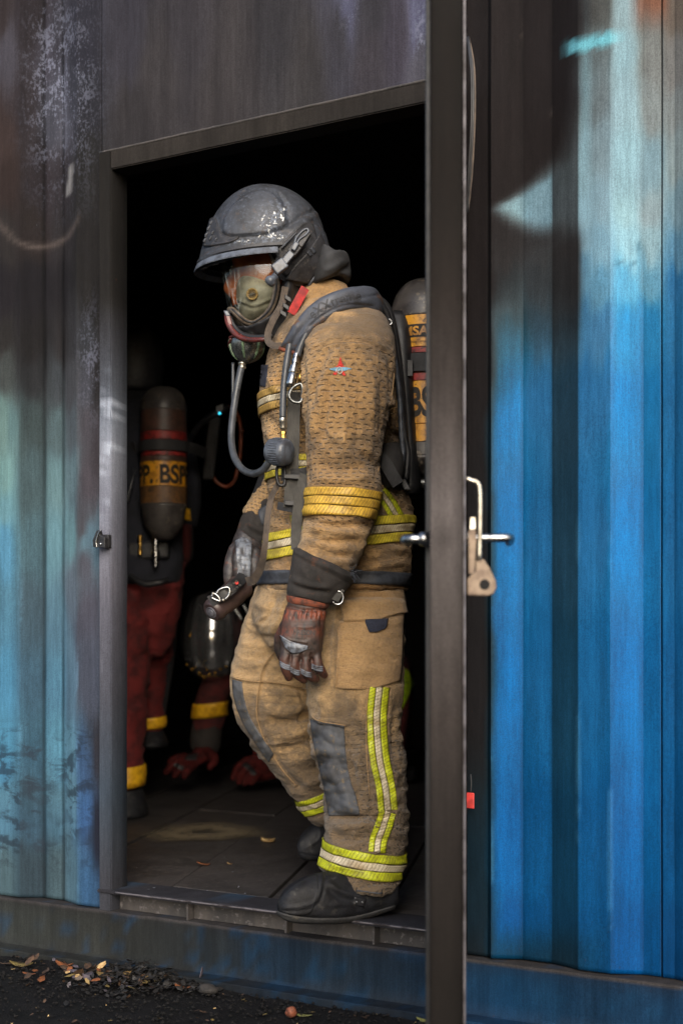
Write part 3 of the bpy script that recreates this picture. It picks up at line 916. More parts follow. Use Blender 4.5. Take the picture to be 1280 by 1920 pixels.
ground = structure(mesh_obj('ground', gV, gF, M['ground']))

# ------------------------------------------------------------------ container
ct = thing('shipping_container', 'blue corrugated steel container blackened by soot around its open doorway', 'container')
JX0 = wall_x(193); JX1 = wall_x(215.5)           # outer and inner edge of the frame's left post
HX = wall_x(872) - 0.074                            # hinge side of the doorway
SEAM = wall_x(1240, 0.03)
RAIL_Z, SILL_Z, HEAD_Z, ROOF_Z = 0.142, 0.200, 2.186, 2.78
DEP = 0.030

# corrugation: outer flats at y = 0, inner flats at y = DEP
pitch = 0.278
def corner(px, Y):
    return wall_x(px, Y)
right_prof = [(HX + 0.02, 0.012), (corner(915, 0.012), 0.012), (corner(920, 0.0), 0.0)]
a = corner(1083, 0.0)                             # an outer flat starts here
segs = []
w_out, w_in, w_sl = corner(1143, 0) - a, 0.0, 0.0
i0 = corner(980, DEP); i1 = corner(1034, DEP)
w_in = i1 - i0; w_l = a - i1                       # slope that faces left
w_r = i0 - corner(921, 0.0)                        # slope that faces right
per = w_out + w_in + w_l + w_r
def corr_points(xa, xb, phase):                    # corner list of the corrugation between two x
    k0 = int(math.floor((xa - phase) / per)) - 1
    pts = []
    for k in range(k0, k0 + int((xb - xa) / per) + 4):
        o = phase + k * per
        pts += [(o, 0.0), (o + w_out, 0.0), (o + w_out + w_r, DEP), (o + w_out + w_r + w_in, DEP)]
    xs = np.array([p[0] for p in pts]); ys = np.array([p[1] for p in pts])
    keep = [(xa, float(np.interp(xa, xs, ys)))] + [p for p in pts if xa < p[0] < xb] + [(xb, float(np.interp(xb, xs, ys)))]
    return keep

phase_r = a
phase_l = corner(144.5, 0.0)

CP = []          # paint and soot, rib shading mixed into the colours: (px, py, r, g, b, spread px)
def cp(*rows):
    for row in rows:
        CP.append(row)
for y, c in ((10, ((118, 150, 162), (96, 100, 100), (150, 180, 192), (140, 142, 140), (122, 112, 104))),
             (110, ((124, 156, 168), (112, 126, 132), (150, 190, 206), (146, 152, 152), (134, 136, 136))),
             (200, ((130, 164, 178), (120, 136, 144), (158, 196, 212), (152, 164, 168), (136, 146, 150))),
             (300, ((140, 178, 196), (134, 160, 174), (156, 200, 218), (144, 180, 198), (140, 160, 168))),
             (400, ((146, 188, 210), (142, 178, 198), (160, 204, 220), (162, 188, 200), (128, 162, 180))),
             (460, ((134, 178, 204), (128, 172, 198), (152, 202, 224), (152, 190, 206), (92, 142, 176))),
             (530, ((96, 150, 186), (92, 148, 184), (80, 164, 210), (100, 162, 196), (44, 110, 164))),
             (620, ((60, 122, 172), (62, 122, 172), (28, 136, 200), (34, 126, 188), (36, 108, 164))),
             (740, ((40, 110, 170), (40, 110, 170), (6, 122, 194), (20, 114, 180), (30, 104, 164))),
             (1000, ((32, 106, 168), (32, 104, 164), (0, 116, 190), (16, 106, 172), (26, 100, 162))),
             (1300, ((20, 96, 158), (20, 94, 154), (0, 106, 180), (10, 96, 162), (18, 90, 152))),
             (1600, ((10, 84, 146), (12, 82, 142), (0, 94, 166), (4, 86, 150), (10, 80, 140))),
             (1780, ((8, 74, 132), (8, 72, 126), (0, 82, 150), (4, 74, 134), (8, 68, 124)))):
    for x, cc in zip((1095, 1128, 1172, 1215, 1265), c): cp((x, y, *cc))  # right-facing slope column set brighter, rib shading put into the colour
    if y > 350:
        for x in (900, 950, 1005, 1060): cp((x, y, *c[0 if x != 950 else 2]))
    else:
        for x in (900, 950, 1005, 1060): cp((x, y, 128, 166, 184))
# above the doorway
for x, y, c in ((x_, y_, (c_[0] * 0.96, c_[1] * 0.98, c_[2] * 1.06)) for x_, y_, c_ in ((240, 60, (58, 56, 60)), (300, 150, (66, 62, 60)), (360, 40, (60, 57, 58)), (450, 120, (66, 62, 60)), (520, 40, (58, 56, 56)), (580, 150, (64, 61, 59)), (640, 60, (62, 60, 62)), (650, 20, (84, 84, 98)), (700, 120, (64, 60, 62)), (750, 70, (66, 62, 68)), (785, 40, (92, 92, 108)), (700, 30, (58, 56, 58)), (420, 220, (62, 58, 56)), (250, 250, (54, 51, 50)), (790, 140, (84, 82, 86)))):
    cp((x, y, *c))
# left of the doorway
for x, y, c in ((10, 30, (72, 64, 66)), (60, 40, (66, 60, 66)), (80, 110, (92, 90, 104)), (105, 70, (80, 80, 92)), (110, 160, (104, 106, 122)), (20, 110, (96, 94, 106)), (50, 200, (74, 68, 74)), (115, 250, (112, 114, 130)), (90, 230, (90, 92, 106)), (20, 260, (84, 70, 68)), (160, 90, (64, 64, 76)), (170, 200, (58, 58, 66)), (150, 170, (76, 78, 90)),
                (20, 350, (70, 58, 56)), (70, 330, (66, 60, 66)), (110, 330, (64, 60, 66)), (170, 330, (52, 51, 52)), (60, 430, (64, 56, 56)), (20, 450, (66, 62, 62)), (110, 430, (60, 57, 60)), (170, 450, (50, 48, 48)),
                (15, 540, (50, 47, 52)), (60, 540, (46, 44, 50)), (110, 540, (48, 46, 50)), (170, 540, (52, 50, 49)), (15, 640, (56, 54, 54)), (60, 640, (48, 46, 48)), (110, 640, (56, 54, 56)), (135, 640, (66, 66, 70)), (165, 640, (66, 68, 74)), (186, 560, (46, 44, 44)),
                (15, 700, (80, 86, 86)), (60, 700, (58, 60, 64)), (100, 720, (72, 78, 84)), (135, 720, (82, 84, 90)), (170, 720, (84, 86, 96)), (188, 720, (50, 48, 50)),
                (12, 790, (120, 152, 150)), (28, 800, (104, 136, 140)), (60, 790, (74, 90, 94)), (100, 800, (90, 110, 116)), (135, 800, (92, 102, 110)), (170, 800, (82, 80, 88)), (188, 860, (66, 62, 68)),
                (15, 900, (122, 162, 164)), (60, 900, (82, 106, 114)), (100, 900, (106, 138, 146)), (135, 900, (104, 128, 138)), (170, 920, (82, 78, 86)),
                (15, 960, (112, 158, 172)), (15, 1020, (94, 152, 186)), (60, 1020, (88, 122, 136)), (100, 1020, (106, 146, 160)), (135, 1010, (116, 156, 166)), (165, 1018, (104, 134, 150)), (180, 1018, (92, 118, 134)), (165, 985, (84, 84, 92)), (165, 1050, (86, 86, 96)),
                (15, 1150, (94, 140, 162)), (60, 1150, (86, 112, 126)), (100, 1150, (94, 126, 142)), (135, 1100, (106, 118, 130)), (170, 1150, (88, 86, 96)),
                (15, 1280, (92, 146, 172)), (60, 1280, (86, 120, 138)), (100, 1280, (96, 136, 154)), (135, 1280, (104, 128, 142)), (170, 1280, (88, 88, 98)),
                (15, 1400, (96, 152, 176)), (60, 1400, (90, 130, 148)), (100, 1400, (104, 150, 166)), (135, 1400, (112, 150, 164)), (165, 1420, (82, 106, 136)), (188, 1400, (62, 58, 62)),
                (15, 1520, (108, 146, 154)), (60, 1520, (94, 124, 132)), (100, 1520, (106, 138, 142)), (135, 1520, (116, 150, 156)), (165, 1520, (84, 116, 150)), (188, 1560, (54, 52, 58)),
                (15, 1640, (104, 122, 116)), (60, 1640, (86, 102, 102)), (100, 1640, (102, 118, 112)), (135, 1640, (112, 138, 138)), (165, 1640, (84, 118, 142))):
    cp((x, y, *c))
cpx = np.array([[at_y(c[0], c[1], 0.012)[0], at_y(c[0], c[1], 0.012)[2]] for c in CP]); cpc = lin(np.array([c[2:5] for c in CP]))

def paint(P):                            # wall colour at points, rib shading included
    X = P[:, 0] + 0.006 * vnoise(P * (1, 1, 0.25), 30, 4) ; Z = P[:, 2] + 0.02 * vnoise(P, 14, 5) + 0.03 * vnoise(P * (1, 1, 0.1), 60, 6)
    out = np.zeros((len(P), 3)); tot = np.zeros(len(P))
    for (x, z), c in zip(cpx, cpc):
        d2 = ((X - x) * 1.5) ** 2 + ((Z - z) * 0.62) ** 2 + 1e-5
        w = d2 ** -2.2
        out += w[:, None] * np.log(c + 0.004); tot += w
    return np.exp(out / tot[:, None]) - 0.004

PAINT = 0.62
def wall_panel(pts, z0, z1, nz, zfun=None, extra_edges=True):
    cols = []                            # (x, y, convex edge amount)
    for k in range(len(pts) - 1):
        (xa, ya), (xb, yb) = pts[k], pts[k + 1]
        L = math.hypot(xb - xa, yb - ya)
        if L < 1e-5: continue
        ts = sorted({0.0, min(0.003 / L, .2), min(.01 / L, .24), .25, .5, .75, 1 - min(.01 / L, .24), 1 - min(0.003 / L, .2)})
        for t in ts:
            e = 0.0
            if (t < 0.06 and ya <= 0.001) or (t > 0.94 and yb <= 0.001): e = 1.0
            if (t < 0.06 and ya > 0.02 and 0 < k) or (t > 0.94 and yb > 0.02 and k < len(pts) - 2): e = -1.0
            cols.append((xa + (xb - xa) * t, ya + (yb - ya) * t, e))
    cols.append((pts[-1][0], pts[-1][1], 0))
    cols = np.array(cols)
    zs = np.linspace(z0, z1, nz)
    nx_ = len(cols)
    P = np.zeros((nz, nx_, 3)); P[:, :, 0] = cols[None, :, 0]; P[:, :, 1] = cols[None, :, 1]; P[:, :, 2] = zs[:, None]
    if zfun is not None:
        P = zfun(P)
    P = P.reshape(-1, 3)
    P[:, 1] += 0.0016 * fbm(P * (1, 1, 0.6), 4.5, 3, 21)      # dents of an old steel sheet
    C = paint(P)
    px, py, _ = proj(P)
    if P[:, 0].mean() > 0.35:                # soot blown across the right-hand sheet, plus painted rib and hinge-side shade
        wob = 7 * vnoise(P, 9, 70) + 4 * vnoise(P * (1, 1, .4), 40, 71)
        xb = np.interp(py, (-400, 0, 180, 250, 295, 335, 362, 380, 392), (1084, 1084, 1082, 1074, 1052, 1016, 978, 942, 905))
        m1 = sm(30, -22, px + 1.4 * wob - xb) * sm(404, 386, py + 0.3 * wob)
        st_ = np.interp(px, (905, 935, 960, 985, 1015, 1060), (360, 376, 392, 406, 412, 405))
        m2 = sm(0, 46, py + wob * 0.5 - st_) * sm(860, 440, py + 0.9 * (px - 900) + 6 * wob) * sm(1120, 1030, px)
        m2 = np.maximum(m2, 0.72 * sm(0, 60, py - st_) * sm(700, 520, py + wob) * sm(1096, 1080, px) * sm(940, 990, px))
        m3 = sm(936, 904, px + wob) * (0.95 - 0.3 * sm(1350, 1600, py))  # dark strip beside the door: soot and painted hinge-side shade
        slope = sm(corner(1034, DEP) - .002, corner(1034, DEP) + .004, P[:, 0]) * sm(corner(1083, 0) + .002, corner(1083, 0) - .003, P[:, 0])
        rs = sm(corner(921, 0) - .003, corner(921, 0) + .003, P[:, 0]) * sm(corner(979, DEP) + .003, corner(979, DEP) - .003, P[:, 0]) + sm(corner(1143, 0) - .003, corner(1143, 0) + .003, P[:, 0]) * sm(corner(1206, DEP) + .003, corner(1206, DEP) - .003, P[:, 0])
        m4 = 0.42 * slope * (1 - 0.25 * sm(900, 1500, py)) + 0.05 * (1 - slope) * (1 - rs) * sm(440, 620, py)  # left-facing slope darkened: rib shading painted together with soot
        m5 = 0.35 * sm(1720, 1800, py) * sm(1150, 1050, px)
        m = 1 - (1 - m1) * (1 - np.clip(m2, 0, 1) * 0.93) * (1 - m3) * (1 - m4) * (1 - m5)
        sc_ = lin(np.array([33, 29, 30]))
        C = C * np.interp(py, (0, 380, 520), (0.70, 0.78, 1.0))[:, None]
        C = C * (1 - 0.12 * sm(300, 420, py) * sm(470, 420, py) * sm(1060, 1030, px))[:, None]
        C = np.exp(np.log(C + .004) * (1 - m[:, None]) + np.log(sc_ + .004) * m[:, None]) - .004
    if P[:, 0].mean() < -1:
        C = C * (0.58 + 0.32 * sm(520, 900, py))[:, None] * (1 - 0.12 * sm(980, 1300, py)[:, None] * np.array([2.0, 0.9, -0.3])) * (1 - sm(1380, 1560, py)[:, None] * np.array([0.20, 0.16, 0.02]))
        # painted rib shading: sides turned to the doorway darker, the others lighter
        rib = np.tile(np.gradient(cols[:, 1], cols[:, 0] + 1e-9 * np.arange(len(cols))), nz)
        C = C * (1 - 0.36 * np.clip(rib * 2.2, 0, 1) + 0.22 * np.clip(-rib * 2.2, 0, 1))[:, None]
    if P[:, 0].mean() > 0.35:                # chipped bright flecks along two folds near the top
        fl = np.maximum(np.exp(-((px - 979) / 2.2) ** 2), np.exp(-((px - 1033.5) / 2.2) ** 2)) * sm(0.0, 0.6, vnoise(P, 110, 88)) * sm(-0.2, 0.3, vnoise(P, 13, 89)) * sm(260, 150, py)
        C = C * (1 - 0.35 * fl[:, None]) + lin(np.array([150, 140, 134])) * 0.35 * fl[:, None]
    C = C * (PAINT if P[:, 0].mean() < 0.35 else 0.62)
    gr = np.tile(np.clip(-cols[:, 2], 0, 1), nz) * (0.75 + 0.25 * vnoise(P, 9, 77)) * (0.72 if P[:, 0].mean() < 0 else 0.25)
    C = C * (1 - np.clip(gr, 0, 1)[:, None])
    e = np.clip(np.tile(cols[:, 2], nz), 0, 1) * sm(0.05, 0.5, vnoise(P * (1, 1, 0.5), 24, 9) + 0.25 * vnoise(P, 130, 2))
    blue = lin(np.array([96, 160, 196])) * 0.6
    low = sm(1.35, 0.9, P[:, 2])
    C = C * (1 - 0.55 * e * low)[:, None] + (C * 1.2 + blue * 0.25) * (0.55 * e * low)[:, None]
    # patches of their own: blue touch-up smear, rust run, pale streak, soot ring, bleached speckle
    m = sm(0, 9, 16 - np.abs(py - (82 - (px - 1100) * 0.20)) + 5 * vnoise(P, 60, 3)) * sm(1052, 1075, px) * sm(1170, 1140, px)
    C = C * (1 - 0.9 * m[:, None]) + lin(np.array([104, 178, 196])) * 0.75 * 0.9 * m[:, None]
    m = sm(70, 0, py - 14 * vnoise(P * (1, 1, .2), 60, 11)) * sm(1180, 1200, px) * sm(1260, 1240, px)
    C = C * (1 - 0.8 * m[:, None]) + lin(np.array([112, 66, 40])) * 0.75 * 0.8 * m[:, None]
    m = sm(0, 4, 6.0 - np.abs(px - (131 - (py - 340) * 0.13)) + 1.5 * vnoise(P, 80, 5)) * sm(306, 316, py) * sm(372, 362, py)
    C = C * (1 - 0.8 * m[:, None]) + lin(np.array([150, 150, 152])) * 0.75 * 0.8 * m[:, None]
    r_ = np.hypot((px - 72) / 1.0, (py - 392) / 0.95)
    m = np.exp(-((r_ - 76 + 6 * vnoise(P, 20, 4)) / 5) ** 2) * sm(390, 430, py) * 0.4
    C = C * (1 - m[:, None]) + lin(np.array([104, 94, 90])) * 0.75 * m[:, None]
    m = np.zeros(len(P))
    for ax, ay, r2 in ((1158, 494, 6), (1185, 491, 6), (1196, 463, 7)):
        m = np.maximum(m, sm(r2 + 2, r2 - 2, np.hypot(px - ax, py - ay)))
    C = C * (1 - 0.6 * m[:, None]) + lin(np.array([44, 92, 116])) * 0.75 * 0.6 * m[:, None]
    smear_glint = sm(1330, 1400, py) * sm(1660, 1580, py) * sm(200, 170, px)
    return P, grid_faces(nx_, nz), np.maximum(C, 0), 1 - 0.9 * smear_glint

def add_panel(pts, z0, z1, nz, zfun=None):
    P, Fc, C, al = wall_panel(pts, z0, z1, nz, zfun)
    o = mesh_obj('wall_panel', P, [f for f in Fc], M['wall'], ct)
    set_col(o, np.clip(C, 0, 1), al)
    px, py, _ = proj(P)
    pe = np.exp(-((px - 116) / 52) ** 2) * np.exp(-((py - 160) / 150) ** 2) + 0.7 * np.exp(-((px - 790) / 16) ** 2 - ((py - 60) / 50) ** 2) + 0.6 * np.exp(-((px - 655) / 14) ** 2 - ((py - 20) / 40) ** 2)+ 0.45 * np.exp(-((px - 170) / 22) ** 2 - ((py - 680) / 90) ** 2)
    a_ = o.data.attributes.new('peel', 'FLOAT', 'POINT'); a_.data.foreach_set('value', np.clip(pe, 0, 1).astype(np.float32))
    o.data.set_sharp_from_angle(angle=math.radians(20))
    so = o.modifiers.new('solid', 'SOLIDIFY'); so.thickness = 0.002; so.offset = -1
    return o

lp = corr_points(-3.4, JX0 - 0.004, phase_l)
# end the sheet flat against the frame
lp = [p for p in lp if p[0] < phase_l + 0.001] + [(JX0 - 0.004, 0.0)]
add_panel(lp, RAIL_Z + 0.003, ROOF_Z, 260)
add_panel([(x, y * 0.22) for x, y in corr_points(JX0 - 0.002, HX + 0.07, phase_r)], HEAD_Z + 0.002, ROOF_Z, 70)
rp = [(HX + 0.072, 0.012), (corner(914, 0.012), 0.012), (corner(920, 0.0), 0.0)] + [p for p in corr_points(corner(921, 0.0), SEAM - 0.002, phase_r)][0:]
rp = [p for i, p in enumerate(rp) if i == 0 or p[0] > rp[i - 1][0] + 0.0015]
add_panel(rp, RAIL_Z + 0.003, ROOF_Z, 260)
sp_ = corr_points(SEAM + 0.002, 3.2, phase_r)
sp_ = [(x, y - 0.003) for x, y in sp_]
add_panel(sp_, RAIL_Z + 0.003, ROOF_Z, 260)

# bottom rail: web, ledge and foot flange in one rolled section
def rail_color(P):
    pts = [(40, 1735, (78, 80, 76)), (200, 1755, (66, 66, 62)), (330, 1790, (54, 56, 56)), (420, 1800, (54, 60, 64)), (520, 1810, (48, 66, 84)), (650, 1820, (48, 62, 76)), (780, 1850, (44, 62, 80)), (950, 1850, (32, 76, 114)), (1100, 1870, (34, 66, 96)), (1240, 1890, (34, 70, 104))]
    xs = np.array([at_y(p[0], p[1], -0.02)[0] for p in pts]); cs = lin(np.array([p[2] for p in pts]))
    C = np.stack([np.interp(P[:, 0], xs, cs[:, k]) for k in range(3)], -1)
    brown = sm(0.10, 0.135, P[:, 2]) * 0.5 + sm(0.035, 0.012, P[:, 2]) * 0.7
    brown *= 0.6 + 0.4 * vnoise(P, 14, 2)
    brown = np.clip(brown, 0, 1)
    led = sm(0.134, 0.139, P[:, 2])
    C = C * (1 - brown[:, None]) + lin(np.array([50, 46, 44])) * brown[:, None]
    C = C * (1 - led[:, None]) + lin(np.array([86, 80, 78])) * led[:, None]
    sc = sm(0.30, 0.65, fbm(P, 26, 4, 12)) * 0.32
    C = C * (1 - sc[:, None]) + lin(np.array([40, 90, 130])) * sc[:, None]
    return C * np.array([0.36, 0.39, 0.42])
sec = [(0.08, RAIL_Z), (0.04, RAIL_Z), (0.0, RAIL_Z), (-0.016, RAIL_Z), (-0.0195, RAIL_Z - 0.003), (-0.020, RAIL_Z - 0.010), (-0.020, 0.11), (-0.020, 0.08), (-0.020, 0.05), (-0.021, 0.026), (-0.026, 0.018), (-0.040, 0.015), (-0.066, 0.0135), (-0.069, 0.011), (-0.069, 0.002), (-0.067, -0.02)]
xs = np.linspace(-3.4, 3.2, 330)
V = np.array([(x, y, z) for (y, z) in sec for x in xs])
V[:, 1] += 0.002 * fbm(V, 5, 2, 40)
V[:, 2] += 0.0022 * vnoise(V, 16, 41) * sm(0.12, 0.14, V[:, 2])
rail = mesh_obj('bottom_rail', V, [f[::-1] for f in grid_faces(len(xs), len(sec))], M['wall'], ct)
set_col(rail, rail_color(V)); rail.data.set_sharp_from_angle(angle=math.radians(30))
# debris on the ledge below the right wall
# door frame: left post, head, right post, threshold
g = Geo().box((JX0, -0.016, RAIL_Z + 0.002), (JX1, 0.055, HEAD_Z))
post = g.obj('frame_post', M['wall'], ct, bevel=0.004)
def grid_box(lo, hi, nx_, nz_):
    pass
def painted_box(name, lo, hi, n, colf, bevel=0.003):
    import bmesh
    bm = bmesh.new()
    bmesh.ops.create_cube(bm, size=1.0)
    for v in bm.verts:
        v.co = Vector([lo[k] + (hi[k] - lo[k]) * (v.co[k] + 0.5) for k in range(3)])
    ax = max(range(3), key=lambda k: hi[k] - lo[k])
    es = [e for e in bm.edges if abs(e.verts[0].co[ax] - e.verts[1].co[ax]) > 1e-4]
    bmesh.ops.bevel(bm, geom=es, offset=bevel, segments=2, affect='EDGES')
    es = [e for e in bm.edges if abs(e.verts[0].co[ax] - e.verts[1].co[ax]) > 1e-4]
    bmesh.ops.subdivide_edges(bm, edges=es, cuts=n, use_grid_fill=True)
    bm.verts.index_update()
    V = np.array([v.co[:] for v in bm.verts]); Fc = [tuple(v.index for v in f.verts) for f in bm.faces]
    bm.free()
    V[:, 1] += 0.0012 * vnoise(V, 9, 50)
    o = mesh_obj(name, V, Fc, M['wall'], ct)
    set_col(o, colf(V)); o.data.set_sharp_from_angle(angle=math.radians(30))
    return o
bpy.data.objects.remove(post)
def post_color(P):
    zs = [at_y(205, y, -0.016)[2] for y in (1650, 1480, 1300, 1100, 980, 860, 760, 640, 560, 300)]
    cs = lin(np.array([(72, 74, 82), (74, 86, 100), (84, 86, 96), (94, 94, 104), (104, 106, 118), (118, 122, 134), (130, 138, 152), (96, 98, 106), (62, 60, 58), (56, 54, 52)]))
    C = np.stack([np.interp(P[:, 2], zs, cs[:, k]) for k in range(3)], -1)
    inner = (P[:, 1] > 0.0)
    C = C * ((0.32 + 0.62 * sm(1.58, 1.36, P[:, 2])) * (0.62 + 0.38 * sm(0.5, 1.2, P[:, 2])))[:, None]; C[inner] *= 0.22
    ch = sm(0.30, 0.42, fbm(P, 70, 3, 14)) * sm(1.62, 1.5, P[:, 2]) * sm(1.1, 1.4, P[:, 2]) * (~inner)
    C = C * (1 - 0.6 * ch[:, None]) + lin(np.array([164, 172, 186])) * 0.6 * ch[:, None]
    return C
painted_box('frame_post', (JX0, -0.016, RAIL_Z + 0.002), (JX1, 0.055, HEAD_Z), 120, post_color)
HB = at_y(225, 314, -0.016)[2]
soot_c = lambda P: 0.36 * np.tile(lin(np.array([66, 62, 59])), (len(P), 1)) * (1 + 0.25 * vnoise(P, 12, 3))[:, None]
painted_box('frame_head', (JX1 + 0.001, -0.016, HB), (HX + 0.069, 0.055, HEAD_Z), 90, soot_c)
g = Geo().tube([(JX0 + 0.001, -0.013, HEAD_Z + 0.001)] + [(x, -0.013 + 0.001 * vnoise(np.array([[x, 0, 0]]), 30)[0], HEAD_Z + 0.001) for x in np.linspace(JX0 + 0.03, HX, 60)], [0.003 + 0.0012 * rnd.random() for _ in range(61)], 8, 2)
g.obj('weld_bead', M['soot_steel'], ct, smooth=True)
painted_box('frame_post', (HX + 0.012, -0.010, RAIL_Z + 0.002), (HX + 0.069, 0.055, HB - 0.001), 60, lambda P: 0.5 * np.tile(lin(np.array([52, 49, 50])), (len(P), 1)))
# threshold plate with a bare, worn front edge
TX0, TX1 = JX1 + 0.001, HX + 0.011
painted_box('threshold', (JX0 - 0.001, -0.022, SILL_Z - 0.010), (TX1, 0.11, SILL_Z), 90, lambda P: 0.62 * np.tile(lin(np.array([58, 58, 64])), (len(P), 1)) * (1 + 0.3 * vnoise(P, 22, 3))[:, None] + 0.05 * sm(0.3, .6, vnoise(P, 11, 7))[:, None] * np.array([0.1, 0.5, 1.0]))
nb = 70
bx = np.linspace(TX0 + 0.02, TX1, nb)
g = Geo().tube([(x, -0.0225, SILL_Z - 0.0035 - 0.0006 * abs(vnoise(np.array([[x, 1, 1]]), 26)[0])) for x in bx], [0.0022 + 0.0012 * max(0, vnoise(np.array([[x, 3, 1]]), 18)[0]) for x in bx], 8, 1)
g.obj('worn_edge', M['door_lip'], ct, smooth=True)
g = Geo().box((JX0, 0.022, RAIL_Z + 0.001), (TX1, 0.05, SILL_Z - 0.011))
g.obj('threshold_riser', M['soot_steel'], ct)
for px in (352, 536, 700):              # stiffener plates under the threshold
    x = wall_x(px, 0.0)
    Geo().box((x, -0.006, RAIL_Z + 0.001), (x + 0.006, 0.021, SILL_Z - 0.0105)).obj('stiffener', M['soot_steel'], ct)

# floor panels: joints run into the depth, slightly askew to the wall
f0, f1 = at_z(327, 1658, SILL_Z), at_z(552, 1503, SILL_Z)
sl = (f1[0] - f0[0]) / (f1[1] - f0[1])
def x_front(px, py, Yf=0.112):
    p = at_z(px, py, SILL_Z)
    return p[0] + (Yf - p[1]) * sl
cuts = [x_front(300, 1551), x_front(327, 1658), x_front(508, 1680), x_front(745, 1668)]
dx = cuts[2] - cuts[1]
cuts = [cuts[0] - dx * k for k in (3, 2, 1)] + cuts + [cuts[-1] + dx * k for k in (1, 2, 3, 4, 5, 6, 7)]
YF, YB = 0.112, 4.30
for k in range(len(cuts) - 1):
    a_, b_ = cuts[k] + 0.004, cuts[k + 1] - 0.004
    ys = [YF, YF + 1.21 + 0.15 * (k % 2), YF + 2.6, YB]
    for j in range(3):
        ya, yb = ys[j] + (0.003 if j else 0), ys[j + 1] - 0.003
        zt = SILL_Z - 0.002 + 0.0025 * rnd.uniform(-1, 1)
        if yb > 2.9 and a_ > 3: continue
        q = [(a_ + (ya - YF) * sl, ya), (b_ + (ya - YF) * sl, ya), (b_ + (yb - YF) * sl, yb), (a_ + (yb - YF) * sl, yb)]
        g = Geo().extrude([(x, y, zt - 0.03) for x, y in q], (0, 0, 0.03))
        g.obj('floor_panel', M['floor'], ct, bevel=0.003)
Geo().box((-4.2, 0.06, 0.10), (4.6, 4.4, SILL_Z - 0.036)).obj('floor_frame', M['soot'], ct)
# sand-coloured scorch ring on the floor: a thin sheet of dust
n_ = 48
c0 = at_z(382, 1562, SILL_Z)
V = [c0 + (0, 0, 0.0045)]; al = [0.15]
for rr, aa in ((0.02, 0.15), (0.05, 0.75), (0.09, 1.0), (0.13, 0.7), (0.20, 0.0)):
    for k in range(n_):
        q = 2 * math.pi * k / n_
        w = 1 + 0.10 * math.sin(3 * q + 1) + 0.06 * math.sin(7 * q)
        V.append(c0 + np.array([math.cos(q) * rr * 1.15 * w, math.sin(q) * rr * 1.25 * w, 0.0045])); al.append(aa)
Fc = [(0, 1 + k, 1 + (k + 1) % n_) for k in range(n_)]
for r_ in range(4):
    Fc += [(1 + r_ * n_ + k, 1 + (r_ + 1) * n_ + k, 1 + (r_ + 1) * n_ + (k + 1) % n_, 1 + r_ * n_ + (k + 1) % n_) for k in range(n_)]
def dust_mat():
    n = Nodes('sandy_scorch_dust')
    at_ = n.new('ShaderNodeAttribute', attribute_name='Col').outputs['Alpha']
    a_ = n.math('MULTIPLY', at_, n.ramp(n.noise(30, 6, 0.7), 0.10, 0.55))
    n.out(rgb(98, 86, 64), 0.95)
    n.link(a_, n.b.inputs['Alpha'])
    return n.m
dust = mesh_obj('scorch_ring', V, Fc, dust_mat(), ct)
set_col(dust, np.tile(lin(np.array([92, 78, 58])), (len(V), 1)), np.array(al))
# the dark room inside
g = Geo()
g.box((-4.2, 4.36, 0.16), (4.6, 4.42, ROOF_Z))
g.obj('back_wall', M['soot'], ct)
Geo().box((-4.26, 0.06, 0.16), (-4.2, 4.42, ROOF_Z)).obj('end_wall', M['soot'], ct)
Geo().box((4.6, 0.06, 0.16), (4.66, 4.42, ROOF_Z)).obj('end_wall', M['soot'], ct)
Geo().box((-4.26, -0.01, ROOF_Z + 0.002), (4.66, 4.42, ROOF_Z + 0.06)).obj('roof', M['soot_steel'], ct)
Geo().box((-4.2, 0.058, 0.16), (JX0 + 0.004, 0.075, ROOF_Z)).obj('inner_lining', M['soot'], ct)
Geo().box((HX + 0.03, 0.058, 0.16), (4.6, 0.075, ROOF_Z)).obj('inner_lining', M['soot'], ct)
Geo().box((JX0 + 0.005, 0.058, HB + 0.01), (HX + 0.029, 0.075, ROOF_Z)).obj('inner_lining', M['soot'], ct)
# strike on the left post
p = at_y(204, 1014, -0.017)
g = Geo().box((p[0] - 0.012, -0.030, p[2] - 0.020), (p[0] + 0.010, -0.0165, p[2] + 0.016))
q = lambda px, py, Y: at_y(px, py, Y)
g.extrude([q(181, 1026, -0.034), q(180, 1014, -0.034), q(187, 996, -0.034), q(192, 994, -0.034), q(194, 1004, -0.034), q(203, 1008, -0.034), q(203, 1028, -0.034)], (0, -0.014, 0))
g.obj('latch_strike', M['rubber'], ct, bevel=0.002)
Geo().tube([q(182, 1027, -0.050), q(181, 1014, -0.051), q(186, 999, -0.050), q(190, 994, -0.049)], 0.0022, 8).obj('strike_edge', M['steel'], ct, smooth=True)
g = Geo().lathe(q(190, 1020, -0.047), (0, -1, 0), [(0.0035, 0), (0.0035, 0.003), (0.001, 0.005)], 12)
g.obj('strike_screw', M['steel'], ct, smooth=True)

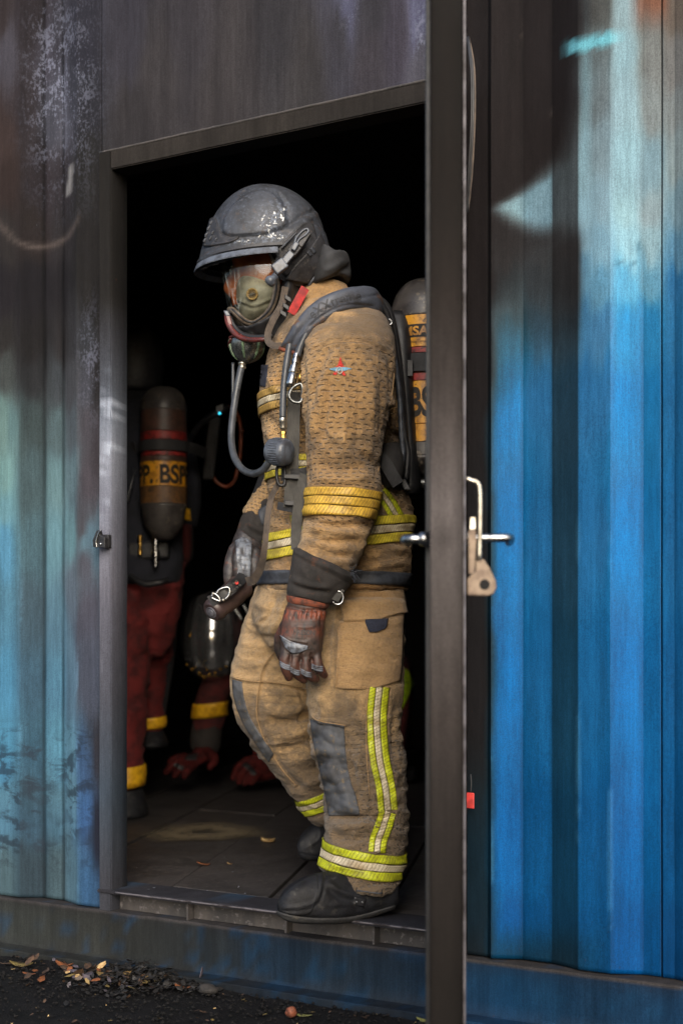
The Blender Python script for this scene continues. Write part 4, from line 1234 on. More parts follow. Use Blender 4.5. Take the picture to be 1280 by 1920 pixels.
# ------------------------------------------------------------------ the open door (hinged on the right, seen edge-on)
pf = at(872, HOR, 2.28); hin = at_y(872.5, HOR, -0.03)     # outer skin: free edge and hinge side
dd = (hin - pf); dl = np.linalg.norm(dd); dd /= dl
nn_ = np.array([dd[1], -dd[0], 0.0])                        # from the inner side towards the outer skin
if nn_ @ RV < 0: nn_ = -nn_
tw = 0.0585                                                  # door thickness
pf2 = pf - nn_ * 0.0
z0, z1 = 0.155, 2.17
def dpt(s, t, z):                                            # s along the door from its free edge, t across (outer skin = 0, inwards negative)
    r_ = pf + dd * s + nn_ * t
    return np.array([r_[0], r_[1], z])
def dbox(s0, s1, t0, t1, za, zb, g=None):
    g = g or Geo()
    c = [dpt(s, t, z) for z in (za, zb) for s, t in ((s0, t0), (s1, t0), (s1, t1), (s0, t1))]
    return g.add(c, [(0, 3, 2, 1), (4, 5, 6, 7), (0, 1, 5, 4), (1, 2, 6, 5), (2, 3, 7, 6), (3, 0, 4, 7)])
def door_part(name, g, m, bevel=0.0, parent=None, smooth=False):
    o = g.obj(name, m, parent or ct, smooth, bevel)
    return o
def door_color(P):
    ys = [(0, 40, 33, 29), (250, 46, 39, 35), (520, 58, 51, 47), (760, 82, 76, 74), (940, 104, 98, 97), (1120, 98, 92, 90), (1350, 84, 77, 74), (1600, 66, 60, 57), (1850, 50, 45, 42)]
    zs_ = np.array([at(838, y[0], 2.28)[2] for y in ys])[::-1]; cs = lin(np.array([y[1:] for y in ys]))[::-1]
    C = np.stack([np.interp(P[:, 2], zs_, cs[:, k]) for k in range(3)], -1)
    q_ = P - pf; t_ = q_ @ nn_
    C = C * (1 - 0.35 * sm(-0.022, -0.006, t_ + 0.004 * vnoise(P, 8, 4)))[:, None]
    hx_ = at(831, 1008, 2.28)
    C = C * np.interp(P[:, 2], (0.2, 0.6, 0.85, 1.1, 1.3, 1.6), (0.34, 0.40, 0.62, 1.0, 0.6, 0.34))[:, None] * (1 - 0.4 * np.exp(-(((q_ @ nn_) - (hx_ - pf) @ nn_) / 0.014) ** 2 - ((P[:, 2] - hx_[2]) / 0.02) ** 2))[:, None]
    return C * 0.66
def door_leaf():
    n1_, n2_ = 9, 170
    prof = [(dl - 0.01, -tw), (0.3, -tw), (0.02, -tw), (0.004, -tw), (0.0012, -tw + 0.0012), (0.0, -tw + 0.004)] + [(0.0, -tw + 0.004 + (tw - 0.0115) * k / 8) for k in range(1, 9)] + [(0.0012, -0.0047), (0.004, -0.0035), (0.02, -0.0035), (0.3, -0.0035), (dl - 0.01, -0.0035)]
    zs_ = np.linspace(z0, z1, n2_)
    V = np.array([dpt(s_, t_, z_) for z_ in zs_ for s_, t_ in prof])
    n_ = len(prof)
    Fc = [(j * n_ + i, j * n_ + (i + 1) % n_, (j + 1) * n_ + (i + 1) % n_, (j + 1) * n_ + i) for j in range(n2_ - 1) for i in range(n_)]
    Fc += [tuple(range(n_ - 1, -1, -1)), tuple((n2_ - 1) * n_ + i for i in range(n_))]
    V = V + dd * (0.0008 * fbm(V, 6, 2, 91))[:, None]
    o = mesh_obj('door', V, Fc, M['wall'], ct)
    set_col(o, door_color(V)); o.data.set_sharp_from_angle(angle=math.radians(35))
    return o
door = door_leaf()
door_part('skin_plate', dbox(-0.004, dl - 0.015, -0.003, 0.0, z0 - 0.01, z1 + 0.01), M['door_lip'], 0.0008, door)
door_part('seal_strip', dbox(0.10, dl - 0.06, -tw - 0.010, -tw - 0.0005, z0 + 0.05, z1 - 0.05), M['rubber'], 0.002, door)
def dp_pix(px, py, s, t=None):           # a point at distance s behind the free edge, seen at that pixel
    Zs = (pf + dd * s - CAM) @ DV
    return at(px, py, Zs)
# lever handles on both sides
g = Geo()
s0 = 0.075
h0 = dpt(s0, 0.0, 0); zc = at(900, 1009, (h0 - CAM) @ DV)[2]
A_ = [dpt(s0, 0.001, zc), dpt(s0, 0.03, zc), dpt(s0, 0.064, zc), dpt(s0 + 0.006, 0.073, zc), dpt(s0 + 0.03, 0.077, zc), dpt(s0 + 0.115, 0.077, zc)]
g.tube(A_, [0.0075] * 6, 14, 5)
g.lathe(dpt(s0, 0.0005, zc), nn_, [(0.013, 0), (0.013, 0.006), (0.009, 0.009)], 24)
door_part('lever_handle', g, M['steel'], 0, door, True)
g = Geo()
z2 = zc - 0.001
g.tube([dpt(s0, -tw - 0.001, z2), dpt(s0, -tw - 0.02, z2), dpt(s0 + 0.001, -tw - 0.036, z2), dpt(s0 + 0.016, -tw - 0.045, z2), dpt(s0 + 0.05, -tw - 0.046, z2), dpt(s0 + 0.11, -tw - 0.044, z2)], [0.0075, 0.0078, 0.008, 0.0085, 0.008, 0.007], 14, 5)
g.lathe(dpt(s0, -tw - 0.0005, z2), -nn_, [(0.012, 0), (0.012, 0.016), (0.0095, 0.02)], 24)
door_part('lever_handle', g, M['steel'], 0, door, True)
# hasp plate, lug and pull rod on the outer skin
sp0 = 0.045
Zs = (dpt(sp0, 0, 0) - CAM) @ DV
def pl(px, py, ds=0.0): return at(px, py, Zs + ds)
g = Geo()
outl = [(876, 1116), (875, 1086), (884, 1076), (891, 1072), (891, 1052), (906, 1048), (918, 1066), (929, 1090), (930, 1102), (924, 1113), (914, 1117)]
g.extrude([pl(*p_) for p_ in outl], dd * 0.008)
hasp = door_part('hasp_plate', g, M['latch'], 0.0015, door)
g = Geo().lathe(pl(908, 1096, -0.0015), dd, [(0.0088, 0), (0.0088, 0.0006)], 24)
door_part('hasp_hole', g, M['soot'], 0, door)
g = Geo().extrude([pl(*p_) for p_ in [(878, 1076), (877, 994), (891, 992), (893, 1010), (889, 1076)]], dd * 0.012)
door_part('lock_case', g, M['latch'], 0.0015, door)
g = Geo().extrude([pl(*p_) for p_ in [(880, 993), (881, 970), (891, 970), (891, 992)]], dd * 0.008)
door_part('lock_pin', g, M['zinc'], 0.001, door)
g = Geo().tube([pl(874, 897), pl(884, 901), pl(893, 904), pl(898, 913), pl(899.5, 940), pl(899, 1000), pl(898, 1050)], 0.0038, 10, 5)
door_part('pull_rod', g, M['zinc'], 0, door, True)
# wiring that sags behind the upper part of the door
for k, (dx_, w_) in enumerate(((0, 0.004), (3, 0.003), (-3, 0.003))):
    g = Geo().tube([at(877 + dx_ * .3, 70, 3.15), at(885 + dx_, 130, 3.12), at(886 + dx_, 220, 3.1), at(881 + dx_, 320, 3.12), at(875 + dx_ * .3, 400, 3.15)], w_, 8)
    door_part('wire', g, M['web_brown'] if k == 1 else M['rubber'], 0, door, True)
# red tag tied low on the hinge side
p = at_y(884, 1501, -0.02)
t = thing('red_tag', 'small red plastic tag hanging low on the wall beside the open door', 'tag', p)
Geo().box(p + (-0.012, -0.004, -0.018), p + (0.007, 0.0, 0.018)).obj('tag_plate', M['red_tag'], t, bevel=0.002)
Geo().tube([p + (-0.002, -0.002, 0.018), p + (-0.001, -0.001, 0.04), p + (-0.004, 0.002, 0.06)], 0.0015, 6).obj('tag_cord', M['rubber'], t, smooth=True)

# ------------------------------------------------------------------ leaves, stones and dirt
def leaf(name, label, cat, p, size, wid, m, rot, tilt=0.1, curl=0.25, group=None, roll=0.0):
    n = 9; V = []; Fc = []
    for i in range(n):
        t_ = i / (n - 1)
        w = wid * (math.sin(math.pi * min(1, t_ * 0.96 + 0.03)) ** 0.8) / 2
        for j in range(-2, 3):
            s_ = j / 2
            V.append((size * (t_ - 0.5), w * s_ * (1 + 0.12 * rnd.uniform(-1, 1)), curl * size * ((t_ - 0.5) ** 2 * 1.6 + 0.25 * (s_ * wid / size) ** 2 * 2) + 0.04 * size * rnd.uniform(-.3, .3)))
    for i in range(n - 1):
        for j in range(4):
            Fc.append((i * 5 + j, (i + 1) * 5 + j, (i + 1) * 5 + j + 1, i * 5 + j + 1))
    V = np.array(V)
    R = np.array((Matrix.Rotation(rot, 3, 'Z') @ Matrix.Rotation(tilt, 3, 'Y') @ Matrix.Rotation(roll, 3, 'X')))
    V = V @ R.T
    V[:, 2] -= V[:, 2].min() - 0.0012
    o = mesh_obj(name, V, Fc, m)
    o.location = p
    so = o.modifiers.new('solid', 'SOLIDIFY'); so.thickness = 0.0008
    return tag(o, label, cat, group or ('single leaves lying on the ground and floor' if cat == 'leaf' else None))
ZF = SILL_Z + 0.001
leaf('dry_leaf', 'pale dry leaf lying alone on the floor in front of the rear boot', 'leaf', at_z(502, 1580, ZF), 0.046, 0.060, M['leaf_pale'], 0.5, 0.05, 0.25)
leaf('dry_leaf', 'curled brown leaf with a pale tip on the floor joint', 'leaf', at_z(381, 1623, ZF), 0.040, 0.030, M['leaf_orange'], 0.8, 0.2, 0.3)
leaf('wood_splinter', 'thin white splinter lying on the sooty floor', 'splinter', at_z(430, 1620, ZF), 0.034, 0.005, M['leaf_pale'], -0.5, 0, 0.1)
leaf('dry_leaf', 'pale green leaf leaning on the bottom rail above the dirt heap', 'leaf', at_z(184, 1786, 0.012), 0.060, 0.030, M['leaf_green'], -0.1, 0.1, 0.25, roll=0.9)
leaf('dry_leaf', 'yellow jagged leaf on the asphalt at the left edge of the dirt', 'leaf', at_z(40, 1812, 0.0), 0.062, 0.04, M['leaf_yellow'], 0.7, 0.1, 0.3)
leaf('dry_leaf', 'small orange leaf flat on the asphalt left of the dirt heap', 'leaf', at_z(55, 1827, 0.0), 0.042, 0.016, M['leaf_orange'], 0.1, 0.0, 0.2)
leaf('dry_leaf', 'pinkish tan leaf standing up out of the dirt heap', 'leaf', at_z(252, 1797, 0.015), 0.05, 0.018, M['leaf_pale'], 0.6, -0.5, 0.3)
leaf('dry_leaf', 'grey leaf standing upright at the foot of the bottom rail', 'leaf', at_z(378, 1842, 0.0), 0.04, 0.022, M['leaf_grey'], 0.3, -1.3, 0.2)
leaf('dry_leaf', 'amber leaf on the asphalt beside the grey stone', 'leaf', at_z(342, 1853, 0.0), 0.045, 0.022, M['leaf_orange'], 0.1, 0.05, 0.3)
leaf('dry_leaf', 'pointed green leaf on the asphalt beside the round dried fruit', 'leaf', at_z(568, 1905, 0.0), 0.045, 0.018, M['leaf_green'], 0.2, 0.0, 0.2)
leaf('dry_leaf', 'brown crumpled leaf under the bottom rail left of the door edge', 'leaf', at_z(712, 1894, 0.0), 0.045, 0.022, M['leaf_brown'], 0.1, 0.05, 0.5)
leaf('dry_leaf', 'light green leaf tip beside the lower end of the door edge', 'leaf', at_z(796, 1916, 0.0), 0.042, 0.022, M['leaf_green'], 0.1, 0.05, 0.3)
leaf('dry_leaf', 'rusty orange leaf lying in the middle of the dirt heap', 'leaf', at_z(120, 1812, 0.004), 0.05, 0.03, M['leaf_orange'], 0.3, 0.1, 0.4)
leaf('dry_leaf', 'long brown stalk-like leaf at the far left edge of the asphalt', 'leaf', at_z(16, 1808, 0.0), 0.07, 0.014, M['leaf_brown'], 1.0, 0.1, 0.2)
def blob(name, label, cat, p, r, m, sq=(1, 1, 0.7), seed=0):
    V, Fc = [], []
    nu, nv = 16, 10
    for j in range(nv):
        a_ = math.pi * j / (nv - 1)
        for i in range(nu):
            q_ = 2 * math.pi * i / nu
            V.append((math.sin(a_) * math.cos(q_), math.sin(a_) * math.sin(q_), math.cos(a_)))
    V = np.array(V); V *= (1 + 0.22 * fbm(V, 1.6, 3, seed))[:, None] * r; V *= sq
    V[:, 2] -= V[:, 2].min() + r * 0.1
    o = mesh_obj(name, V, grid_faces(nu, nv, True), m); o.location = p
    return tag(o, label, cat)
blob('stone', 'rough grey stone on the asphalt under the upright leaf', 'stone', at_z(390, 1862, 0.0), 0.021, M['stone'], (1.3, 0.9, 0.55), 3)
blob('dried_fruit', 'round orange dried fruit on the asphalt near the front edge', 'fruit', at_z(546, 1907, 0.0), 0.014, M['orange_fruit'], (1, 1, 0.9), 5)
# litter: a heap of rotten leaf scraps along the rail and crumbs strewn over the asphalt
g = Geo()
def scrap(g, p, s, rot, tilt, roll):
    R = np.array(Matrix.Rotation(rot, 3, 'Z') @ Matrix.Rotation(tilt, 3, 'Y') @ Matrix.Rotation(roll, 3, 'X'))
    q_ = np.array([(-.5, -.12, 0), (-.1, -.3, .05), (.35, -.16, 0.02), (.5, .05, .1), (.2, .3, .04), (-.3, .22, .03)]) * s
    q_ *= 1 + 0.25 * rng.uniform(-1, 1, (6, 1))
    g.add(q_ @ R.T + p, [(0, 1, 2, 3, 4, 5)])
for k in range(900):
    px = rnd.gauss(235, 95); u_ = rnd.random()
    if px < 60 or px > 460: continue
    base = at_z(px, 1845, 0.0)
    hgt = math.exp(-((px - 235) / 95) ** 2)
    p = np.array([base[0], -0.07 - abs(rnd.gauss(0, 0.085)) * (0.5 + hgt * 0.6), 0.0])
    p[2] = max(0.0, 0.045 * hgt * max(0, 1 - (-0.07 - p[1]) / 0.16)) * rnd.uniform(0.3, 1) + 0.002
    scrap(g, p, rnd.uniform(0.005, 0.026), rnd.uniform(0, 6.3), rnd.gauss(0, 0.35), rnd.gauss(0, 0.35))
lt = g.obj('leaf_litter', M['leaf_dark'])
lt['kind'] = 'stuff'; lt['label'] = 'dark rotten leaf scraps heaped along the container bottom rail'
for nm, m_, cnt, s0_, s1_ in (('leaf_crumbs', 'leaf_brown', 110, 0.006, 0.020), ('pale_crumbs', 'leaf_pale', 46, 0.003, 0.008), ('gravel', 'gravel', 2600, 0.003, 0.011), ('olive_crumbs', 'leaf_yellow', 26, 0.008, 0.02)):
    g = Geo()
    for k in range(cnt):
        p = np.array([rnd.uniform(-1.3, 0.9), -0.075 - abs(rnd.gauss(0, 0.32)), 0.0015])
        if nm == 'gravel':
            s_ = rnd.uniform(s0_, s1_)
            a_ = rng.normal(size=(6, 3)) * 0.12 + np.array([(1, 0, 0), (-1, 0, 0), (0, 1, 0), (0, -1, 0), (0, 0, .7), (0, 0, -.7)])
            g.add(a_ * s_ * 0.6 + p, [(0, 2, 4), (2, 1, 4), (1, 3, 4), (3, 0, 4), (2, 0, 5), (1, 2, 5), (3, 1, 5), (0, 3, 5)])
        else:
            scrap(g, p, rnd.uniform(s0_, s1_), rnd.uniform(0, 6.3), rnd.gauss(0, 0.3), rnd.gauss(0, 0.3))
    o = g.obj(nm, M[m_])
    o['kind'] = 'stuff'; o['label'] = 'small crumbs of dirt and leaf strewn over the dark asphalt'
for nm, m_, cnt in (('fallen_leaves', 'leaf_brown', 46), ('fallen_leaves', 'leaf_orange', 12), ('fallen_leaves', 'leaf_yellow', 16), ('fallen_leaves', 'leaf_grey', 26), ('fallen_leaves', 'leaf_pale', 9)):
    g = Geo()
    for k in range(cnt):
        base = at_z(rnd.gauss(190, 95), 1830, 0.0)
        p = np.array([base[0], -0.075 - abs(rnd.gauss(0, 0.09)), 0.004 + 0.02 * rnd.random() ** 2])
        scrap(g, p, rnd.uniform(0.012, 0.036), rnd.uniform(0, 6.3), rnd.gauss(0, 0.4), rnd.gauss(0, 0.5))
    o = g.obj(nm, M[m_]); o['kind'] = 'stuff'; o['label'] = 'withered leaves mixed into the dirt along the bottom rail'
# grit on the floor by the threshold
g = Geo()
for k in range(70):
    p = at_z(rnd.uniform(250, 800), rnd.uniform(1570, 1700), ZF)
    if p[1] < 0.0: continue
    scrap(g, p + (0, 0, 0.0015), rnd.uniform(0.003, 0.009), rnd.uniform(0, 6.3), rnd.gauss(0, 0.2), rnd.gauss(0, 0.2))
o = g.obj('floor_grit', M['grey_pad']); o['kind'] = 'stuff'; o['label'] = 'pale grit scattered over the sooty container floor'
# ------------------------------------------------------------------ the firefighter in the doorway
def loftgeo(*lofts):
    return [l.geo() for l in lofts]

def garment(name, lofts, extra, voxel, m, parent, strokes, it=4, wrinkle=1.0, waffle=None, grime=None, panels=()):
    V, Fc, E = fuse([l.geo() for l in lofts] + list(extra), voxel, it)
    # which limb each point belongs to, for the weave and for wrinkles that run across the limb
    best = np.full(len(V), 1e9); U = np.zeros(len(V)); W = np.zeros(len(V))
    for l in lofts:
        r_, u, v = l.coords(V)
        k = r_ < best
        best[k] = r_[k]; U[k] = u[k]; W[k] = v[k]
    N = normals(V, Fc)
    Q = np.stack([U * 1.0, W * 2.2, 0 * U], -1)
    n1 = fbm(V * (1, 1, 1.7), 9, 3, 61)
    n2 = 1 - np.abs(fbm(V * (0.9, 0.9, 2.4) + 0.05 * np.stack([vnoise(V, 7, 3)] * 3, -1), 11, 3, 71)) * 1.7
    n3 = fbm(V * (1, 1, 1.5), 34, 2, 81)
    wv = wrinkle(V) if callable(wrinkle) else wrinkle
    V = V + N * (wv * (0.0034 * n1 + 0.0026 * np.clip(n2, -1, 1) + 0.0004 * n3))[:, None]
    wp = 0.028 * np.stack([vnoise(V, 9, 101), vnoise(V, 9, 102), vnoise(V, 9, 103)], -1)
    c1 = np.clip(1 - 2.2 * np.abs(fbm((V + wp) * (0.5, 0.5, 1.7), 13, 2, 111)), 0, 1) ** 2
    c2 = np.clip(1 - 2.2 * np.abs(fbm((V + wp * 0.6) * (0.6, 0.6, 1.7), 30, 2, 121)), 0, 1) ** 2
    V = V + N * (wv * (0.0042 * c1 + 0.0018 * c2))[:, None]
    for p_ in panels:
        V = plateau(V, Fc, *p_)
    V = sculpt(V, Fc, strokes)
    V = relax(V, E, 1, 0.15)
    o = mesh_obj(name, V, Fc, m, parent)
    set_uvw(o, np.stack([U, W, 0 * U], -1))
    px, py, _ = proj(V)
    for nm, f in (('waffle', waffle), ('grime', grime)):
        a_ = o.data.attributes.new(nm, 'FLOAT', 'POINT')
        a_.data.foreach_set('value', (f(px, py) if f else np.full(len(V), 0.5)).astype(np.float32))
    return o, V, Fc

ff = thing('person', 'firefighter in tan turnout gear with dark helmet and breathing mask stepping out of the doorway', 'person', at(610, 1680, 3.5) * np.array([1, 1, 0]) + np.array([0, 0, SILL_Z]), 'firefighters of the crew')

# --- body: one continuous figure under the clothes
TZ = 3.66                                 # depth of the body's middle
body_parts = []
def bl(rings): body_parts.append(Loft(rings, 24, 4, 2.0).geo())
bl([(560, 620, 690, 610, TZ, 0.10), (535, 660, 715, 650, TZ, 0.15), (530, 760, 715, 760, TZ, 0.14), (535, 880, 705, 880, TZ, 0.13), (525, 980, 715, 985, TZ, 0.14), (520, 1060, 725, 1070, TZ, 0.145), (540, 1130, 715, 1140, TZ, 0.12)])
bl([(590, 640, 660, 610, TZ, 0.06), (555, 580, 640, 570, 3.62, 0.062), (530, 535, 610, 530, 3.60, 0.062)])
HZ = 3.60                                # head: face turned to the left, looking down
hl = Loft([(470, 395, 520, 385, HZ, 0.03), (448, 415, 570, 405, HZ, 0.066), (438, 440, 588, 440, HZ, 0.072), (440, 470, 592, 480, HZ, 0.072), (437, 500, 585, 510, HZ, 0.070), (443, 530, 570, 540, HZ, 0.066), (446, 560, 548, 562, HZ, 0.066), (455, 588, 530, 585, HZ, 0.052), (468, 606, 510, 604, HZ, 0.03)], 32, 5, 2.1)
body_parts.append(hl.geo())
body_parts.append(limb([(450, 488, HZ, 0.010), (436, 520, HZ, 0.014), (430, 542, HZ, 0.017), (440, 550, HZ, 0.012)]))             # nose
body_parts.append(limb([(446, 566, HZ - 0.022, 0.008), (441, 568, HZ, 0.010), (446, 566, HZ + 0.022, 0.008)]))                  # lips
body_parts.append(limb([(447, 576, HZ - 0.02, 0.007), (443, 578, HZ, 0.009), (447, 576, HZ + 0.02, 0.007)]))
body_parts.append(limb([(444, 478, HZ - 0.05, 0.010), (436, 476, HZ - 0.02, 0.012), (436, 476, HZ + 0.02, 0.012), (444, 478, HZ + 0.05, 0.010)]))  # brow
for s_ in (-1, 1):
    body_parts.append(limb([(446, 497, HZ + s_ * 0.031, 0.011), (449, 497, HZ + s_ * 0.031, 0.011)]))                           # eyes
    body_parts.append(limb([(524, 480, HZ + s_ * 0.078, 0.008), (532, 500, HZ + s_ * 0.084, 0.012), (524, 528, HZ + s_ * 0.078, 0.008)]))  # ears
body_parts.append(limb([(650, 640, 3.50, 0.075), (655, 760, 3.42, 0.058), (650, 890, 3.40, 0.048), (625, 1000, 3.38, 0.042), (590, 1110, 3.345, 0.031)]))
body_parts.append(limb([(620, 650, 3.82, 0.07), (570, 780, 3.88, 0.056), (515, 900, 3.88, 0.046), (478, 990, 3.86, 0.04), (455, 1050, 3.83, 0.031)]))
body_parts.append(limb([(660, 1110, 3.62, 0.075), (665, 1250, 3.50, 0.070), (672, 1390, 3.47, 0.058), (690, 1500, 3.45, 0.056), (685, 1620, 3.42, 0.042), (690, 1680, 3.41, 0.04)]))
body_parts.append(limb([(560, 1100, 3.74, 0.09), (520, 1230, 3.72, 0.078), (525, 1340, 3.72, 0.060), (570, 1440, 3.77, 0.056), (618, 1530, 3.86, 0.042), (625, 1575, 3.9, 0.038)]))
bV, bF, bE = fuse(body_parts, 0.008, 3)
body = mesh_obj('body', bV, bF, M['skin'], ff)
body.data.materials.append(M['under'])
zc = bV[:, 2]
pxb, pyb, _ = proj(bV)
skin = (pyb < 575) & (pxb < 600)
for p_ in body.data.polygons:
    p_.material_index = 0 if skin[list(p_.vertices)].all() else 1

# --- trousers
near_leg = Loft([(566, 1130, 752, 1130, 3.54, 0.13), (566, 1200, 757, 1200, 3.51, 0.135), (573, 1280, 755, 1285, 3.48, 0.125), (580, 1340, 750, 1345, 3.47, 0.112), (589, 1400, 752, 1402, 3.465, 0.104), (601, 1450, 757, 1455, 3.46, 0.104), (611, 1500, 761, 1505, 3.45, 0.104), (612, 1550, 762, 1555, 3.44, 0.104), (608, 1595, 759, 1600, 3.43, 0.104), (607, 1630, 752, 1635, 3.42, 0.10), (620, 1640, 744, 1668, 3.41, 0.092)], 48, 5)
far_leg = Loft([(481, 1100, 640, 1100, 3.74, 0.11), (461, 1155, 625, 1155, 3.72, 0.115), (442, 1220, 610, 1215, 3.71, 0.11), (433, 1270, 600, 1262, 3.71, 0.105), (437, 1312, 598, 1300, 3.71, 0.10), (452, 1356, 602, 1330, 3.72, 0.098), (482, 1404, 618, 1368, 3.74, 0.095), (512, 1444, 632, 1408, 3.77, 0.092), (545, 1483, 648, 1442, 3.80, 0.088), (570, 1512, 660, 1474, 3.83, 0.084), (592, 1545, 668, 1512, 3.86, 0.078)], 44, 5)
pelvis = Loft([(492, 1060, 750, 1060, 3.65, 0.155), (484, 1100, 752, 1100, 3.65, 0.175), (474, 1150, 755, 1150, 3.64, 0.18), (500, 1205, 756, 1205, 3.62, 0.165), (560, 1240, 740, 1245, 3.60, 0.12)], 48, 4)
tr_strokes = [
    ([(600, 1300), (604, 1340), (590, 1380)], 5, 4), ([(650, 1300), (664, 1340), (690, 1370)], 6, 5), ([(662, 1300), (680, 1332), (704, 1345)], 5, -5), ([(680, 1380), (672, 1430), (684, 1480)], 5, 5), ([(745, 1300), (738, 1380), (748, 1470)], 5, -4.5), ([(752, 1400), (740, 1460), (750, 1530)], 5, 4), ([(540, 1110), (525, 1160), (500, 1200)], 7, 5), ([(520, 1110), (505, 1150), (480, 1180)], 5, -4.5), ([(560, 1290), (568, 1330), (560, 1370)], 5, -5),
    # far leg: fine cross folds of the thigh, side seam, bunching behind the knee
    ([(470, 1130), (520, 1145), (560, 1150)], 6, 4), ([(455, 1165), (500, 1172), (540, 1172)], 5, 3), ([(452, 1185), (490, 1195), (530, 1192)], 5, -4),
    ([(445, 1205), (490, 1212), (525, 1205)], 5, 3), ([(440, 1228), (480, 1232), (520, 1222)], 5, -3), ([(438, 1245), (470, 1248), (515, 1238)], 5, 3),
    ([(525, 1215), (500, 1250), (490, 1290), (485, 1340), (500, 1390), (530, 1440), (560, 1475)], 4, -4, False), ([(519, 1215), (494, 1250), (484, 1290), (479, 1340), (494, 1390), (524, 1440), (554, 1475)], 3, 2.5, False),
    ([(434, 1268), (470, 1275), (520, 1278), (575, 1290)], 3, 3, False), ([(434, 1275), (470, 1282), (520, 1285), (575, 1297)], 3, -3, False),
    ([(490, 1322), (530, 1335), (585, 1320)], 10, 9), ([(495, 1350), (540, 1355), (590, 1335)], 8, -9), ([(505, 1375), (550, 1378), (600, 1350)], 8, 7), ([(515, 1400), (560, 1400), (612, 1370)], 7, -7), ([(530, 1425), (575, 1420), (618, 1392)], 8, 6), ([(550, 1450), (590, 1442), (628, 1412)], 7, -6), ([(560, 1472), (600, 1460), (640, 1430)], 7, 5),
    ([(520, 1290), (550, 1300), (575, 1330)], 7, 6), ([(505, 1240), (545, 1262), (580, 1262)], 7, 5), ([(500, 1230), (545, 1248), (575, 1250)], 5, -5),
    # near leg
    ([(583, 1340), (600, 1349), (650, 1358)], 4, 4, False), ([(583, 1348), (600, 1357), (650, 1366)], 3, -4, False),
    ([(640, 1130), (634, 1200), (630, 1285)], 3, -4, False), ([(632, 1130), (626, 1200), (622, 1285)], 4, 4, False),
    ([(590, 1300), (620, 1330), (640, 1340)], 8, 5), ([(690, 1300), (688, 1400), (695, 1500), (690, 1560)], 3, -3, False),
    ([(655, 1370), (662, 1440), (676, 1520)], 4, -4), ([(648, 1400), (668, 1430), (690, 1440)], 7, 6), ([(668, 1470), (690, 1490), (720, 1492)], 8, 5),
    ([(612, 1512), (640, 1532), (690, 1528), (730, 1535), (758, 1520)], 9, -11), ([(612, 1536), (650, 1552), (700, 1545), (757, 1548)], 9, 12), ([(615, 1560), (650, 1574), (690, 1566), (715, 1580)], 8, -9), ([(640, 1500), (670, 1522), (700, 1515)], 8, 8),
    ([(690, 1568), (720, 1560), (756, 1570)], 8, 6), ([(655, 1575), (672, 1562), (695, 1572)], 5, 8), ([(700, 1500), (740, 1510), (760, 1500)], 6, -6), ([(690, 1545), (720, 1534), (755, 1552)], 5, -6), ([(715, 1440), (740, 1452), (758, 1445)], 6, 4), ([(700, 1380), (735, 1392), (752, 1384)], 7, -4), ([(720, 1470), (745, 1478), (760, 1470)], 6, -4),
    ([(612, 1652), (650, 1668), (700, 1676), (742, 1672)], 5, 6), ([(610, 1622), (650, 1645), (700, 1658), (742, 1650)], 5, -3),
    ([(660, 1500), (690, 1470), (735, 1462)], 5, -4), ([(610, 1440), (640, 1470), (660, 1520)], 6, 4)]
tr_wr = lambda V: 0.75 + 0.75 * sm(1290, 1420, proj(V)[1])
def tr_waf(px, py): return 0.10 + 0.75 * sm(1300, 1400, py) * sm(640, 690, px) + 0.25 * sm(1300, 1400, py) + 0.0 * px
def tr_gr(px, py): return 0.34 + 0.55 * np.exp(-((px - 645) / 40.0) ** 2 - ((py - 1555) / 50.0) ** 2) + 0.5 * np.exp(-((px - 668) / 16.0) ** 2 - ((py - 1440) / 60.0) ** 2) + 0.5 * np.exp(-((px - 480) / 24.0) ** 2 - ((py - 1360) / 60.0) ** 2) + 0.75 * sm(1300, 1520, py) + 0.25 * sm(1450, 1560, py) + 0.35 * np.exp(-((px - 640) / 26.0) ** 2) * sm(1100, 1200, py)
trousers, tV, tF = garment('trousers', [near_leg, far_leg, pelvis], [], 0.0050, M['tan_smooth'], ff, [(st[0], st[1], st[2] * 1.5, *st[3:]) for st in tr_strokes], 4, tr_wr, tr_waf, tr_gr)
tb = bvh_of(tV, tF)

# --- jacket with both sleeves and collar
torso = Loft([(575, 572, 690, 560, 3.66, 0.12), (540, 600, 712, 590, 3.66, 0.19), (512, 640, 735, 630, 3.66, 0.215), (497, 690, 750, 690, 3.655, 0.20), (488, 745, 755, 745, 3.655, 0.195), (493, 800, 752, 800, 3.655, 0.19), (500, 850, 742, 850, 3.655, 0.185), (503, 900, 742, 895, 3.655, 0.182), (504, 940, 760, 920, 3.655, 0.19), (500, 980, 771, 965, 3.655, 0.197), (495, 1030, 770, 1010, 3.655, 0.197), (490, 1065, 767, 1055, 3.655, 0.195), (487, 1090, 763, 1090, 3.655, 0.195), (487, 1106, 762, 1106, 3.655, 0.195)], 56, 5, 2.3)
sleeve = Loft([(612, 572, 690, 572, 3.56, 0.06), (586, 606, 722, 598, 3.49, 0.098), (571, 650, 738, 640, 3.435, 0.112), (564, 700, 740, 695, 3.405, 0.114), (567, 760, 732, 755, 3.39, 0.108), (573, 820, 720, 818, 3.385, 0.099), (577, 870, 712, 868, 3.385, 0.094), (577, 920, 711, 918, 3.385, 0.092), (575, 958, 702, 960, 3.38, 0.088), (568, 990, 688, 1012, 3.372, 0.082), (560, 1020, 668, 1054, 3.362, 0.074), (550, 1052, 652, 1092, 3.35, 0.064), (543, 1090, 638, 1112, 3.345, 0.05)], 48, 5)
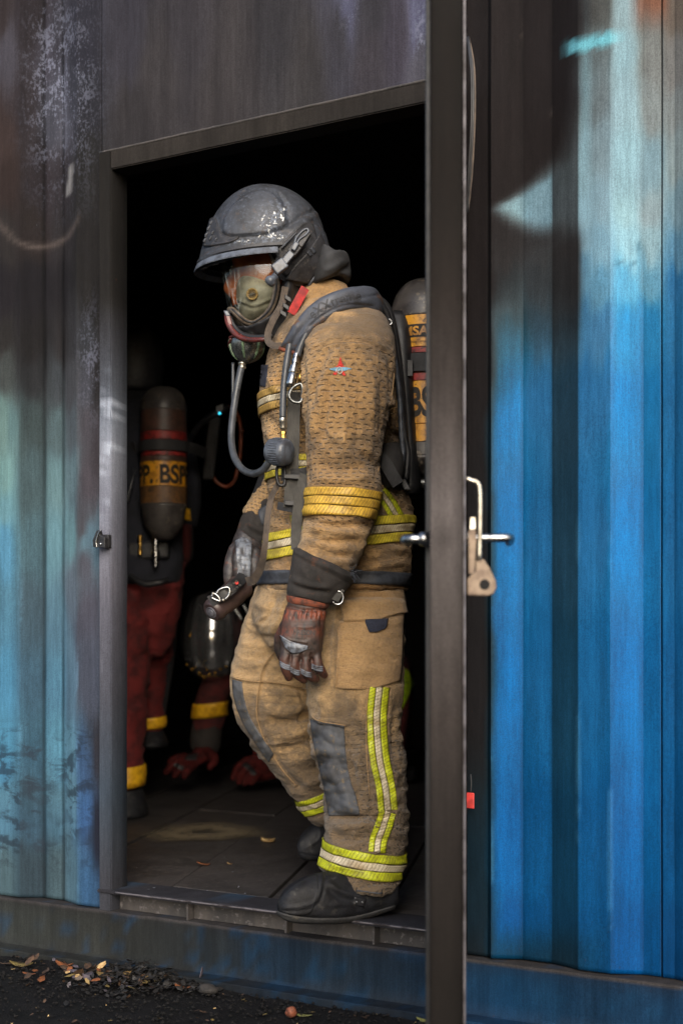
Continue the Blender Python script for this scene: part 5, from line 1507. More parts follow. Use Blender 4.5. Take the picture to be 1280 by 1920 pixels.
far_sleeve = Loft([(560, 610, 660, 600, 3.80, 0.10), (540, 700, 640, 700, 3.86, 0.10), (520, 800, 620, 800, 3.89, 0.09), (497, 880, 580, 890, 3.90, 0.08), (480, 920, 548, 945, 3.89, 0.075), (458, 962, 520, 1000, 3.87, 0.066)], 36, 5)
collar = Loft([(520, 625, 668, 610, 3.63, 0.12), (528, 590, 664, 575, 3.62, 0.112), (545, 562, 655, 548, 3.62, 0.10), (560, 545, 648, 536, 3.62, 0.09)], 40, 5)
jk_strokes = [
    ([(600, 690), (591, 760), (584, 840)], 5, 5), ([(622, 680), (612, 760), (598, 850)], 5, -6), ([(656, 660), (650, 760), (640, 870)], 6, 5), ([(676, 670), (672, 770), (664, 880)], 5, -4.5), ([(694, 680), (696, 780), (690, 885)], 6, 4.5), ([(714, 700), (716, 780), (706, 860)], 5, -5), ([(585, 700), (600, 790), (640, 880)], 5, -4), ([(600, 800), (640, 830), (700, 850)], 4, 3),
    # sleeve: long drag folds from the shoulder, elbow and forearm bunching
    ([(640, 640), (615, 700), (598, 770), (592, 840)], 12, 6), ([(622, 640), (596, 700), (580, 780)], 9, -6), ([(670, 640), (655, 720), (640, 800)], 12, -4), ([(700, 640), (700, 720), (690, 800)], 10, 4), ([(720, 640), (735, 690), (742, 740)], 8, -5), ([(735, 680), (728, 760), (718, 830), (705, 890)], 3, -3.5, False), ([(742, 690), (736, 760), (726, 830)], 6, 4),
    ([(590, 655), (625, 640), (680, 640), (725, 660)], 3.5, -3.5, False), ([(590, 661), (625, 646), (680, 646), (725, 666)], 3, 2.5, False),
    ([(580, 830), (630, 850), (700, 840)], 9, 4), ([(580, 865), (630, 880), (705, 870)], 8, -5), ([(582, 892), (640, 902), (708, 890)], 8, 6), ([(650, 830), (690, 860), (712, 885)], 7, -5), ([(700, 800), (712, 840), (712, 880)], 6, 5),
    ([(575, 972), (620, 985), (690, 985)], 6, -8, False), ([(573, 985), (620, 998), (684, 1000)], 7, 7), ([(570, 1000), (612, 1015), (675, 1012)], 5, -6), ([(580, 1012), (625, 1030), (668, 1025)], 6, 6), ([(600, 1030), (640, 1042), (662, 1040)], 5, -5), ([(620, 1050), (645, 1052), (665, 1050)], 5, 5),
    # body: chest drape, seams, waist folds
    ([(500, 700), (520, 730), (548, 750)], 8, 5), ([(495, 770), (515, 800), (545, 830)], 9, -6), ([(497, 800), (520, 835), (540, 860)], 8, 6), ([(520, 660), (530, 740), (540, 820)], 7, -4),
    ([(505, 905), (520, 930), (545, 940)], 7, 7), ([(505, 940), (525, 955), (560, 960)], 6, -7), ([(500, 980), (530, 990), (560, 985)], 7, 5), ([(660, 1062), (710, 1050), (768, 1042)], 4, -3, False), ([(660, 1070), (720, 1060), (765, 1056)], 5, 4), ([(690, 1080), (730, 1078), (766, 1070)], 4, -3),
    ([(700, 1035), (740, 1030), (768, 1028)], 4, 3), ([(725, 740), (745, 780), (752, 820)], 8, 6), ([(720, 800), (740, 815), (756, 812)], 7, -6), ([(722, 830), (740, 838), (752, 834)], 5, 5), ([(712, 940), (735, 945), (760, 940)], 5, 3),
    ([(560, 640), (568, 700), (570, 800), (576, 900)], 5, -5, False),
    ([(560, 590), (590, 580), (640, 590)], 6, 5), ([(560, 610), (600, 600), (650, 605)], 6, -5), ([(545, 600), (575, 640), (590, 655)], 6, 4)]
def jk_waf(px, py): return sm(600, 680, py) * (1 - 0.75 * sm(975, 1000, py)) + 0 * px
def jk_gr(px, py): return 0.25 + 0.45 * np.exp(-((py - 610) / 45.0) ** 2) + 0.35 * np.exp(-((px - 715) / 40.0) ** 2) + 0.45 * sm(970, 1060, py) * sm(700, 640, px) + 0.3 * np.exp(-((py - 850) / 40.0) ** 2)
jacket, jV, jF = garment('jacket', [torso, sleeve, far_sleeve, collar], [], 0.0050, M['tan'], ff, [(st[0], st[1], st[2] * 1.5, *st[3:]) for st in jk_strokes], 4, lambda V: 0.55 + 0.5 * sm(860, 990, proj(V)[1]), jk_waf, jk_gr)
jb = bvh_of(jV, jF)

# reflective tape on the jacket: yellow, silver, yellow
def triple(bvh, L, R, Z, hd, t0, h, cols=('yellow', 'silver', 'yellow'), arc=(0, 2 * math.pi), parent=jacket, maxf=1.7):
    tot = sum(h); t = t0
    for k, (hh, c) in enumerate(zip(h, cols)):
        band('reflective_stripe', bvh, L, R, Z, hd, t + 0.3, t + hh - 0.3, M[c], parent, 2.2 + 0.3 * (k % 2), 5, 150, maxf, arc)
        t += hh
triple(jb, (577, 914), (708, 922), 3.385, 0.092, 2, (17, 17, 19), ('amber', 'amber', 'amber'), (math.pi * 0.93, math.pi * 2.07), maxf=1.4)
triple(jb, (497, 1006), (770, 969), 3.655, 0.197, 0, (17, 15, 18), ('yellow', 'silver', 'yellow'), maxf=1.5)
triple(jb, (489, 744), (752, 728), 3.655, 0.195, 0, (14, 12, 14), ('dull', 'silver', 'dull'), (math.pi * 0.6, math.pi * 1.5), maxf=1.25)
triple(jb, (502, 868), (742, 862), 3.655, 0.184, 0, (12, 10, 14), ('yellow', 'silver', 'yellow'), (math.pi * 0.6, math.pi * 1.5), maxf=1.25)
def strip3(name_cols, bvh, path, w, parent, off=2.4):
    """upright tape drawn along a path; w: px widths of the strips from left to right"""
    path = spline(np.array(path, float), 5)
    t_ = np.gradient(path, axis=0); t_ /= np.hypot(*t_.T)[:, None]
    n_ = np.stack([-t_[:, 1], t_[:, 0]], -1)
    if n_[:, 0].mean() < 0: n_ = -n_
    x = -sum(w) / 2
    for c, ww in zip(name_cols, w):
        patch('reflective_stripe', bvh, path + n_ * (x + 0.3), path + n_ * (x + ww - 0.3), M[c], parent, off, None, 5, 1.0)
        x += ww
strip3(('lime', 'silver', 'lime'), jb, [(712, 922), (726, 940), (737, 958), (744, 971)], (9, 9, 9), jacket)
strip3(('yellow',), jb, [(549, 966), (553, 985), (551, 1006)], (13,), jacket)
strip3(('lime',), jb, [(563, 862), (568, 880), (572, 892)], (10,), jacket)
band('jacket_hem', jb, (488, 1068), (766, 1070), 3.655, 0.19, 6, 30, M['hem'], jacket, 2.6, 6, 160, 1.5)
# velcro tabs
patch('velcro_tab', jb, [(491, 685), (503, 684)], [(488, 724), (498, 726)], M['velcro'], jacket, 2.2, 8, 14)
patch('velcro_tab', jb, [(556, 1034), (585, 1042), (614, 1052)], [(556, 1050), (585, 1064), (610, 1074)], M['velcro'], jacket, 2.4, 14, 8)
# sleeve badge: red A-shaped emblem with blue wings
def poly_patch(name, bvh, poly, m, parent, off):
    V = []; 
    for q in poly:
        h = cast(bvh, *q)
        if not h: return
        V.append(h[0] + h[1] * off / 1000)
    V = np.array(V); n = len(V)
    lo = V + (np.mean([proj(v)[2] for v in V]) * 0 + 0.002) * DV
    Fc = [tuple(range(n))] + [(j, (j + 1) % n, n + (j + 1) % n, n + j) for j in range(n)]
    return mesh_obj(name, np.vstack([V, lo]), Fc, m, parent, False)
bx_, by_, bs = 637, 693, 1.0
def bp(pts): return [(bx_ + x * bs, by_ + y * bs) for x, y in pts]
emb = poly_patch('sleeve_badge', jb, bp([(-21, -1), (-9, -4), (0, -4.5), (10, -4), (22, -1), (10, 2.5), (0, 3), (-10, 3)]), M['patch_blue'], jacket, 2.6)
if emb:
    for pp, m_, of in (([(-5, -7), (6, -7), (3, -13), (1, -23), (-2, -15)], 'patch_red', 3.2), ([(-13, 9), (-7, 10.5), (-3, 3), (-8, 2)], 'patch_red', 3.4), ([(7, 3), (12, 12), (6, 12), (2, 4)], 'patch_red', 3.4), ([(-8, -6.5), (8, -6), (9, -4), (-9, -4.5)], 'patch_red', 3.4)):
        q_ = poly_patch('badge_emblem', jb, bp(pp), M[m_], jacket, of)
    a_ = [cast(jb, *q) for q in bp([(-8, 6), (-6, -1), (-1, -4), (3, -1), (5, 5)])]
    Geo().tube([h[0] + h[1] * 0.0042 for h in a_ if h], 0.0011, 6, 5).obj('badge_ring', M['patch_grey'], jacket, smooth=True)
    a_ = [cast(jb, *q) for q in bp([(-5, 5), (0, 9), (4, 4), (0, 1), (-5, 5)])]
    Geo().tube([h[0] + h[1] * 0.0042 for h in a_ if h], 0.0009, 6, 5).obj('badge_ring', M['patch_grey'], jacket, smooth=True)
# stitched seams as raised double thread: short cords along the armhole and yoke
def seam(bvh, path, parent, m='tan_smooth', r=0.0011, off=0.8):
    path = spline(np.array(path, float), 6)
    pts = [cast(bvh, *q) for q in path]
    pts = [h[0] + h[1] * off / 1000 for h in pts if h]
    if len(pts) > 3:
        o = Geo().tube(pts, r, 6, 1).obj('seam', M[m], parent, smooth=True)
seam(jb, [(592, 658), (625, 643), (680, 643), (728, 664)], jacket, 'tan_pocket')
seam(jb, [(738, 700), (732, 760), (722, 830), (708, 885)], jacket, 'tan_pocket')
seam(jb, [(664, 1064), (710, 1053), (767, 1045)], jacket, 'tan_pocket')
seam(jb, [(577, 974), (620, 986), (688, 986)], jacket, 'tan_pocket')

# --- trouser details
flapo = patch('pocket_flap', tb, [(640, 1112), (700, 1110), (752, 1106)], [(645, 1168), (700, 1165), (757, 1150)], M['tan_pocket'], trousers, 9, 34, 18, 4, lambda u, v: 4 * np.sin(u * 9) * v * 0.6 + 3 * v)
patch('cargo_pocket', tb, [(636, 1166), (700, 1163), (756, 1150)], [(628, 1290), (690, 1292), (748, 1276)], M['tan_pocket'], trousers, 5, 40, 36, 5, lambda u, v: 5 * np.sin(np.pi * u) * np.sin(np.pi * v) + 2.2 * np.sin(u * 11 + v * 5) * v + 1.6 * np.sin(v * 14 - u * 6) * (1 - u))
patch('flap_tab', tb, [(683, 1166), (704, 1165), (724, 1162)], [(690, 1186), (704, 1185), (717, 1182)], M['velcro'], trousers, 13, 12, 8, 3)
seam(tb, [(636, 1170), (633, 1230), (628, 1288)], trousers, 'tan_pocket', 0.0014, 6)
patch('knee_pad', tb, [(583, 1350), (591, 1400), (602, 1445), (612, 1490), (618, 1530)], [(645, 1360), (648, 1410), (655, 1455), (668, 1500), (674, 1526)], M['pad'], trousers, 4.5, 60, 26, 4, lambda u, v: 3 * np.sin(np.pi * v) * np.sin(np.pi * np.clip(u, 0, 1)) - 1.5 * np.exp(-((v - 0.62) / 0.03) ** 2))
patch('knee_pad', tb, [(437, 1274), (441, 1310), (456, 1352), (484, 1398), (505, 1428)], [(454, 1278), (458, 1310), (470, 1346), (494, 1386), (512, 1412)], M['pad'], trousers, 4, 50, 10, 4)
strip3(('lime', 'silver', 'lime'), tb, [(711, 1288), (706, 1350), (711, 1420), (722, 1475), (727, 1520)], (12, 12, 13), trousers)
strip3(('lime', 'silver', 'lime'), tb, [(727, 1522), (718, 1550), (709, 1575), (706, 1598)], (11, 11, 11), trousers)
triple(tb, (607, 1570), (760, 1596), 3.43, 0.104, 2, (17, 15, 17), ('lime', 'silver', 'lime'), parent=trousers, maxf=1.5)
triple(tb, (560, 1500), (654, 1462), 3.82, 0.086, -2, (12, 12, 13), ('lime', 'silver', 'lime'), parent=trousers, maxf=1.6)
band('trouser_hem', tb, (606, 1638), (748, 1652), 3.415, 0.096, 10, 32, M['hem'], trousers, 3.0, 5, 120, 1.6)
seam(tb, [(519, 1215), (494, 1250), (485, 1290), (481, 1340), (497, 1390), (527, 1440), (556, 1474)], trousers, 'tan_pocket', 0.0014)
seam(tb, [(436, 1270), (470, 1277), (520, 1280), (575, 1292)], trousers, 'tan_pocket', 0.0012)
seam(tb, [(584, 1343), (600, 1352), (648, 1360)], trousers, 'tan_pocket', 0.0014)
seam(tb, [(688, 1300), (686, 1400), (692, 1490)], trousers, 'tan_pocket', 0.0012)

# --- boots
def boot(lofts, extra, strokes):
    V, Fc, E = fuse([l.geo() for l in lofts] + extra, 0.0045, 4)
    N = normals(V, Fc)
    V = V + N * (0.0012 * fbm(V, 26, 3, 5))[:, None]
    V = sculpt(V, Fc, strokes)
    o = mesh_obj('boot', V, Fc, M['boot'], ff)
    return o, V, Fc
b1 = Loft([(519, 1692, 523, 1714, 3.315, 0.022), (530, 1672, 535, 1724, 3.315, 0.044), (552, 1653, 560, 1729, 3.32, 0.053), (585, 1640, 592, 1730, 3.33, 0.056), (622, 1634, 628, 1729, 3.345, 0.053), (660, 1632, 662, 1726, 3.365, 0.049), (700, 1632, 702, 1716, 3.385, 0.047), (736, 1636, 737, 1704, 3.40, 0.042), (748, 1650, 748, 1692, 3.405, 0.03)], 40, 5, 2.4)
b1s = Loft([(612, 1600, 742, 1610, 3.42, 0.07), (608, 1650, 742, 1662, 3.40, 0.068), (600, 1668, 738, 1685, 3.385, 0.05)], 32, 4)
boot1, b1V, b1F = boot([b1, b1s], [], [([(604, 1640), (600, 1668), (590, 1690), (566, 1700), (534, 1702)], 3, 3, False), ([(610, 1640), (606, 1670), (596, 1694), (566, 1706), (534, 1708)], 2.5, -2.5, False), ([(612, 1650), (640, 1672), (690, 1684)], 5, 5), ([(606, 1662), (640, 1684), (680, 1695)], 5, -5), ([(530, 1718), (580, 1722), (650, 1720), (700, 1710)], 2.5, -2.5, False), ([(606, 1700), (650, 1694), (690, 1690)], 5, 3), ([(530, 1690), (560, 1668), (590, 1658)], 8, 3)])
b1b = bvh_of(b1V, b1F)
patch('boot_buckle', b1b, [(664, 1682), (685, 1686)], [(662, 1696), (682, 1700)], M['rubber'], boot1, 3, 8, 6)
for cx in (668, 678):
    h = cast(b1b, cx, 1691)
    if h: Geo().lathe(h[0] + h[1] * 0.002, h[1], [(0.0032, 0), (0.0032, 0.003), (0.0012, 0.0045)], 12).obj('buckle_stud', M['gunmetal'], boot1, smooth=True)
patch('boot_sole', b1b, [(519, 1708), (545, 1716), (590, 1721), (650, 1720), (700, 1709), (740, 1697)], [(522, 1715), (545, 1727), (590, 1731), (650, 1729), (700, 1717), (740, 1703)], M['sole'], boot1, 3, 60, 5, 6)
patch('toe_cap', b1b, [(521, 1692), (540, 1667), (560, 1652), (580, 1643), (594, 1640)], [(523, 1707), (545, 1714), (570, 1716), (586, 1706), (597, 1668)], M['boot'], boot1, 1.8, 40, 20, 3)
b2 = Loft([(556, 1582, 560, 1604, 3.87, 0.024), (566, 1562, 570, 1612, 3.88, 0.042), (590, 1540, 596, 1614, 3.89, 0.05), (625, 1520, 632, 1612, 3.91, 0.05), (660, 1510, 664, 1600, 3.94, 0.045), (690, 1520, 692, 1584, 3.97, 0.036)], 32, 5, 2.4)
b2s = Loft([(586, 1500, 668, 1478, 3.86, 0.065), (592, 1535, 672, 1520, 3.89, 0.06), (598, 1560, 676, 1550, 3.91, 0.05)], 28, 4)
boot2, _, _ = boot([b2, b2s], [], [([(560, 1600), (600, 1606), (650, 1600)], 2.5, -2.5, False), ([(596, 1540), (600, 1570), (575, 1590)], 3, 2.5, False)])
# --- gloves
def glove_color(V, o, wrist):
    px, py, _ = proj(V)
    c = np.zeros((len(V), 3)); c[:, 0] = wrist(px, py)
    set_col(o, c)
GZ = 3.325
palm = Loft([(537, 1112, 618, 1130, 3.342, 0.036), (540, 1128, 611, 1140, 3.338, 0.031), (533, 1146, 612, 1148, 3.333, 0.031), (528, 1166, 609, 1166, 3.330, 0.031), (526, 1190, 607, 1190, GZ, 0.029), (526, 1214, 605, 1214, GZ, 0.027), (530, 1234, 601, 1234, GZ + 0.002, 0.022)], 36, 5, 2.5)
k_ = 0.001305                            # metres per photo pixel at the glove
fingers = [limb([(538, 1205, GZ, 11 * k_), (537, 1222, GZ - 0.006, 11.5 * k_), (534, 1243, GZ - 0.010, 10.5 * k_), (538, 1258, GZ - 0.004, 9.8 * k_), (541, 1270, GZ + 0.004, 7.6 * k_)]),
           limb([(556, 1210, GZ, 11 * k_), (553, 1232, GZ - 0.008, 10.5 * k_), (552, 1253, GZ - 0.010, 10.2 * k_), (560, 1266, GZ, 9.2 * k_), (570, 1275, GZ + 0.012, 7 * k_)]),
           limb([(575, 1210, GZ, 11 * k_), (573, 1234, GZ - 0.008, 10.5 * k_), (574, 1257, GZ - 0.010, 10.2 * k_), (583, 1268, GZ - 0.002, 9.4 * k_), (592, 1273, GZ + 0.008, 7.4 * k_)]),
           limb([(592, 1206, GZ, 10.5 * k_), (593, 1230, GZ - 0.006, 10 * k_), (596, 1247, GZ - 0.009, 9.8 * k_), (604, 1260, GZ - 0.004, 8.6 * k_), (609, 1266, GZ + 0.002, 6.6 * k_)]),
           limb([(540, 1170, GZ + 0.020, 13 * k_), (528, 1192, GZ + 0.036, 12.5 * k_), (525, 1215, GZ + 0.045, 11.5 * k_), (534, 1236, GZ + 0.046, 10 * k_), (545, 1250, GZ + 0.042, 8 * k_)])]
gV_, gF_, gE_ = fuse([palm.geo()] + fingers, 0.0023, 2, 0.4)
N_ = normals(gV_, gF_)
gV_ = gV_ + N_ * (0.0009 * fbm(gV_, 60, 3, 7))[:, None]
pleats = [([(552 + k * 9.0, 1141), (549 + k * 9.4, 1152), (545 + k * 10, 1163)], 2.2, -2.6) for k in range(7)]
gV_ = sculpt(gV_, gF_, pleats + [([(537, 1137), (575, 1144), (614, 1141)], 3.5, -4, False), ([(527, 1192), (545, 1200), (575, 1205)], 2, 2.2, False), ([(530, 1216), (548, 1226), (576, 1220)], 2, -2), ([(545, 1200), (545, 1226)], 2.5, -2), ([(564, 1222), (564, 1244)], 2.2, -5), ([(583, 1222), (585, 1246)], 2.2, -5), ([(545, 1222), (544, 1244)], 2.2, -5), ([(600, 1150), (604, 1190), (602, 1225)], 3, -3), ([(548, 1172), (575, 1176), (598, 1172)], 4, 2)])
glove = mesh_obj('glove', gV_, gF_, M['leather'], ff)
glove_color(gV_, glove, lambda x, y: np.clip(0.7 * np.exp(-((y - 1152) / 10.0) ** 2) + 0.30 * np.exp(-((y - 1184) / 11.0) ** 2) + 0.16 * sm(1220, 1245, y), 0, 1))
gb = bvh_of(gV_, gF_)
patch('knuckle_pad', gb, [(526, 1191), (545, 1202), (577, 1211)], [(536, 1215), (552, 1225), (576, 1217)], M['grey_pad'], glove, 2.6, 24, 12, 2, lambda u, v: 2.5 * np.sin(np.pi * u) * np.sin(np.pi * v))
for (xa, ya, xb, yb) in ((525, 1240, 544, 1248), (545, 1251, 562, 1258), (564, 1254, 584, 1262), (584, 1245, 605, 1250)):
    for k in range(3):
        d_ = k * 3.6
        patch('finger_ridge', gb, [(xa, ya + d_ - 1), ((xa + xb) / 2, (ya + yb) / 2 + d_ + 0.6), (xb, yb + d_ - 1)], [(xa, ya + d_ + 1.6), ((xa + xb) / 2, (ya + yb) / 2 + d_ + 3.2), (xb, yb + d_ + 1.6)], M['grey_pad'], glove, 1.5, 10, 4, 1.5)
# suede binding at the wrist, gauntlet cuff
g = Geo()
rimL = Loft([(536, 1116, 619, 1133, 3.342, 0.040), (537, 1124, 616, 1138, 3.341, 0.041), (540, 1131, 612, 1142, 3.339, 0.036)], 36, 4)
V, Fc = rimL.geo(); mesh_obj('wrist_binding', V, Fc, M['orange_suede'], glove)
# lettering strip embossed on the back of the hand
Vt, Ft = text_mesh('FIRESON', 9 * k_, 0.02, 0.8)
h0 = cast(gb, 570, 1186)
if h0:
    c0, n0 = h0
    for i in range(len(Vt)):
        pass
    ux = RV * 0.995 + UP * -0.05; uy = UP * 0.99
    P2 = []
    for v in Vt:
        q_ = proj(c0 + ux * v[0] + uy * (v[1] - 4 * k_))
        h = cast(gb, q_[0], q_[1])
        P2.append((h[0] + h[1] * 0.0011) if h else (c0 + ux * v[0] + uy * v[1]))
    mesh_obj('lettering', np.array(P2), Ft, M['rubber'], glove, False)
cuff = Loft([(552, 1026, 666, 1078, 3.352, 0.076), (550, 1036, 664, 1088, 3.352, 0.078), (545, 1060, 654, 1102, 3.350, 0.070), (540, 1088, 638, 1118, 3.347, 0.056), (537, 1108, 626, 1130, 3.344, 0.047), (537, 1117, 620, 1134, 3.343, 0.043)], 48, 6, 2.2)
cV, cF, cE = fuse([cuff.geo()], 0.004, 2)
cV = cV + normals(cV, cF) * (0.0022 * fbm(cV, 16, 3, 12))[:, None]
cV = sculpt(cV, cF, [([(540, 1092), (575, 1106), (625, 1112)], 4, -6), ([(541, 1082), (575, 1096), (630, 1102)], 5, 5), ([(552, 1034), (600, 1058), (660, 1084)], 3, 3, False), ([(600, 1065), (630, 1085), (640, 1110)], 8, -4), ([(560, 1055), (575, 1080), (570, 1100)], 8, 3), ([(556, 1044), (600, 1068), (655, 1094)], 2, -2, False), ([(540, 1112), (575, 1126), (618, 1136)], 1.6, -2, False)])
cuffo = mesh_obj('gauntlet_cuff', cV, cF, M['cuff'], glove)
set_uvw(cuffo, cV)
# frayed strap and D-ring at the cuff
g = Geo()
for k in range(60):
    p0 = at(657 + rnd.gauss(0, 4), 1076 + rnd.gauss(0, 5), 3.32 + rnd.gauss(0, .006)); 
    dv = np.array([rnd.gauss(0, 1), rnd.gauss(0, 1), rnd.gauss(-0.4, 1)]) * 0.010
    g.tube([p0, p0 + dv * 0.5 + (0, 0, 0.002), p0 + dv], [0.0012, 0.001, 0.0006], 5, 2)
g.obj('frayed_strap', M['hem'], glove, smooth=True)
ribbon('ring_loop', [(640, 1104, 3.315), (634, 1114, 3.312), (628, 1126, 3.315)], 0.018, M['web'], glove, 0.004)
Geo().tube([at(x, y, 3.31) for x, y in ((631, 1108), (639, 1110), (643, 1117), (642, 1127), (636, 1133), (628, 1132), (624, 1128))], 0.0026, 10, 5).obj('d_ring', M['steel'], glove, smooth=True)

# --- far glove holding the torch
FZ = 3.80
fpalm = Loft([(446, 990, 500, 1025, FZ + 0.02, 0.04), (437, 1012, 492, 1046, FZ + 0.01, 0.044), (430, 1034, 486, 1070, FZ, 0.045), (424, 1056, 476, 1090, FZ, 0.04), (424, 1078, 462, 1102, FZ, 0.03)], 28, 5)
kf = 3.8 / F
fg = [limb([(452, 1026, FZ - 0.035, 11 * kf), (446, 1048, FZ - 0.052, 11.5 * kf), (448, 1074, FZ - 0.055, 11 * kf), (458, 1092, FZ - 0.045, 9.5 * kf), (462, 1098, FZ - 0.035, 8 * kf)]),
      limb([(466, 1030, FZ - 0.035, 11 * kf), (462, 1054, FZ - 0.052, 11 * kf), (466, 1078, FZ - 0.052, 10.5 * kf), (474, 1092, FZ - 0.04, 9 * kf)]),
      limb([(480, 1036, FZ - 0.03, 10.5 * kf), (478, 1058, FZ - 0.046, 10.5 * kf), (482, 1078, FZ - 0.046, 10 * kf), (488, 1090, FZ - 0.035, 8.5 * kf)]),
      limb([(490, 1042, FZ - 0.025, 9.5 * kf), (490, 1060, FZ - 0.038, 9.5 * kf), (494, 1076, FZ - 0.038, 9 * kf), (498, 1086, FZ - 0.03, 7.5 * kf)]),
      limb([(440, 1030, FZ - 0.01, 12 * kf), (432, 1058, FZ - 0.02, 12 * kf), (430, 1084, FZ - 0.025, 11.5 * kf), (434, 1108, FZ - 0.025, 9 * kf)])]
V, Fc, E = fuse([fpalm.geo()] + fg, 0.003, 2, 0.4)
V = V + normals(V, Fc) * (0.001 * fbm(V, 55, 3, 17))[:, None]
V = sculpt(V, Fc, [([(440, 1040 + k * 5), (452, 1037 + k * 5), (464, 1042 + k * 5)], 1.6, -2) for k in range(6)] + [([(440, 1042 + k * 5), (452, 1039 + k * 5), (464, 1044 + k * 5)], 1.6, 1.6) for k in range(6)])
glove2 = mesh_obj('glove', V, Fc, M['glove_dark'], ff)
glove_color(V, glove2, lambda x, y: np.clip(0.5 * sm(1030, 1005, y) + 0.15 * sm(445, 432, x), 0, 1))
fb = bvh_of(V, Fc)
patch('finger_pad', fb, [(442, 1014), (456, 1008), (472, 1016)], [(446, 1082), (456, 1094), (468, 1090)], M['grey_pad'], glove2, 2.2, 22, 26, 2, lambda u, v: 1.2 * np.sin(v * 48) * (v > 0.35) * (v < 0.75))
c2 = Loft([(484, 922, 540, 955, 3.885, 0.078), (470, 940, 526, 985, 3.88, 0.078), (455, 968, 516, 1018, 3.86, 0.07), (445, 994, 504, 1036, 3.84, 0.056)], 36, 5)
V, Fc, E = fuse([c2.geo()], 0.005, 2)
V = V + normals(V, Fc) * (0.003 * fbm(V, 15, 3, 19))[:, None]
V = sculpt(V, Fc, [([(455, 985), (475, 1000), (500, 1008)], 5, -6), ([(460, 975), (478, 990), (504, 996)], 5, 5), ([(486, 940), (480, 975), (500, 1000)], 5, -4)])
mesh_obj('gauntlet_cuff', V, Fc, M['cuff'], glove2)
patch('velcro_tab', bvh_of(V, Fc), [(482, 958), (500, 946)], [(492, 985), (508, 972)], M['hem'], glove2, 2.5, 8, 8)

# --- helmet
hr = [(486, 351, 500, 350.5, HZ, 0.012), (466, 355, 526, 355, HZ, 0.045), (445, 364, 550, 363, HZ, 0.072), (424, 380, 574, 379, HZ, 0.094), (408, 399, 591, 397, HZ, 0.110), (396, 420, 602, 416, HZ, 0.122), (387, 442, 609, 440, HZ, 0.129), (380, 464, 616, 464, HZ, 0.133), (374, 487, 623, 490, HZ, 0.132), (370, 508, 622, 512, HZ, 0.124), (372, 530, 606, 534, HZ, 0.112), (400, 548, 588, 550, HZ, 0.100)]
hlf = Loft(hr, 150, 9, 2.05)
V, Fc = hlf.geo()
# cut the face opening and the open underside
px, py, Zq = proj(V)
face_line = [(360, 512), (400, 498), (450, 484), (496, 472), (508, 476), (512, 500), (512, 520), (530, 540), (560, 552)]
below = py > np.interp(px, [p_[0] for p_ in face_line[:4]], [p_[1] for p_ in face_line[:4]])
cut = (below & (px < 497)) | ((px < 512) & (py > 472) & (px >= 497)) | ((py > 540 - 0.35 * (px - 560)) & (px > 560)) | ((px >= 512) & (px <= 560) & (py > 516 + (px - 512) * 0.62))
Fk = [f for f in Fc if not any(cut[i] for i in f)]
used = sorted({i for f in Fk for i in f}); mp = {v: k for k, v in enumerate(used)}
V = V[used]; Fk = [[mp[i] for i in f] for f in Fk]
oval = [(419, 434), (422, 410), (437, 387), (461, 366), (487, 360), (508, 362), (524, 377), (535, 394), (540, 417), (532, 427), (518, 431), (500, 438), (472, 441), (440, 443), (424, 440)]
V = plateau(V, Fk, oval, 8.0, 1.4)
V = plateau(V, Fk, [(523, 467), (532, 452), (560, 424), (572, 415), (596, 424), (612, 442), (622, 480), (600, 520), (588, 533), (540, 526), (523, 500)], 5.5, 1.6)
V = plateau(V, Fk, [(378, 470), (440, 450), (500, 444), (530, 436), (565, 412), (594, 395), (600, 404), (570, 420), (545, 442), (528, 460), (512, 466), (498, 462), (440, 470), (376, 492)], 3.5, 1.4)
V = plateau(V, Fk, [(376, 480), (440, 459), (500, 452), (500, 460), (440, 468), (373, 494)], 2.5, 1.0)
V = sculpt(V, Fk, [([(524, 362), (536, 385), (541, 420)], 2.0, -6, False), ([(404, 404), (412, 385), (432, 368), (460, 356)], 2.2, -4, False), ([(541, 425), (565, 405), (592, 392)], 1.8, -6, False), ([(418, 440), (412, 424), (410, 410)], 2, -3, False), ([(540, 432), (514, 444), (500, 447), (450, 450)], 1.6, -3, False)])
helmet = mesh_obj('helmet', V, Fk, M['helmet'], ff)
so = helmet.modifiers.new('solid', 'SOLIDIFY'); so.thickness = 0.006; so.offset = -1
px, py, _ = proj(V)
chips = np.exp(-((px - 502) / 22) ** 2 - ((py - 420) / 24) ** 2) + np.exp(-((px - 525) / 20) ** 2 - ((py - 398) / 22) ** 2) + 0.9 * np.exp(-((px - 512) / 34) ** 2 - ((py - 444) / 7) ** 2) + 0.8 * np.exp(-((px - 460) / 40) ** 2 - ((py - 453) / 6) ** 2)
a_ = helmet.data.attributes.new('chips', 'FLOAT', 'POINT'); a_.data.foreach_set('value', np.clip(chips * 0.6, 0, 1).astype(np.float32))
hb = bvh_of(V, Fk)
# brim: the raised sun visor, an arc of its own standing off the shell
def brim_arc(r_out, py_off, n=61, span=(-100, 100)):
    out = []
    for k in range(n):
        a = math.radians(span[0] + (span[1] - span[0]) * k / (n - 1))
        x = 502 - (131 + r_out) * math.cos(a)
        y = 496 + (502 - x) * 0.075 + py_off
        Z = HZ - (0.141 + r_out / 720) * math.sin(a)
        p = at(x, y, HZ)                  # keep the arc's size while it swings in depth
        out.append(p + DV * (Z - HZ))
    return out
rows = [brim_arc(-1, -4), brim_arc(3, -3.5), brim_arc(7, 6), brim_arc(6.5, 8), brim_arc(4, 7.5), brim_arc(-3, 0)]
V = np.array(rows).reshape(-1, 3); nb_ = 61
Fc = [(j * nb_ + i, j * nb_ + i + 1, ((j + 1) % 6) * nb_ + i + 1, ((j + 1) % 6) * nb_ + i) for j in range(6) for i in range(nb_ - 1)]
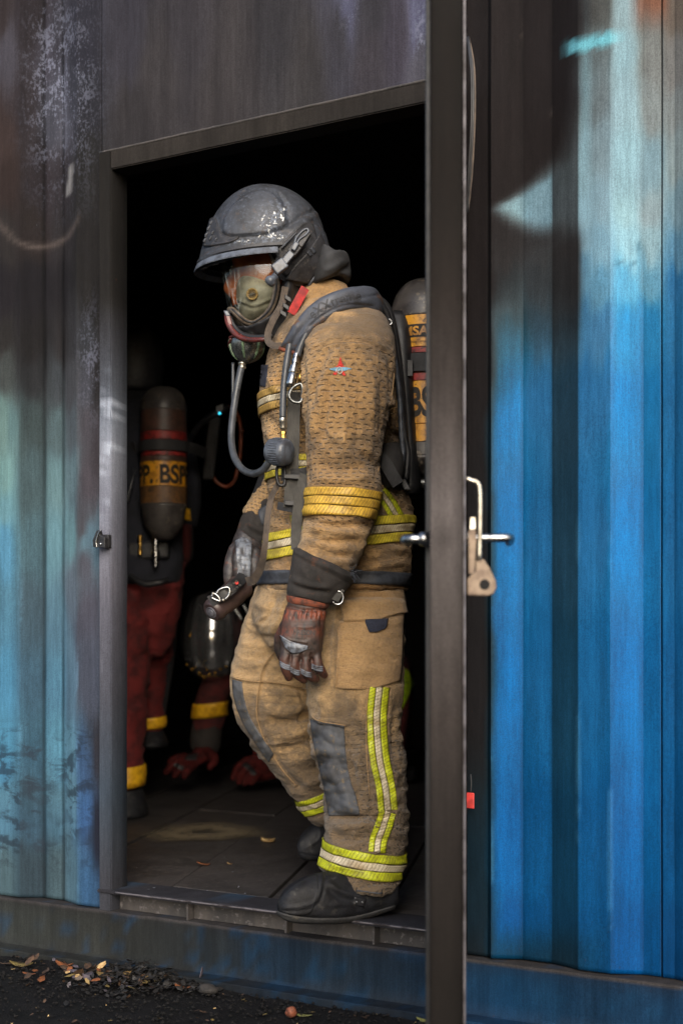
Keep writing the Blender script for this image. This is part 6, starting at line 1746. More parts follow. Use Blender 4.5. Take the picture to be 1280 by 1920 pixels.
Fc += [tuple(j * nb_ for j in range(5, -1, -1)), tuple(j * nb_ + nb_ - 1 for j in range(6))]
br = mesh_obj('visor_brim', V, Fc, M['brim'], helmet); br.data.set_sharp_from_angle(angle=math.radians(35))
rows = [brim_arc(-5, -9, 61, (-104, 104)), brim_arc(1, -12, 61, (-104, 104)), brim_arc(2, -7, 61, (-104, 104)), brim_arc(-4, -3, 61, (-104, 104))]
V = np.array(rows).reshape(-1, 3)
Fc = [(j * nb_ + i, j * nb_ + i + 1, ((j + 1) % 4) * nb_ + i + 1, ((j + 1) % 4) * nb_ + i) for j in range(4) for i in range(nb_ - 1)]
Fc += [tuple(j * nb_ for j in range(3, -1, -1)), tuple(j * nb_ + nb_ - 1 for j in range(4))]
br2 = mesh_obj('brow_band', V, Fc, M['helmet_dark'], helmet); br2.data.set_sharp_from_angle(angle=math.radians(35))
# front crest: embossed flame plate with its swept wing
o = patch('crest_plate', hb, [(396, 412), (405, 410), (412, 430), (420, 440), (436, 445), (449, 444)], [(383, 462), (395, 462), (410, 460), (425, 457), (438, 453), (447, 448)], M['helmet_dark'], helmet, 5, 30, 18, 3)
for k, (x, y, s_) in enumerate(((388, 452, .7), (391, 442, .75), (395, 430, .75), (399, 420, .6), (398, 448, .6), (402, 438, .55), (408, 450, .5))):
    h = cast(hb, x, y)
    if h:
        Geo().tube([h[0] + h[1] * 0.0055 + at(x + a, y + b, 3.5) - at(x, y, 3.5) for a, b in ((-3 * s_, 6 * s_), (-1 * s_, 0), (3 * s_, -5 * s_), (2 * s_, -9 * s_))], [0.004 * s_, 0.005 * s_, 0.0035 * s_, 0.001], 8, 5).obj('crest_flame', M['helmet'], helmet, smooth=True)
# side cover with its recessed plate, ribs and the mask clip arm
sc = patch('side_cover', hb, [(524, 468), (532, 452), (552, 432), (570, 418), (585, 420)], [(524, 500), (536, 516), (556, 500), (575, 478), (594, 452)], M['helmet_dark'], helmet, 4, 34, 22, 3)
patch('ear_plate', hb, [(536, 523), (552, 498), (576, 472), (598, 440)], [(576, 530), (590, 510), (602, 486), (609, 462)], M['helmet_dark'], helmet, 6, 34, 18, 4)
for (xa, ya, xb, yb) in ((572, 474, 579, 482), (578, 468, 585, 477)):
    patch('ear_rib', hb, [(xa, ya), (xb, yb)], [(xa + 4, ya - 4), (xb + 4, yb - 4)], M['helmet'], helmet, 9, 6, 4, 3)
patch('trim_line', hb, [(576, 531), (592, 508), (603, 486)], [(579, 533), (595, 510), (606, 488)], M['brim'], helmet, 8, 24, 3, 3)
CZ = HZ - 0.155
def bar(name, a, b, w, m, t=0.008, dz=0.0, bev=0.002):
    pa, pb = at(a[0], a[1], CZ + dz), at(b[0], b[1], CZ + dz)
    d_ = pb - pa; d_ /= np.linalg.norm(d_); v = np.cross(d_, DV); v /= np.linalg.norm(v)
    return Geo().obox(pa, pb, v * (w / 2 * CZ / F), DV * t).obj(name, m, helmet, bevel=bev)
bar('clip_block', (514, 508), (535, 492), 21, M['grey_plastic'], 0.010, -0.004, 0.003)
bar('clip_arm', (531, 494), (548, 474), 13, M['grey_plastic'], 0.007, 0.0)
bar('clip_arm', (546, 476), (566, 452), 18, M['helmet_dark'], 0.010, 0.008)
bar('clip_slider', (549, 470), (557, 456), 9, M['grey_plastic'], 0.008, -0.006)
bar('clip_body', (560, 462), (577, 436), 15, M['helmet_dark'], 0.012, 0.006)
bar('clip_frame', (527, 466), (556, 436), 4, M['helmet'], 0.004, 0.012)
Geo().tube([at(x, y, CZ - 0.008) for x, y in ((552, 462), (555, 447), (566, 434), (575, 429), (578, 434), (572, 441), (560, 450), (556, 462))], 0.0028, 8, 5).obj('clip_wire', M['grey_plastic'], helmet, smooth=True)
Geo().lathe(at(506, 528, CZ - 0.004), at(520, 514, CZ - 0.002) - at(506, 528, CZ - 0.004), [(0.004, -0.009), (0.0125, -0.006), (0.0145, 0.002), (0.0125, 0.008), (0.009, 0.012), (0.009, 0.022)], 24).obj('clip_knob', M['grey_plastic'], helmet, smooth=True)
# neck curtain hanging from the rear rim
nc = Loft([(600, 470, 626, 484, HZ, 0.10), (592, 500, 640, 486, HZ, 0.115), (584, 524, 650, 478, HZ, 0.118), (580, 545, 656, 492, HZ, 0.112), (578, 556, 657, 522, HZ, 0.10), (582, 553, 640, 526, HZ, 0.08)], 40, 5)
V, Fc, E = fuse([nc.geo()], 0.005, 3)
V = sculpt(V, Fc, [([(590, 535), (620, 525), (656, 500)], 6, -8, False), ([(586, 548), (615, 538), (650, 520)], 5, 6, False), ([(600, 510), (625, 500), (648, 484)], 6, 5)])
mesh_obj('neck_curtain', V, Fc, M['neck'], helmet)

# --- mask
mask = thing('mask_tmp', 'x', 'x')
bpy.data.objects.remove(mask)
ml = Loft([(410, 482, 566, 470, HZ, 0.090), (414, 512, 568, 500, HZ, 0.092), (418, 540, 564, 532, HZ, 0.090), (424, 566, 552, 560, HZ, 0.085), (431, 588, 538, 584, HZ, 0.076), (442, 604, 524, 600, HZ, 0.062), (454, 614, 508, 611, HZ, 0.035)], 96, 9, 2.3)
rim = [(507, 474), (514, 495), (517, 522), (515, 550), (508, 574), (494, 593), (475, 605), (458, 602), (445, 591), (435, 582), (429, 581)]
rp_ = spline(np.array(rim, float), 6)
V, Fc = ml.geo()
px, py, _ = proj(V)
keep = inside_poly(px, py, np.vstack([rp_, [(400, 585), (400, 460), (505, 460)]]))
Fk = [f for f in Fc[:-192] if all(keep[i] for i in f)]
us = sorted({i for f in Fk for i in f}); mp = {v: k for k, v in enumerate(us)}
lens = mesh_obj('mask_lens', V[us], [[mp[i] for i in f] for f in Fk], M['lens'], ff)
px, py, _ = proj(V[us])
smv = np.exp(-((px - (439 + (py - 540) * 0.14)) / 9) ** 2) * sm(492, 510, py) + 0.6 * np.exp(-((px - 427 - (py - 540) * 0.2) / 4) ** 2) + 0.35 * np.exp(-((px - 470) / 5) ** 2) * sm(520, 500, py)  # upright grey reflection streaks painted onto the lens
a_ = lens.data.attributes.new('smear_glint', 'FLOAT', 'POINT'); a_.data.foreach_set('value', np.clip(smv, 0, 1).astype(np.float32))
# inner face cup with its valve
ic = Loft([(449, 520, 540, 552, HZ, 0.068), (443, 542, 540, 564, HZ, 0.078), (444, 570, 530, 576, HZ, 0.074), (450, 592, 516, 592, HZ, 0.062), (452, 606, 500, 606, HZ, 0.036)], 40, 5)
V, Fc, E = fuse([ic.geo()], 0.004, 2)
V = sculpt(V, Fc, [([(446, 562), (475, 572), (508, 560)], 2.5, 3, False), ([(448, 568), (475, 578), (506, 568)], 2.5, -3, False), ([(478, 572), (478, 600)], 3, 3)])
cup = mesh_obj('inner_mask', V, Fc, M['face_cup'], lens)
ib = bvh_of(V, Fc)
h = cast(ib, 473, 552)
if h:
    g = Geo()
    nv_ = h[1]; nv_ = -DV * 0.9 + nv_ * 0.3; nv_ /= np.linalg.norm(nv_)
    g.lathe(h[0] - nv_ * 0.001, nv_, [(0.0155, 0), (0.0155, 0.005), (0.0125, 0.007), (0.0115, 0.004), (0.002, 0.0035)], 32)
    g.obj('exhale_valve', M['cup_valve'], lens, smooth=True)
    g = Geo()
    e1 = np.cross(nv_, UP); e1 /= np.linalg.norm(e1); e2 = np.cross(nv_, e1)
    for k in range(6):
        a = k * math.pi / 6 + 0.2
        dv = (e1 * math.cos(a) + e2 * math.sin(a)) * 0.0095
        g.tube([h[0] + nv_ * 0.0048 - dv, h[0] + nv_ * 0.0048 + dv], 0.0008, 5, 1)
    g.obj('valve_spoke', M['lens_frame'], lens)
# frame round the lens: down the cheek, under the chin and up to the nose of the mask
lb = bvh_of(*ml.geo())
pts = []
for q in rp_:
    h = cast(lb, q[0], q[1])
    if h:
        pts.append(at(q[0] + 2, q[1], proj(h[0])[2] - 0.004))
far_pts = [p - DV * (2 * ((p - CAM) @ DV - HZ)) for p in pts]
for pp in (pts, far_pts):
    Geo().tube(pp, 0.0085, 12, 1).obj('lens_frame', M['lens_frame'], lens, smooth=True)
    Geo().tube([p + DV * (-0.008 if pp is pts else 0.008) for p in pp], 0.0030, 8, 1).obj('frame_trim', M['rubber'], lens, smooth=True)
# rubber face seal behind and below the lens
seal = Loft([(522, 474, 556, 478, HZ, 0.093), (527, 510, 564, 515, HZ, 0.096), (524, 550, 562, 552, HZ, 0.093), (506, 596, 550, 588, HZ, 0.082), (462, 618, 530, 612, HZ, 0.066), (438, 612, 512, 636, HZ, 0.05), (446, 624, 505, 640, HZ, 0.035)], 40, 5)
V, Fc, E = fuse([seal.geo()], 0.0045, 3)
mesh_obj('face_seal', V, Fc, M['rubber'], lens)
top = Loft([(414, 476, 522, 458, HZ, 0.088), (412, 484, 521, 468, HZ, 0.094), (413, 492, 520, 475, HZ, 0.090)], 40, 4)
V, Fc = top.geo(); mesh_obj('face_seal', V, Fc, M['rubber'], lens)
yoke = [(426, 587), (428, 604), (436, 620), (448, 631), (466, 637), (490, 637), (506, 634)]
for dzz in (-1, 1):
    P_ = [at(x, y, HZ + dzz * min(0.080, 0.018 + (x - 424) * 0.00098)) for x, y in yoke]
    Geo().tube(P_, [0.008, 0.0085, 0.0085, 0.008, 0.007, 0.006, 0.005], 10, 5).obj('mask_yoke', M['maroon'], lens, smooth=True)
    P_ = [at(x + 6, y - 5, HZ + dzz * min(0.083, 0.02 + (x - 424) * 0.00085)) for x, y in yoke]
    Geo().tube(P_, [0.006, 0.006, 0.006, 0.0065, 0.007, 0.007, 0.006], 10, 5).obj('mask_channel', M['rubber'], lens, smooth=True)
Geo().obox(at(427, 588, HZ - 0.012), at(433, 614, HZ - 0.014), RV * 0.007, DV * 0.018).obj('yoke_block', M['maroon'], lens, bevel=0.003)
Geo().obox(at(425, 585, HZ - 0.010), at(430, 596, HZ - 0.012), RV * 0.0075, DV * 0.020).obj('yoke_clip', M['grey_plastic'], lens, bevel=0.003)
# regulator
RC = at(463, 634, HZ)
kk = HZ / F
g = Geo().lathe(RC, (0, 0, -1), [(0.012, -8 * kk), (22 * kk, -6 * kk), (30 * kk, -1 * kk), (32 * kk, 6 * kk), (31.5 * kk, 14 * kk), (29 * kk, 26 * kk), (23 * kk, 37 * kk), (15 * kk, 44 * kk), (8 * kk, 47 * kk), (0.002, 47.5 * kk)], 48)
reg = g.obj('regulator', M['gunmetal'], lens, smooth=True)
for a_ in (-1.75, -0.75, -2.9, 0.3):
    dv = RV * math.cos(a_) + DV * math.sin(a_)
    Geo().tube([RC + dv * (r_ * kk + 0.0005) - UP * hh * kk for r_, hh in ((31.5, 3), (32, 10), (30.5, 20), (26, 31), (18, 41))], [0.0035, 0.0042, 0.004, 0.0036, 0.002], 8, 4).obj('regulator_strip', M['green_strip'], lens, smooth=True)
Geo().tube([RC + (RV * math.cos(a) + DV * math.sin(a)) * 33 * kk - UP * (3 + 2.5 * math.sin(a * 1.0 + 0.6)) * kk for a in np.linspace(0, 2 * math.pi, 24, endpoint=False)], 0.0032, 8, 2, True).obj('regulator_clip', M['maroon'], lens, smooth=True)
Geo().tube([RC + (RV * math.cos(a) + DV * math.sin(a)) * 33.5 * kk - UP * hh * kk for a, hh in ((-2.6, 4), (-2.9, 12), (-3.1, 16), (-3.3, 11), (-3.5, 4))], 0.0034, 8, 4).obj('clip_lever', M['maroon'], lens, smooth=True)
# chin strap, hood and scarf at the neck
hood = Loft([(512, 500, 570, 500, HZ, 0.076), (516, 540, 572, 540, HZ, 0.078), (512, 575, 566, 570, HZ, 0.074), (506, 612, 560, 600, HZ + 0.01, 0.075), (500, 650, 570, 640, HZ + 0.03, 0.08)], 36, 5)
V, Fc, E = fuse([hood.geo()], 0.005, 3)
hoodo = mesh_obj('hood', V, Fc, M['black_cloth'], ff)
ribbon('neck_scarf', [(572, 540, 3.495), (560, 562, 3.488), (546, 588, 3.49)], 0.022, M['red'], ff, 0.004)
ribbon('chin_strap', [(535, 538, 3.497), (528, 570, 3.492), (512, 600, 3.494), (503, 622, 3.502), (503, 640, 3.502), (514, 648, 3.495), (528, 648, 3.488)], 0.017, M['web_brown'], ff, 0.003)
for (x, y) in ((540, 560), (536, 575), (531, 588)):
    Geo().obox(at(x - 6, y - 4, 3.487), at(x + 6, y + 4, 3.487), UP * 0.006, DV * 0.004).obj('strap_buckle', M['rubber'], ff, bevel=0.0015)

# ------------------------------------------------------------------ breathing apparatus worn by the firefighter
ba = thing('breathing_apparatus', 'breathing apparatus with yellow cylinder and grey hoses worn by the firefighter in tan gear', 'breathing set', at(770, 900, 3.7), 'breathing sets worn by the crew')
pad = Loft([(716, 560, 718, 596, 3.52, 0.03), (700, 540, 708, 590, 3.475, 0.030), (668, 538, 680, 580, 3.435, 0.026), (630, 545, 645, 586, 3.41, 0.024), (596, 560, 614, 602, 3.40, 0.022), (570, 582, 590, 620, 3.405, 0.020), (550, 608, 572, 640, 3.415, 0.019), (534, 634, 560, 655, 3.43, 0.017), (524, 651, 554, 663, 3.44, 0.014)], 40, 7, 2.6)
V, Fc, E = fuse([pad.geo()], 0.004, 2)
V = V + normals(V, Fc) * (0.0022 * fbm(V, 14, 3, 23))[:, None]
V = sculpt(V, Fc, [([(712, 552), (670, 560), (625, 572), (590, 592), (562, 620), (540, 655)], 2, -3, False), ([(700, 575), (650, 572), (610, 588), (580, 612)], 3, -4, False), ([(560, 600), (548, 628), (530, 650)], 5, 3), ([(600, 570), (575, 596), (552, 640)], 5, -3)])
pado = mesh_obj('shoulder_pad', V, Fc, M['collar_pad'], ba)
pb_ = bvh_of(V, Fc)
lower = Loft([(712, 580, 716, 604, 3.50, 0.03), (680, 568, 690, 592, 3.455, 0.022), (640, 576, 648, 592, 3.425, 0.018), (608, 590, 618, 612, 3.412, 0.016), (586, 612, 596, 634, 3.412, 0.015), (570, 636, 580, 652, 3.42, 0.013), (552, 652, 568, 664, 3.43, 0.012)], 28, 6)
V, Fc = lower.geo(); mesh_obj('pad_underlayer', V, Fc, M['black_cloth'], pado)
Geo().tube([at(x, y, 3.424) for x, y in ((523, 652), (532, 656), (545, 660), (555, 663))], 0.005, 8, 4).obj('pad_binding', M['orange_suede'], pado, smooth=True)
# print on the shoulder pad
Vt, Ft = text_mesh('eXXtreme', 0.024, 0.012, 0.95)
Vt, Ft = subdivide_long(Vt, Ft, 0.01)
path = spline(np.array([(560, 613), (585, 590), (615, 571), (650, 558), (700, 553)], float), 8)
Lp = np.r_[0, np.cumsum(np.hypot(*np.diff(path, axis=0).T))]
P2 = []
for v in Vt:
    s_ = np.clip(Lp[-1] * 0.52 + v[0] * F / 3.42, 0, Lp[-1])
    q_ = np.array([np.interp(s_, Lp, path[:, k]) for k in (0, 1)])
    q2 = np.array([np.interp(min(s_ + 2, Lp[-1]), Lp, path[:, k]) for k in (0, 1)]) - np.array([np.interp(max(s_ - 2, 0), Lp, path[:, k]) for k in (0, 1)])
    q2 /= np.hypot(*q2)
    nrm2 = np.array([q2[1], -q2[0]])
    t_ = q_ + nrm2 * (v[1] - 0.010) * F / 3.42
    h = cast(pb_, *t_)
    P2.append(h[0] + h[1] * 0.0009 if h else np.array([np.nan] * 3))
P2 = np.array(P2)
Ft = [f for f in Ft if not np.isnan(P2[list(f)]).any()]
P2 = np.nan_to_num(P2, nan=0.0)
if Ft:
    us = sorted({i for f in Ft for i in f}); mp = {v: k for k, v in enumerate(us)}
    mesh_obj('lettering', P2[us], [[mp[i] for i in f] for f in Ft], M['collar_text'], pado, False)

# hoses
def hose(name, pts, r, m='hose', parent=ba, n=14, sub=8):
    return Geo().tube([at(*p_) for p_ in pts], r, n, sub).obj(name, M[m], parent, smooth=True)
hose('demand_hose', [(453, 688, HZ), (447, 715, HZ - .01), (440, 755, HZ - .02), (435, 795, HZ - .04), (434, 828, HZ - .06), (440, 858, HZ - .09), (455, 880, HZ - .12), (474, 888, HZ - .15), (492, 882, HZ - .18), (504, 866, HZ - .20), (512, 852, HZ - .205)], 0.0092)
hose('signal_tube', [(437, 680, HZ + .02), (437, 720, HZ + .02), (437, 756, HZ + .02), (441, 790, HZ + .04)], 0.0042)
Geo().lathe(at(454, 679, HZ), (0, 0, -1), [(0.0098, 0), (0.0105, 0.002), (0.0105, 0.006), (0.0092, 0.008), (0.0092, 0.011), (0.0105, 0.012), (0.0105, 0.016), (0.0085, 0.018)], 20).obj('hose_fitting', M['zinc'], ba, smooth=True)
hose('pressure_hose', [(544, 640, 3.425), (539, 670, 3.42), (534, 705, 3.415), (531, 745, 3.41), (530, 786, 3.405)], 0.0085)
g = Geo().lathe(at(530, 784, 3.405), at(531, 824, 3.40) - at(530, 784, 3.405), [(0.0085, 0), (0.0088, 0.001), (0.0088, 0.011), (0.0076, 0.012), (0.0076, 0.023), (0.0068, 0.025), (0.0068, 0.028)], 16)
g.obj('hose_fitting', M['zinc'], ba, smooth=True)
Geo().lathe(at(531, 805, 3.40), at(531, 824, 3.40) - at(531, 805, 3.40), [(0.006, 0.004), (0.0075, 0.006), (0.0075, 0.012), (0.006, 0.013), (0.006, 0.022)], 6).obj('hose_nut', M['brass'], ba)
# ribbed gauge housing
ax_ = at(548, 848, 3.385) - at(506, 845, 3.42)
g = Geo()
prof = [(0.004, -0.0005), (0.027, 0.0), (0.0315, 0.004), (0.0335, 0.012), (0.0335, 0.044), (0.031, 0.052), (0.024, 0.058), (0.003, 0.059)]
g.lathe(at(506, 846, 3.41), ax_, prof, 40)
ga = g.obj('gauge_housing', M['grey_plastic'], ba, smooth=True)
an = ax_ / np.linalg.norm(ax_); e1 = np.cross(an, UP); e1 /= np.linalg.norm(e1); e2 = np.cross(an, e1)
g = Geo()
for k in range(36):
    a = 2 * math.pi * k / 36
    dv = (e1 * math.cos(a) + e2 * math.sin(a)) * 0.0338
    g.tube([at(506, 846, 3.41) + dv + an * 0.016, at(506, 846, 3.41) + dv + an * 0.040], 0.0012, 5, 1)
rb = g.obj('grip_ribs', M['grey_plastic'], ga); rb['kind'] = 'stuff'
# second hose with its quick connector
hose('supply_hose', [(584, 610, 3.405), (572, 630, 3.402), (563, 650, 3.40), (557, 668, 3.395)], 0.0088)
cA, cB = at(556, 664, 3.394), at(544, 728, 3.375)
g = Geo().lathe(cA, cB - cA, [(0.0075, 0), (0.0075, 0.010), (0.0062, 0.011), (0.0062, 0.013), (0.0085, 0.014), (0.0085, 0.024), (0.007, 0.025), (0.007, 0.030), (0.0105, 0.032), (0.0105, 0.040), (0.0118, 0.041), (0.0118, 0.050), (0.0105, 0.052), (0.0125, 0.055), (0.0125, 0.080), (0.0105, 0.084), (0.009, 0.086)], 28)
qc = auto_smooth(g.obj('quick_connector', M['steel'], ba, smooth=True), 40)
g = Geo()
cr = [(548, 728), (543, 738), (543, 745), (548, 752), (556, 755), (564, 753), (567, 742), (567, 728), (564, 720), (556, 722)]
Geo().tube([at(x, y, 3.375) for x, y in cr], 0.0042, 10, 5, True).obj('snap_hook', M['gunmetal'], ba, smooth=True)
Geo().tube([at(561, 715, 3.372), at(564, 695, 3.38)], 0.004, 8, 1).obj('hook_loop', M['brass'], ba, smooth=True)
# webbing
ribbon('harness_strap', [(552, 735, 3.43), (550, 780, 3.427), (549, 830, 3.425), (547, 880, 3.428), (545, 925, 3.43), (543, 952, 3.43)], 0.032, M['web'], ba, 0.003)
for y, w_ in ((894, 15), (944, 14)):
    Geo().obox(at(547 - w_, y - 1, 3.42), at(547 + w_, y + 1, 3.42), UP * 0.006, DV * 0.006).obj('strap_buckle', M['rubber'], ba, bevel=0.002)
Geo().tube([at(x, y, 3.425) for x, y in ((520, 876), (531, 875), (534, 880), (534, 905), (530, 910), (523, 908), (519, 895))], 0.004, 8, 4, True).obj('buckle_frame', M['rubber'], ba, smooth=True)
ribbon('waist_belt', [(528, 890, 3.44), (555, 890, 3.425), (580, 886, 3.425)], 0.03, M['web_dark'], ba, 0.004)
ribbon('waist_belt', [(521, 948, 3.445), (540, 952, 3.43), (560, 955, 3.425)], 0.020, M['web_dark'], ba, 0.004)
ribbon('hanging_strap', [(572, 890, 3.42), (563, 925, 3.402), (557, 970, 3.40), (555, 1005, 3.40), (556, 1030, 3.395)], 0.026, M['web'], ba, 0.003)
ribbon('hanging_strap', [(522, 905, 3.45), (508, 935, 3.452), (501, 975, 3.455), (497, 1020, 3.46), (490, 1060, 3.49), (477, 1085, 3.52), (463, 1091, 3.55)], [0.013, 0.014, 0.014, 0.015, 0.018, 0.022, 0.024], M['web_brown'], ba, 0.003)
# hip pad and belt at the back
hp = Loft([(700, 838, 748, 832, 3.52, 0.05), (700, 860, 756, 858, 3.50, 0.055), (705, 890, 757, 886, 3.50, 0.055), (722, 918, 752, 908, 3.51, 0.045)], 28, 5)
V, Fc = hp.geo(); mesh_obj('hip_pad', V, Fc, M['black_cloth'], ba)
ribbon('hip_strap', [(712, 856, 3.44), (722, 868, 3.435), (736, 892, 3.435), (746, 908, 3.44)], 0.030, M['web_dark'], ba, 0.004)
bpk = Loft([(716, 590, 775, 590, 3.70, 0.05), (722, 650, 778, 650, 3.72, 0.10), (735, 760, 780, 760, 3.72, 0.11), (745, 850, 785, 850, 3.72, 0.11), (740, 930, 790, 930, 3.70, 0.10)], 28, 5)
V, Fc = bpk.geo(); mesh_obj('back_plate', V, Fc, M['rubber'], ba)
hose('back_tube', [(722, 600, 3.50), (732, 640, 3.50), (742, 690, 3.505), (749, 750, 3.51), (752, 810, 3.515), (755, 850, 3.52), (750, 900, 3.52)], 0.0065, 'grey_plastic')
hose('back_hose', [(700, 556, 3.50), (722, 570, 3.51), (735, 600, 3.52), (744, 650, 3.54), (752, 720, 3.55), (758, 800, 3.55), (757, 870, 3.55), (752, 905, 3.55)], 0.0085, 'rubber')
hose('back_hose', [(704, 566, 3.49), (722, 582, 3.50), (731, 610, 3.51), (740, 660, 3.525), (750, 730, 3.535), (757, 810, 3.535), (764, 850, 3.54), (760, 900, 3.54)], 0.008, 'rubber')
Geo().tube([at(x, y, 3.50) for x, y in ((728, 598), (733, 601), (734, 607), (730, 609))], 0.0025, 8, 4).obj('strap_ring', M['steel'], ba, smooth=True)
Geo().obox(at(752, 898, 3.53), at(764, 920, 3.53), RV * 0.010, DV * 0.012).obj('hose_joint', M['rubber'], ba, bevel=0.003)
# cylinder
def cylinder(parent, cx, Z, y_top, y_sh, segs, y_bot, rad_px, text=None):
    """segs: (y0, y1, material, extra radius px)"""
    k = Z / F
    base = at(cx, y_sh, Z)
    R = rad_px * k
    zt = lambda y: base - UP * (y - y_sh) * k
    dome = [(0.001, (y_sh - y_top) * k)] + [(R * math.sin(a) ** 0.75, (y_sh - y_top) * k * math.cos(a)) for a in np.linspace(0.15, math.pi / 2, 12)]
    g = Geo().lathe(base, (0, 0, 1), [(r_ * 1.02, h_) for r_, h_ in dome] + [(R * 1.02, -0.003), (R * 0.99, -0.006)], 48)
    g.obj('cylinder_cap', M['cyl_dark'], parent, smooth=True)
    out = {}
    for (y0, y1, m_, ex) in segs:
        r_ = R + ex * k
        g = Geo().lathe(zt(y0), (0, 0, -1), [(r_ - 0.002, 0), (r_, 0.0008), (r_, (y1 - y0) * k - 0.0008), (r_ - 0.002, (y1 - y0) * k)], 64)
        out[y0] = auto_smooth(g.obj('cylinder_band', M[m_], parent, smooth=True))
    g = Geo().lathe(zt(y_bot[0]), (0, 0, -1), [(R, 0), (R * 0.98, 0.01), (R * 0.86, (y_bot[1] - y_bot[0]) * k * 0.6), (R * 0.45, (y_bot[1] - y_bot[0]) * k), (0.02, (y_bot[1] - y_bot[0]) * k + 0.006)], 48)
    g.obj('cylinder_base', M['cyl_dark'], parent, smooth=True)
    return base, R, zt, k, out
def wrap_text(parent, txt, h, y, ang, cyl, m='ink', bold=0.02, xs=0.7, off=0.0012):
    base, R, zt, k, _ = cyl
    V, Fc = text_mesh(txt, h, bold, xs)
    V, Fc = subdivide_long(V, Fc, 0.006)
    c = zt(y)
    P = []
    for v in V:
        a = ang + v[0] / R
        P.append(c + (RV * math.sin(a) - DV * math.cos(a)) * (R + off) + UP * v[1])
    mesh_obj('lettering', P, Fc, M[m], parent, False)
cy = cylinder(ba, 799, 3.72, 524, 600, [(602, 662, 'cyl_yellow', 0), (662.5, 673, 'cyl_red', 0), (673.5, 710, 'cyl_tan', -1), (710.5, 724, 'cyl_red', 0), (724.5, 803, 'cyl_yellow', 0), (803.5, 836, 'cyl_yellow', -0.6), (836.5, 860, 'cyl_dark', 0.5)], (860, 890), 66)
wrap_text(ba, 'MSA', 16 * cy[3], 641, -0.36, cy, 'cyl_yellow', 0.03, 1.15, 0.0022)
base, R, zt, k, _ = cy
g = Geo()                                 # the dark box behind those letters
for i in range(14):
    a0, a1 = -0.36 - 26 * k / R + i * 52 * k / R / 14, -0.36 - 26 * k / R + (i + 1) * 52 * k / R / 14
    q_ = [zt(yy) + (RV * math.sin(a) - DV * math.cos(a)) * (R + 0.0010) for yy, a in ((645, a0), (645, a1), (621, a1), (621, a0))]
    g.add(q_, [(0, 1, 2, 3)])
g.obj('label_box', M['ink'], ba)
wrap_text(ba, 'Firefighting Company', 5.0 * k, 655, -0.34, cy, 'ink', 0.0, 0.8)
wrap_text(ba, 'BSPP.', 52 * k, 788, 0.16, cy, 'ink', 0.035, 0.56)
g = Geo().lathe(zt(673.8), (0, 0, -1), [(R + 0.001, 0), (R + 0.006, 0.001), (R + 0.006, 34 * k), (R + 0.001, 35 * k)], 48)
auto_smooth(g.obj('cylinder_strap', M['web_dark'], ba, smooth=True))
Geo().obox(at(768, 676, 3.62), at(768, 707, 3.62), RV * 0.008, DV * 0.010).obj('strap_keeper', M['rubber'], ba, bevel=0.002)
g = Geo().lathe(at(795, 906, 3.70), -RV, [(0.016, 0), (0.016, 0.02), (0.012, 0.022), (0.012, 0.028), (0.018, 0.03), (0.018, 0.036), (0.010, 0.04), (0.010, 0.06), (0.006, 0.062)], 24)
auto_smooth(g.obj('cylinder_valve', M['gunmetal'], ba, smooth=True))
# ------------------------------------------------------------------ torch in the far hand
TQ = 3.70
to = thing('torch', 'dark cylindrical torch on a strap with steel buckle, hanging from the far gloved hand', 'torch', at(430, 1130, TQ))
ta, tb_ = at(399, 1146, TQ - 0.03), at(470, 1085, TQ + 0.08)
kt = TQ / F
g = Geo().lathe(ta, tb_ - ta, [(3 * kt, -5 * kt), (17 * kt, -4 * kt), (22 * kt, 1 * kt), (23 * kt, 6 * kt), (22 * kt, 24 * kt), (24 * kt, 30 * kt), (25 * kt, 60 * kt), (25 * kt, 92 * kt), (20 * kt, 96 * kt), (2 * kt, 97 * kt)], 40)
auto_smooth(g.obj('casing', M['torch'], to, smooth=True))
axt = (tb_ - ta) / np.linalg.norm(tb_ - ta)
g = Geo().lathe(ta - axt * 4 * kt, -axt, [(11.5 * kt, 0), (11.5 * kt, 2 * kt), (9 * kt, 2.2 * kt), (9 * kt, 0.6 * kt), (7.5 * kt, 0.6 * kt), (7.5 * kt, 4 * kt), (5 * kt, 5 * kt), (0.5 * kt, 5.4 * kt)], 32)
auto_smooth(g.obj('end_button', M['torch_cap'], to, smooth=True))
ribbon('strap', [(394, 1128, 3.648), (408, 1120, 3.645), (425, 1110, 3.645), (440, 1097, 3.66), (450, 1088, 3.70), (458, 1076, 3.74)], 0.030, M['rubber'], to, 0.004)
for k in range(5):
    for s_ in (-1, 1):
        x_, y_ = 428 + k * 4.6 + s_ * 3.0, 1110 - k * 4.2 + s_ * 3.8
        Geo().lathe(at(x_, y_, 3.6415 + 0.004 * k), -DV, [(0.0032, 0), (0.0032, 0.0008), (0.001, 0.001)], 12).obj('strap_hole', M['ink'], to)
Geo().tube([at(x, y, 3.632) for x, y in ((406, 1113), (412, 1105), (426, 1101), (431, 1106), (429, 1116), (422, 1124))], 0.0030, 8, 5).obj('buckle_wire', M['steel'], to, smooth=True)
Geo().tube([at(x, y, 3.632) for x, y in ((396, 1120), (404, 1124), (413, 1127), (409, 1118), (401, 1113), (396, 1120))], 0.0028, 8, 3).obj('buckle_bar', M['steel'], to, smooth=True)
for x, y in ((400, 1113), (419, 1125)):
    Geo().lathe(at(x, y, 3.636), -DV, [(0.0045, 0), (0.0045, 0.004), (0.002, 0.007)], 14).obj('buckle_stud', M['zinc'], to, smooth=True)
Geo().tube([at(x, y, 3.80) for x, y in ((425, 1105), (426, 1090), (434, 1081), (446, 1080))], 0.004, 8, 5).obj('carry_loop', M['grey_plastic'], to, smooth=True)
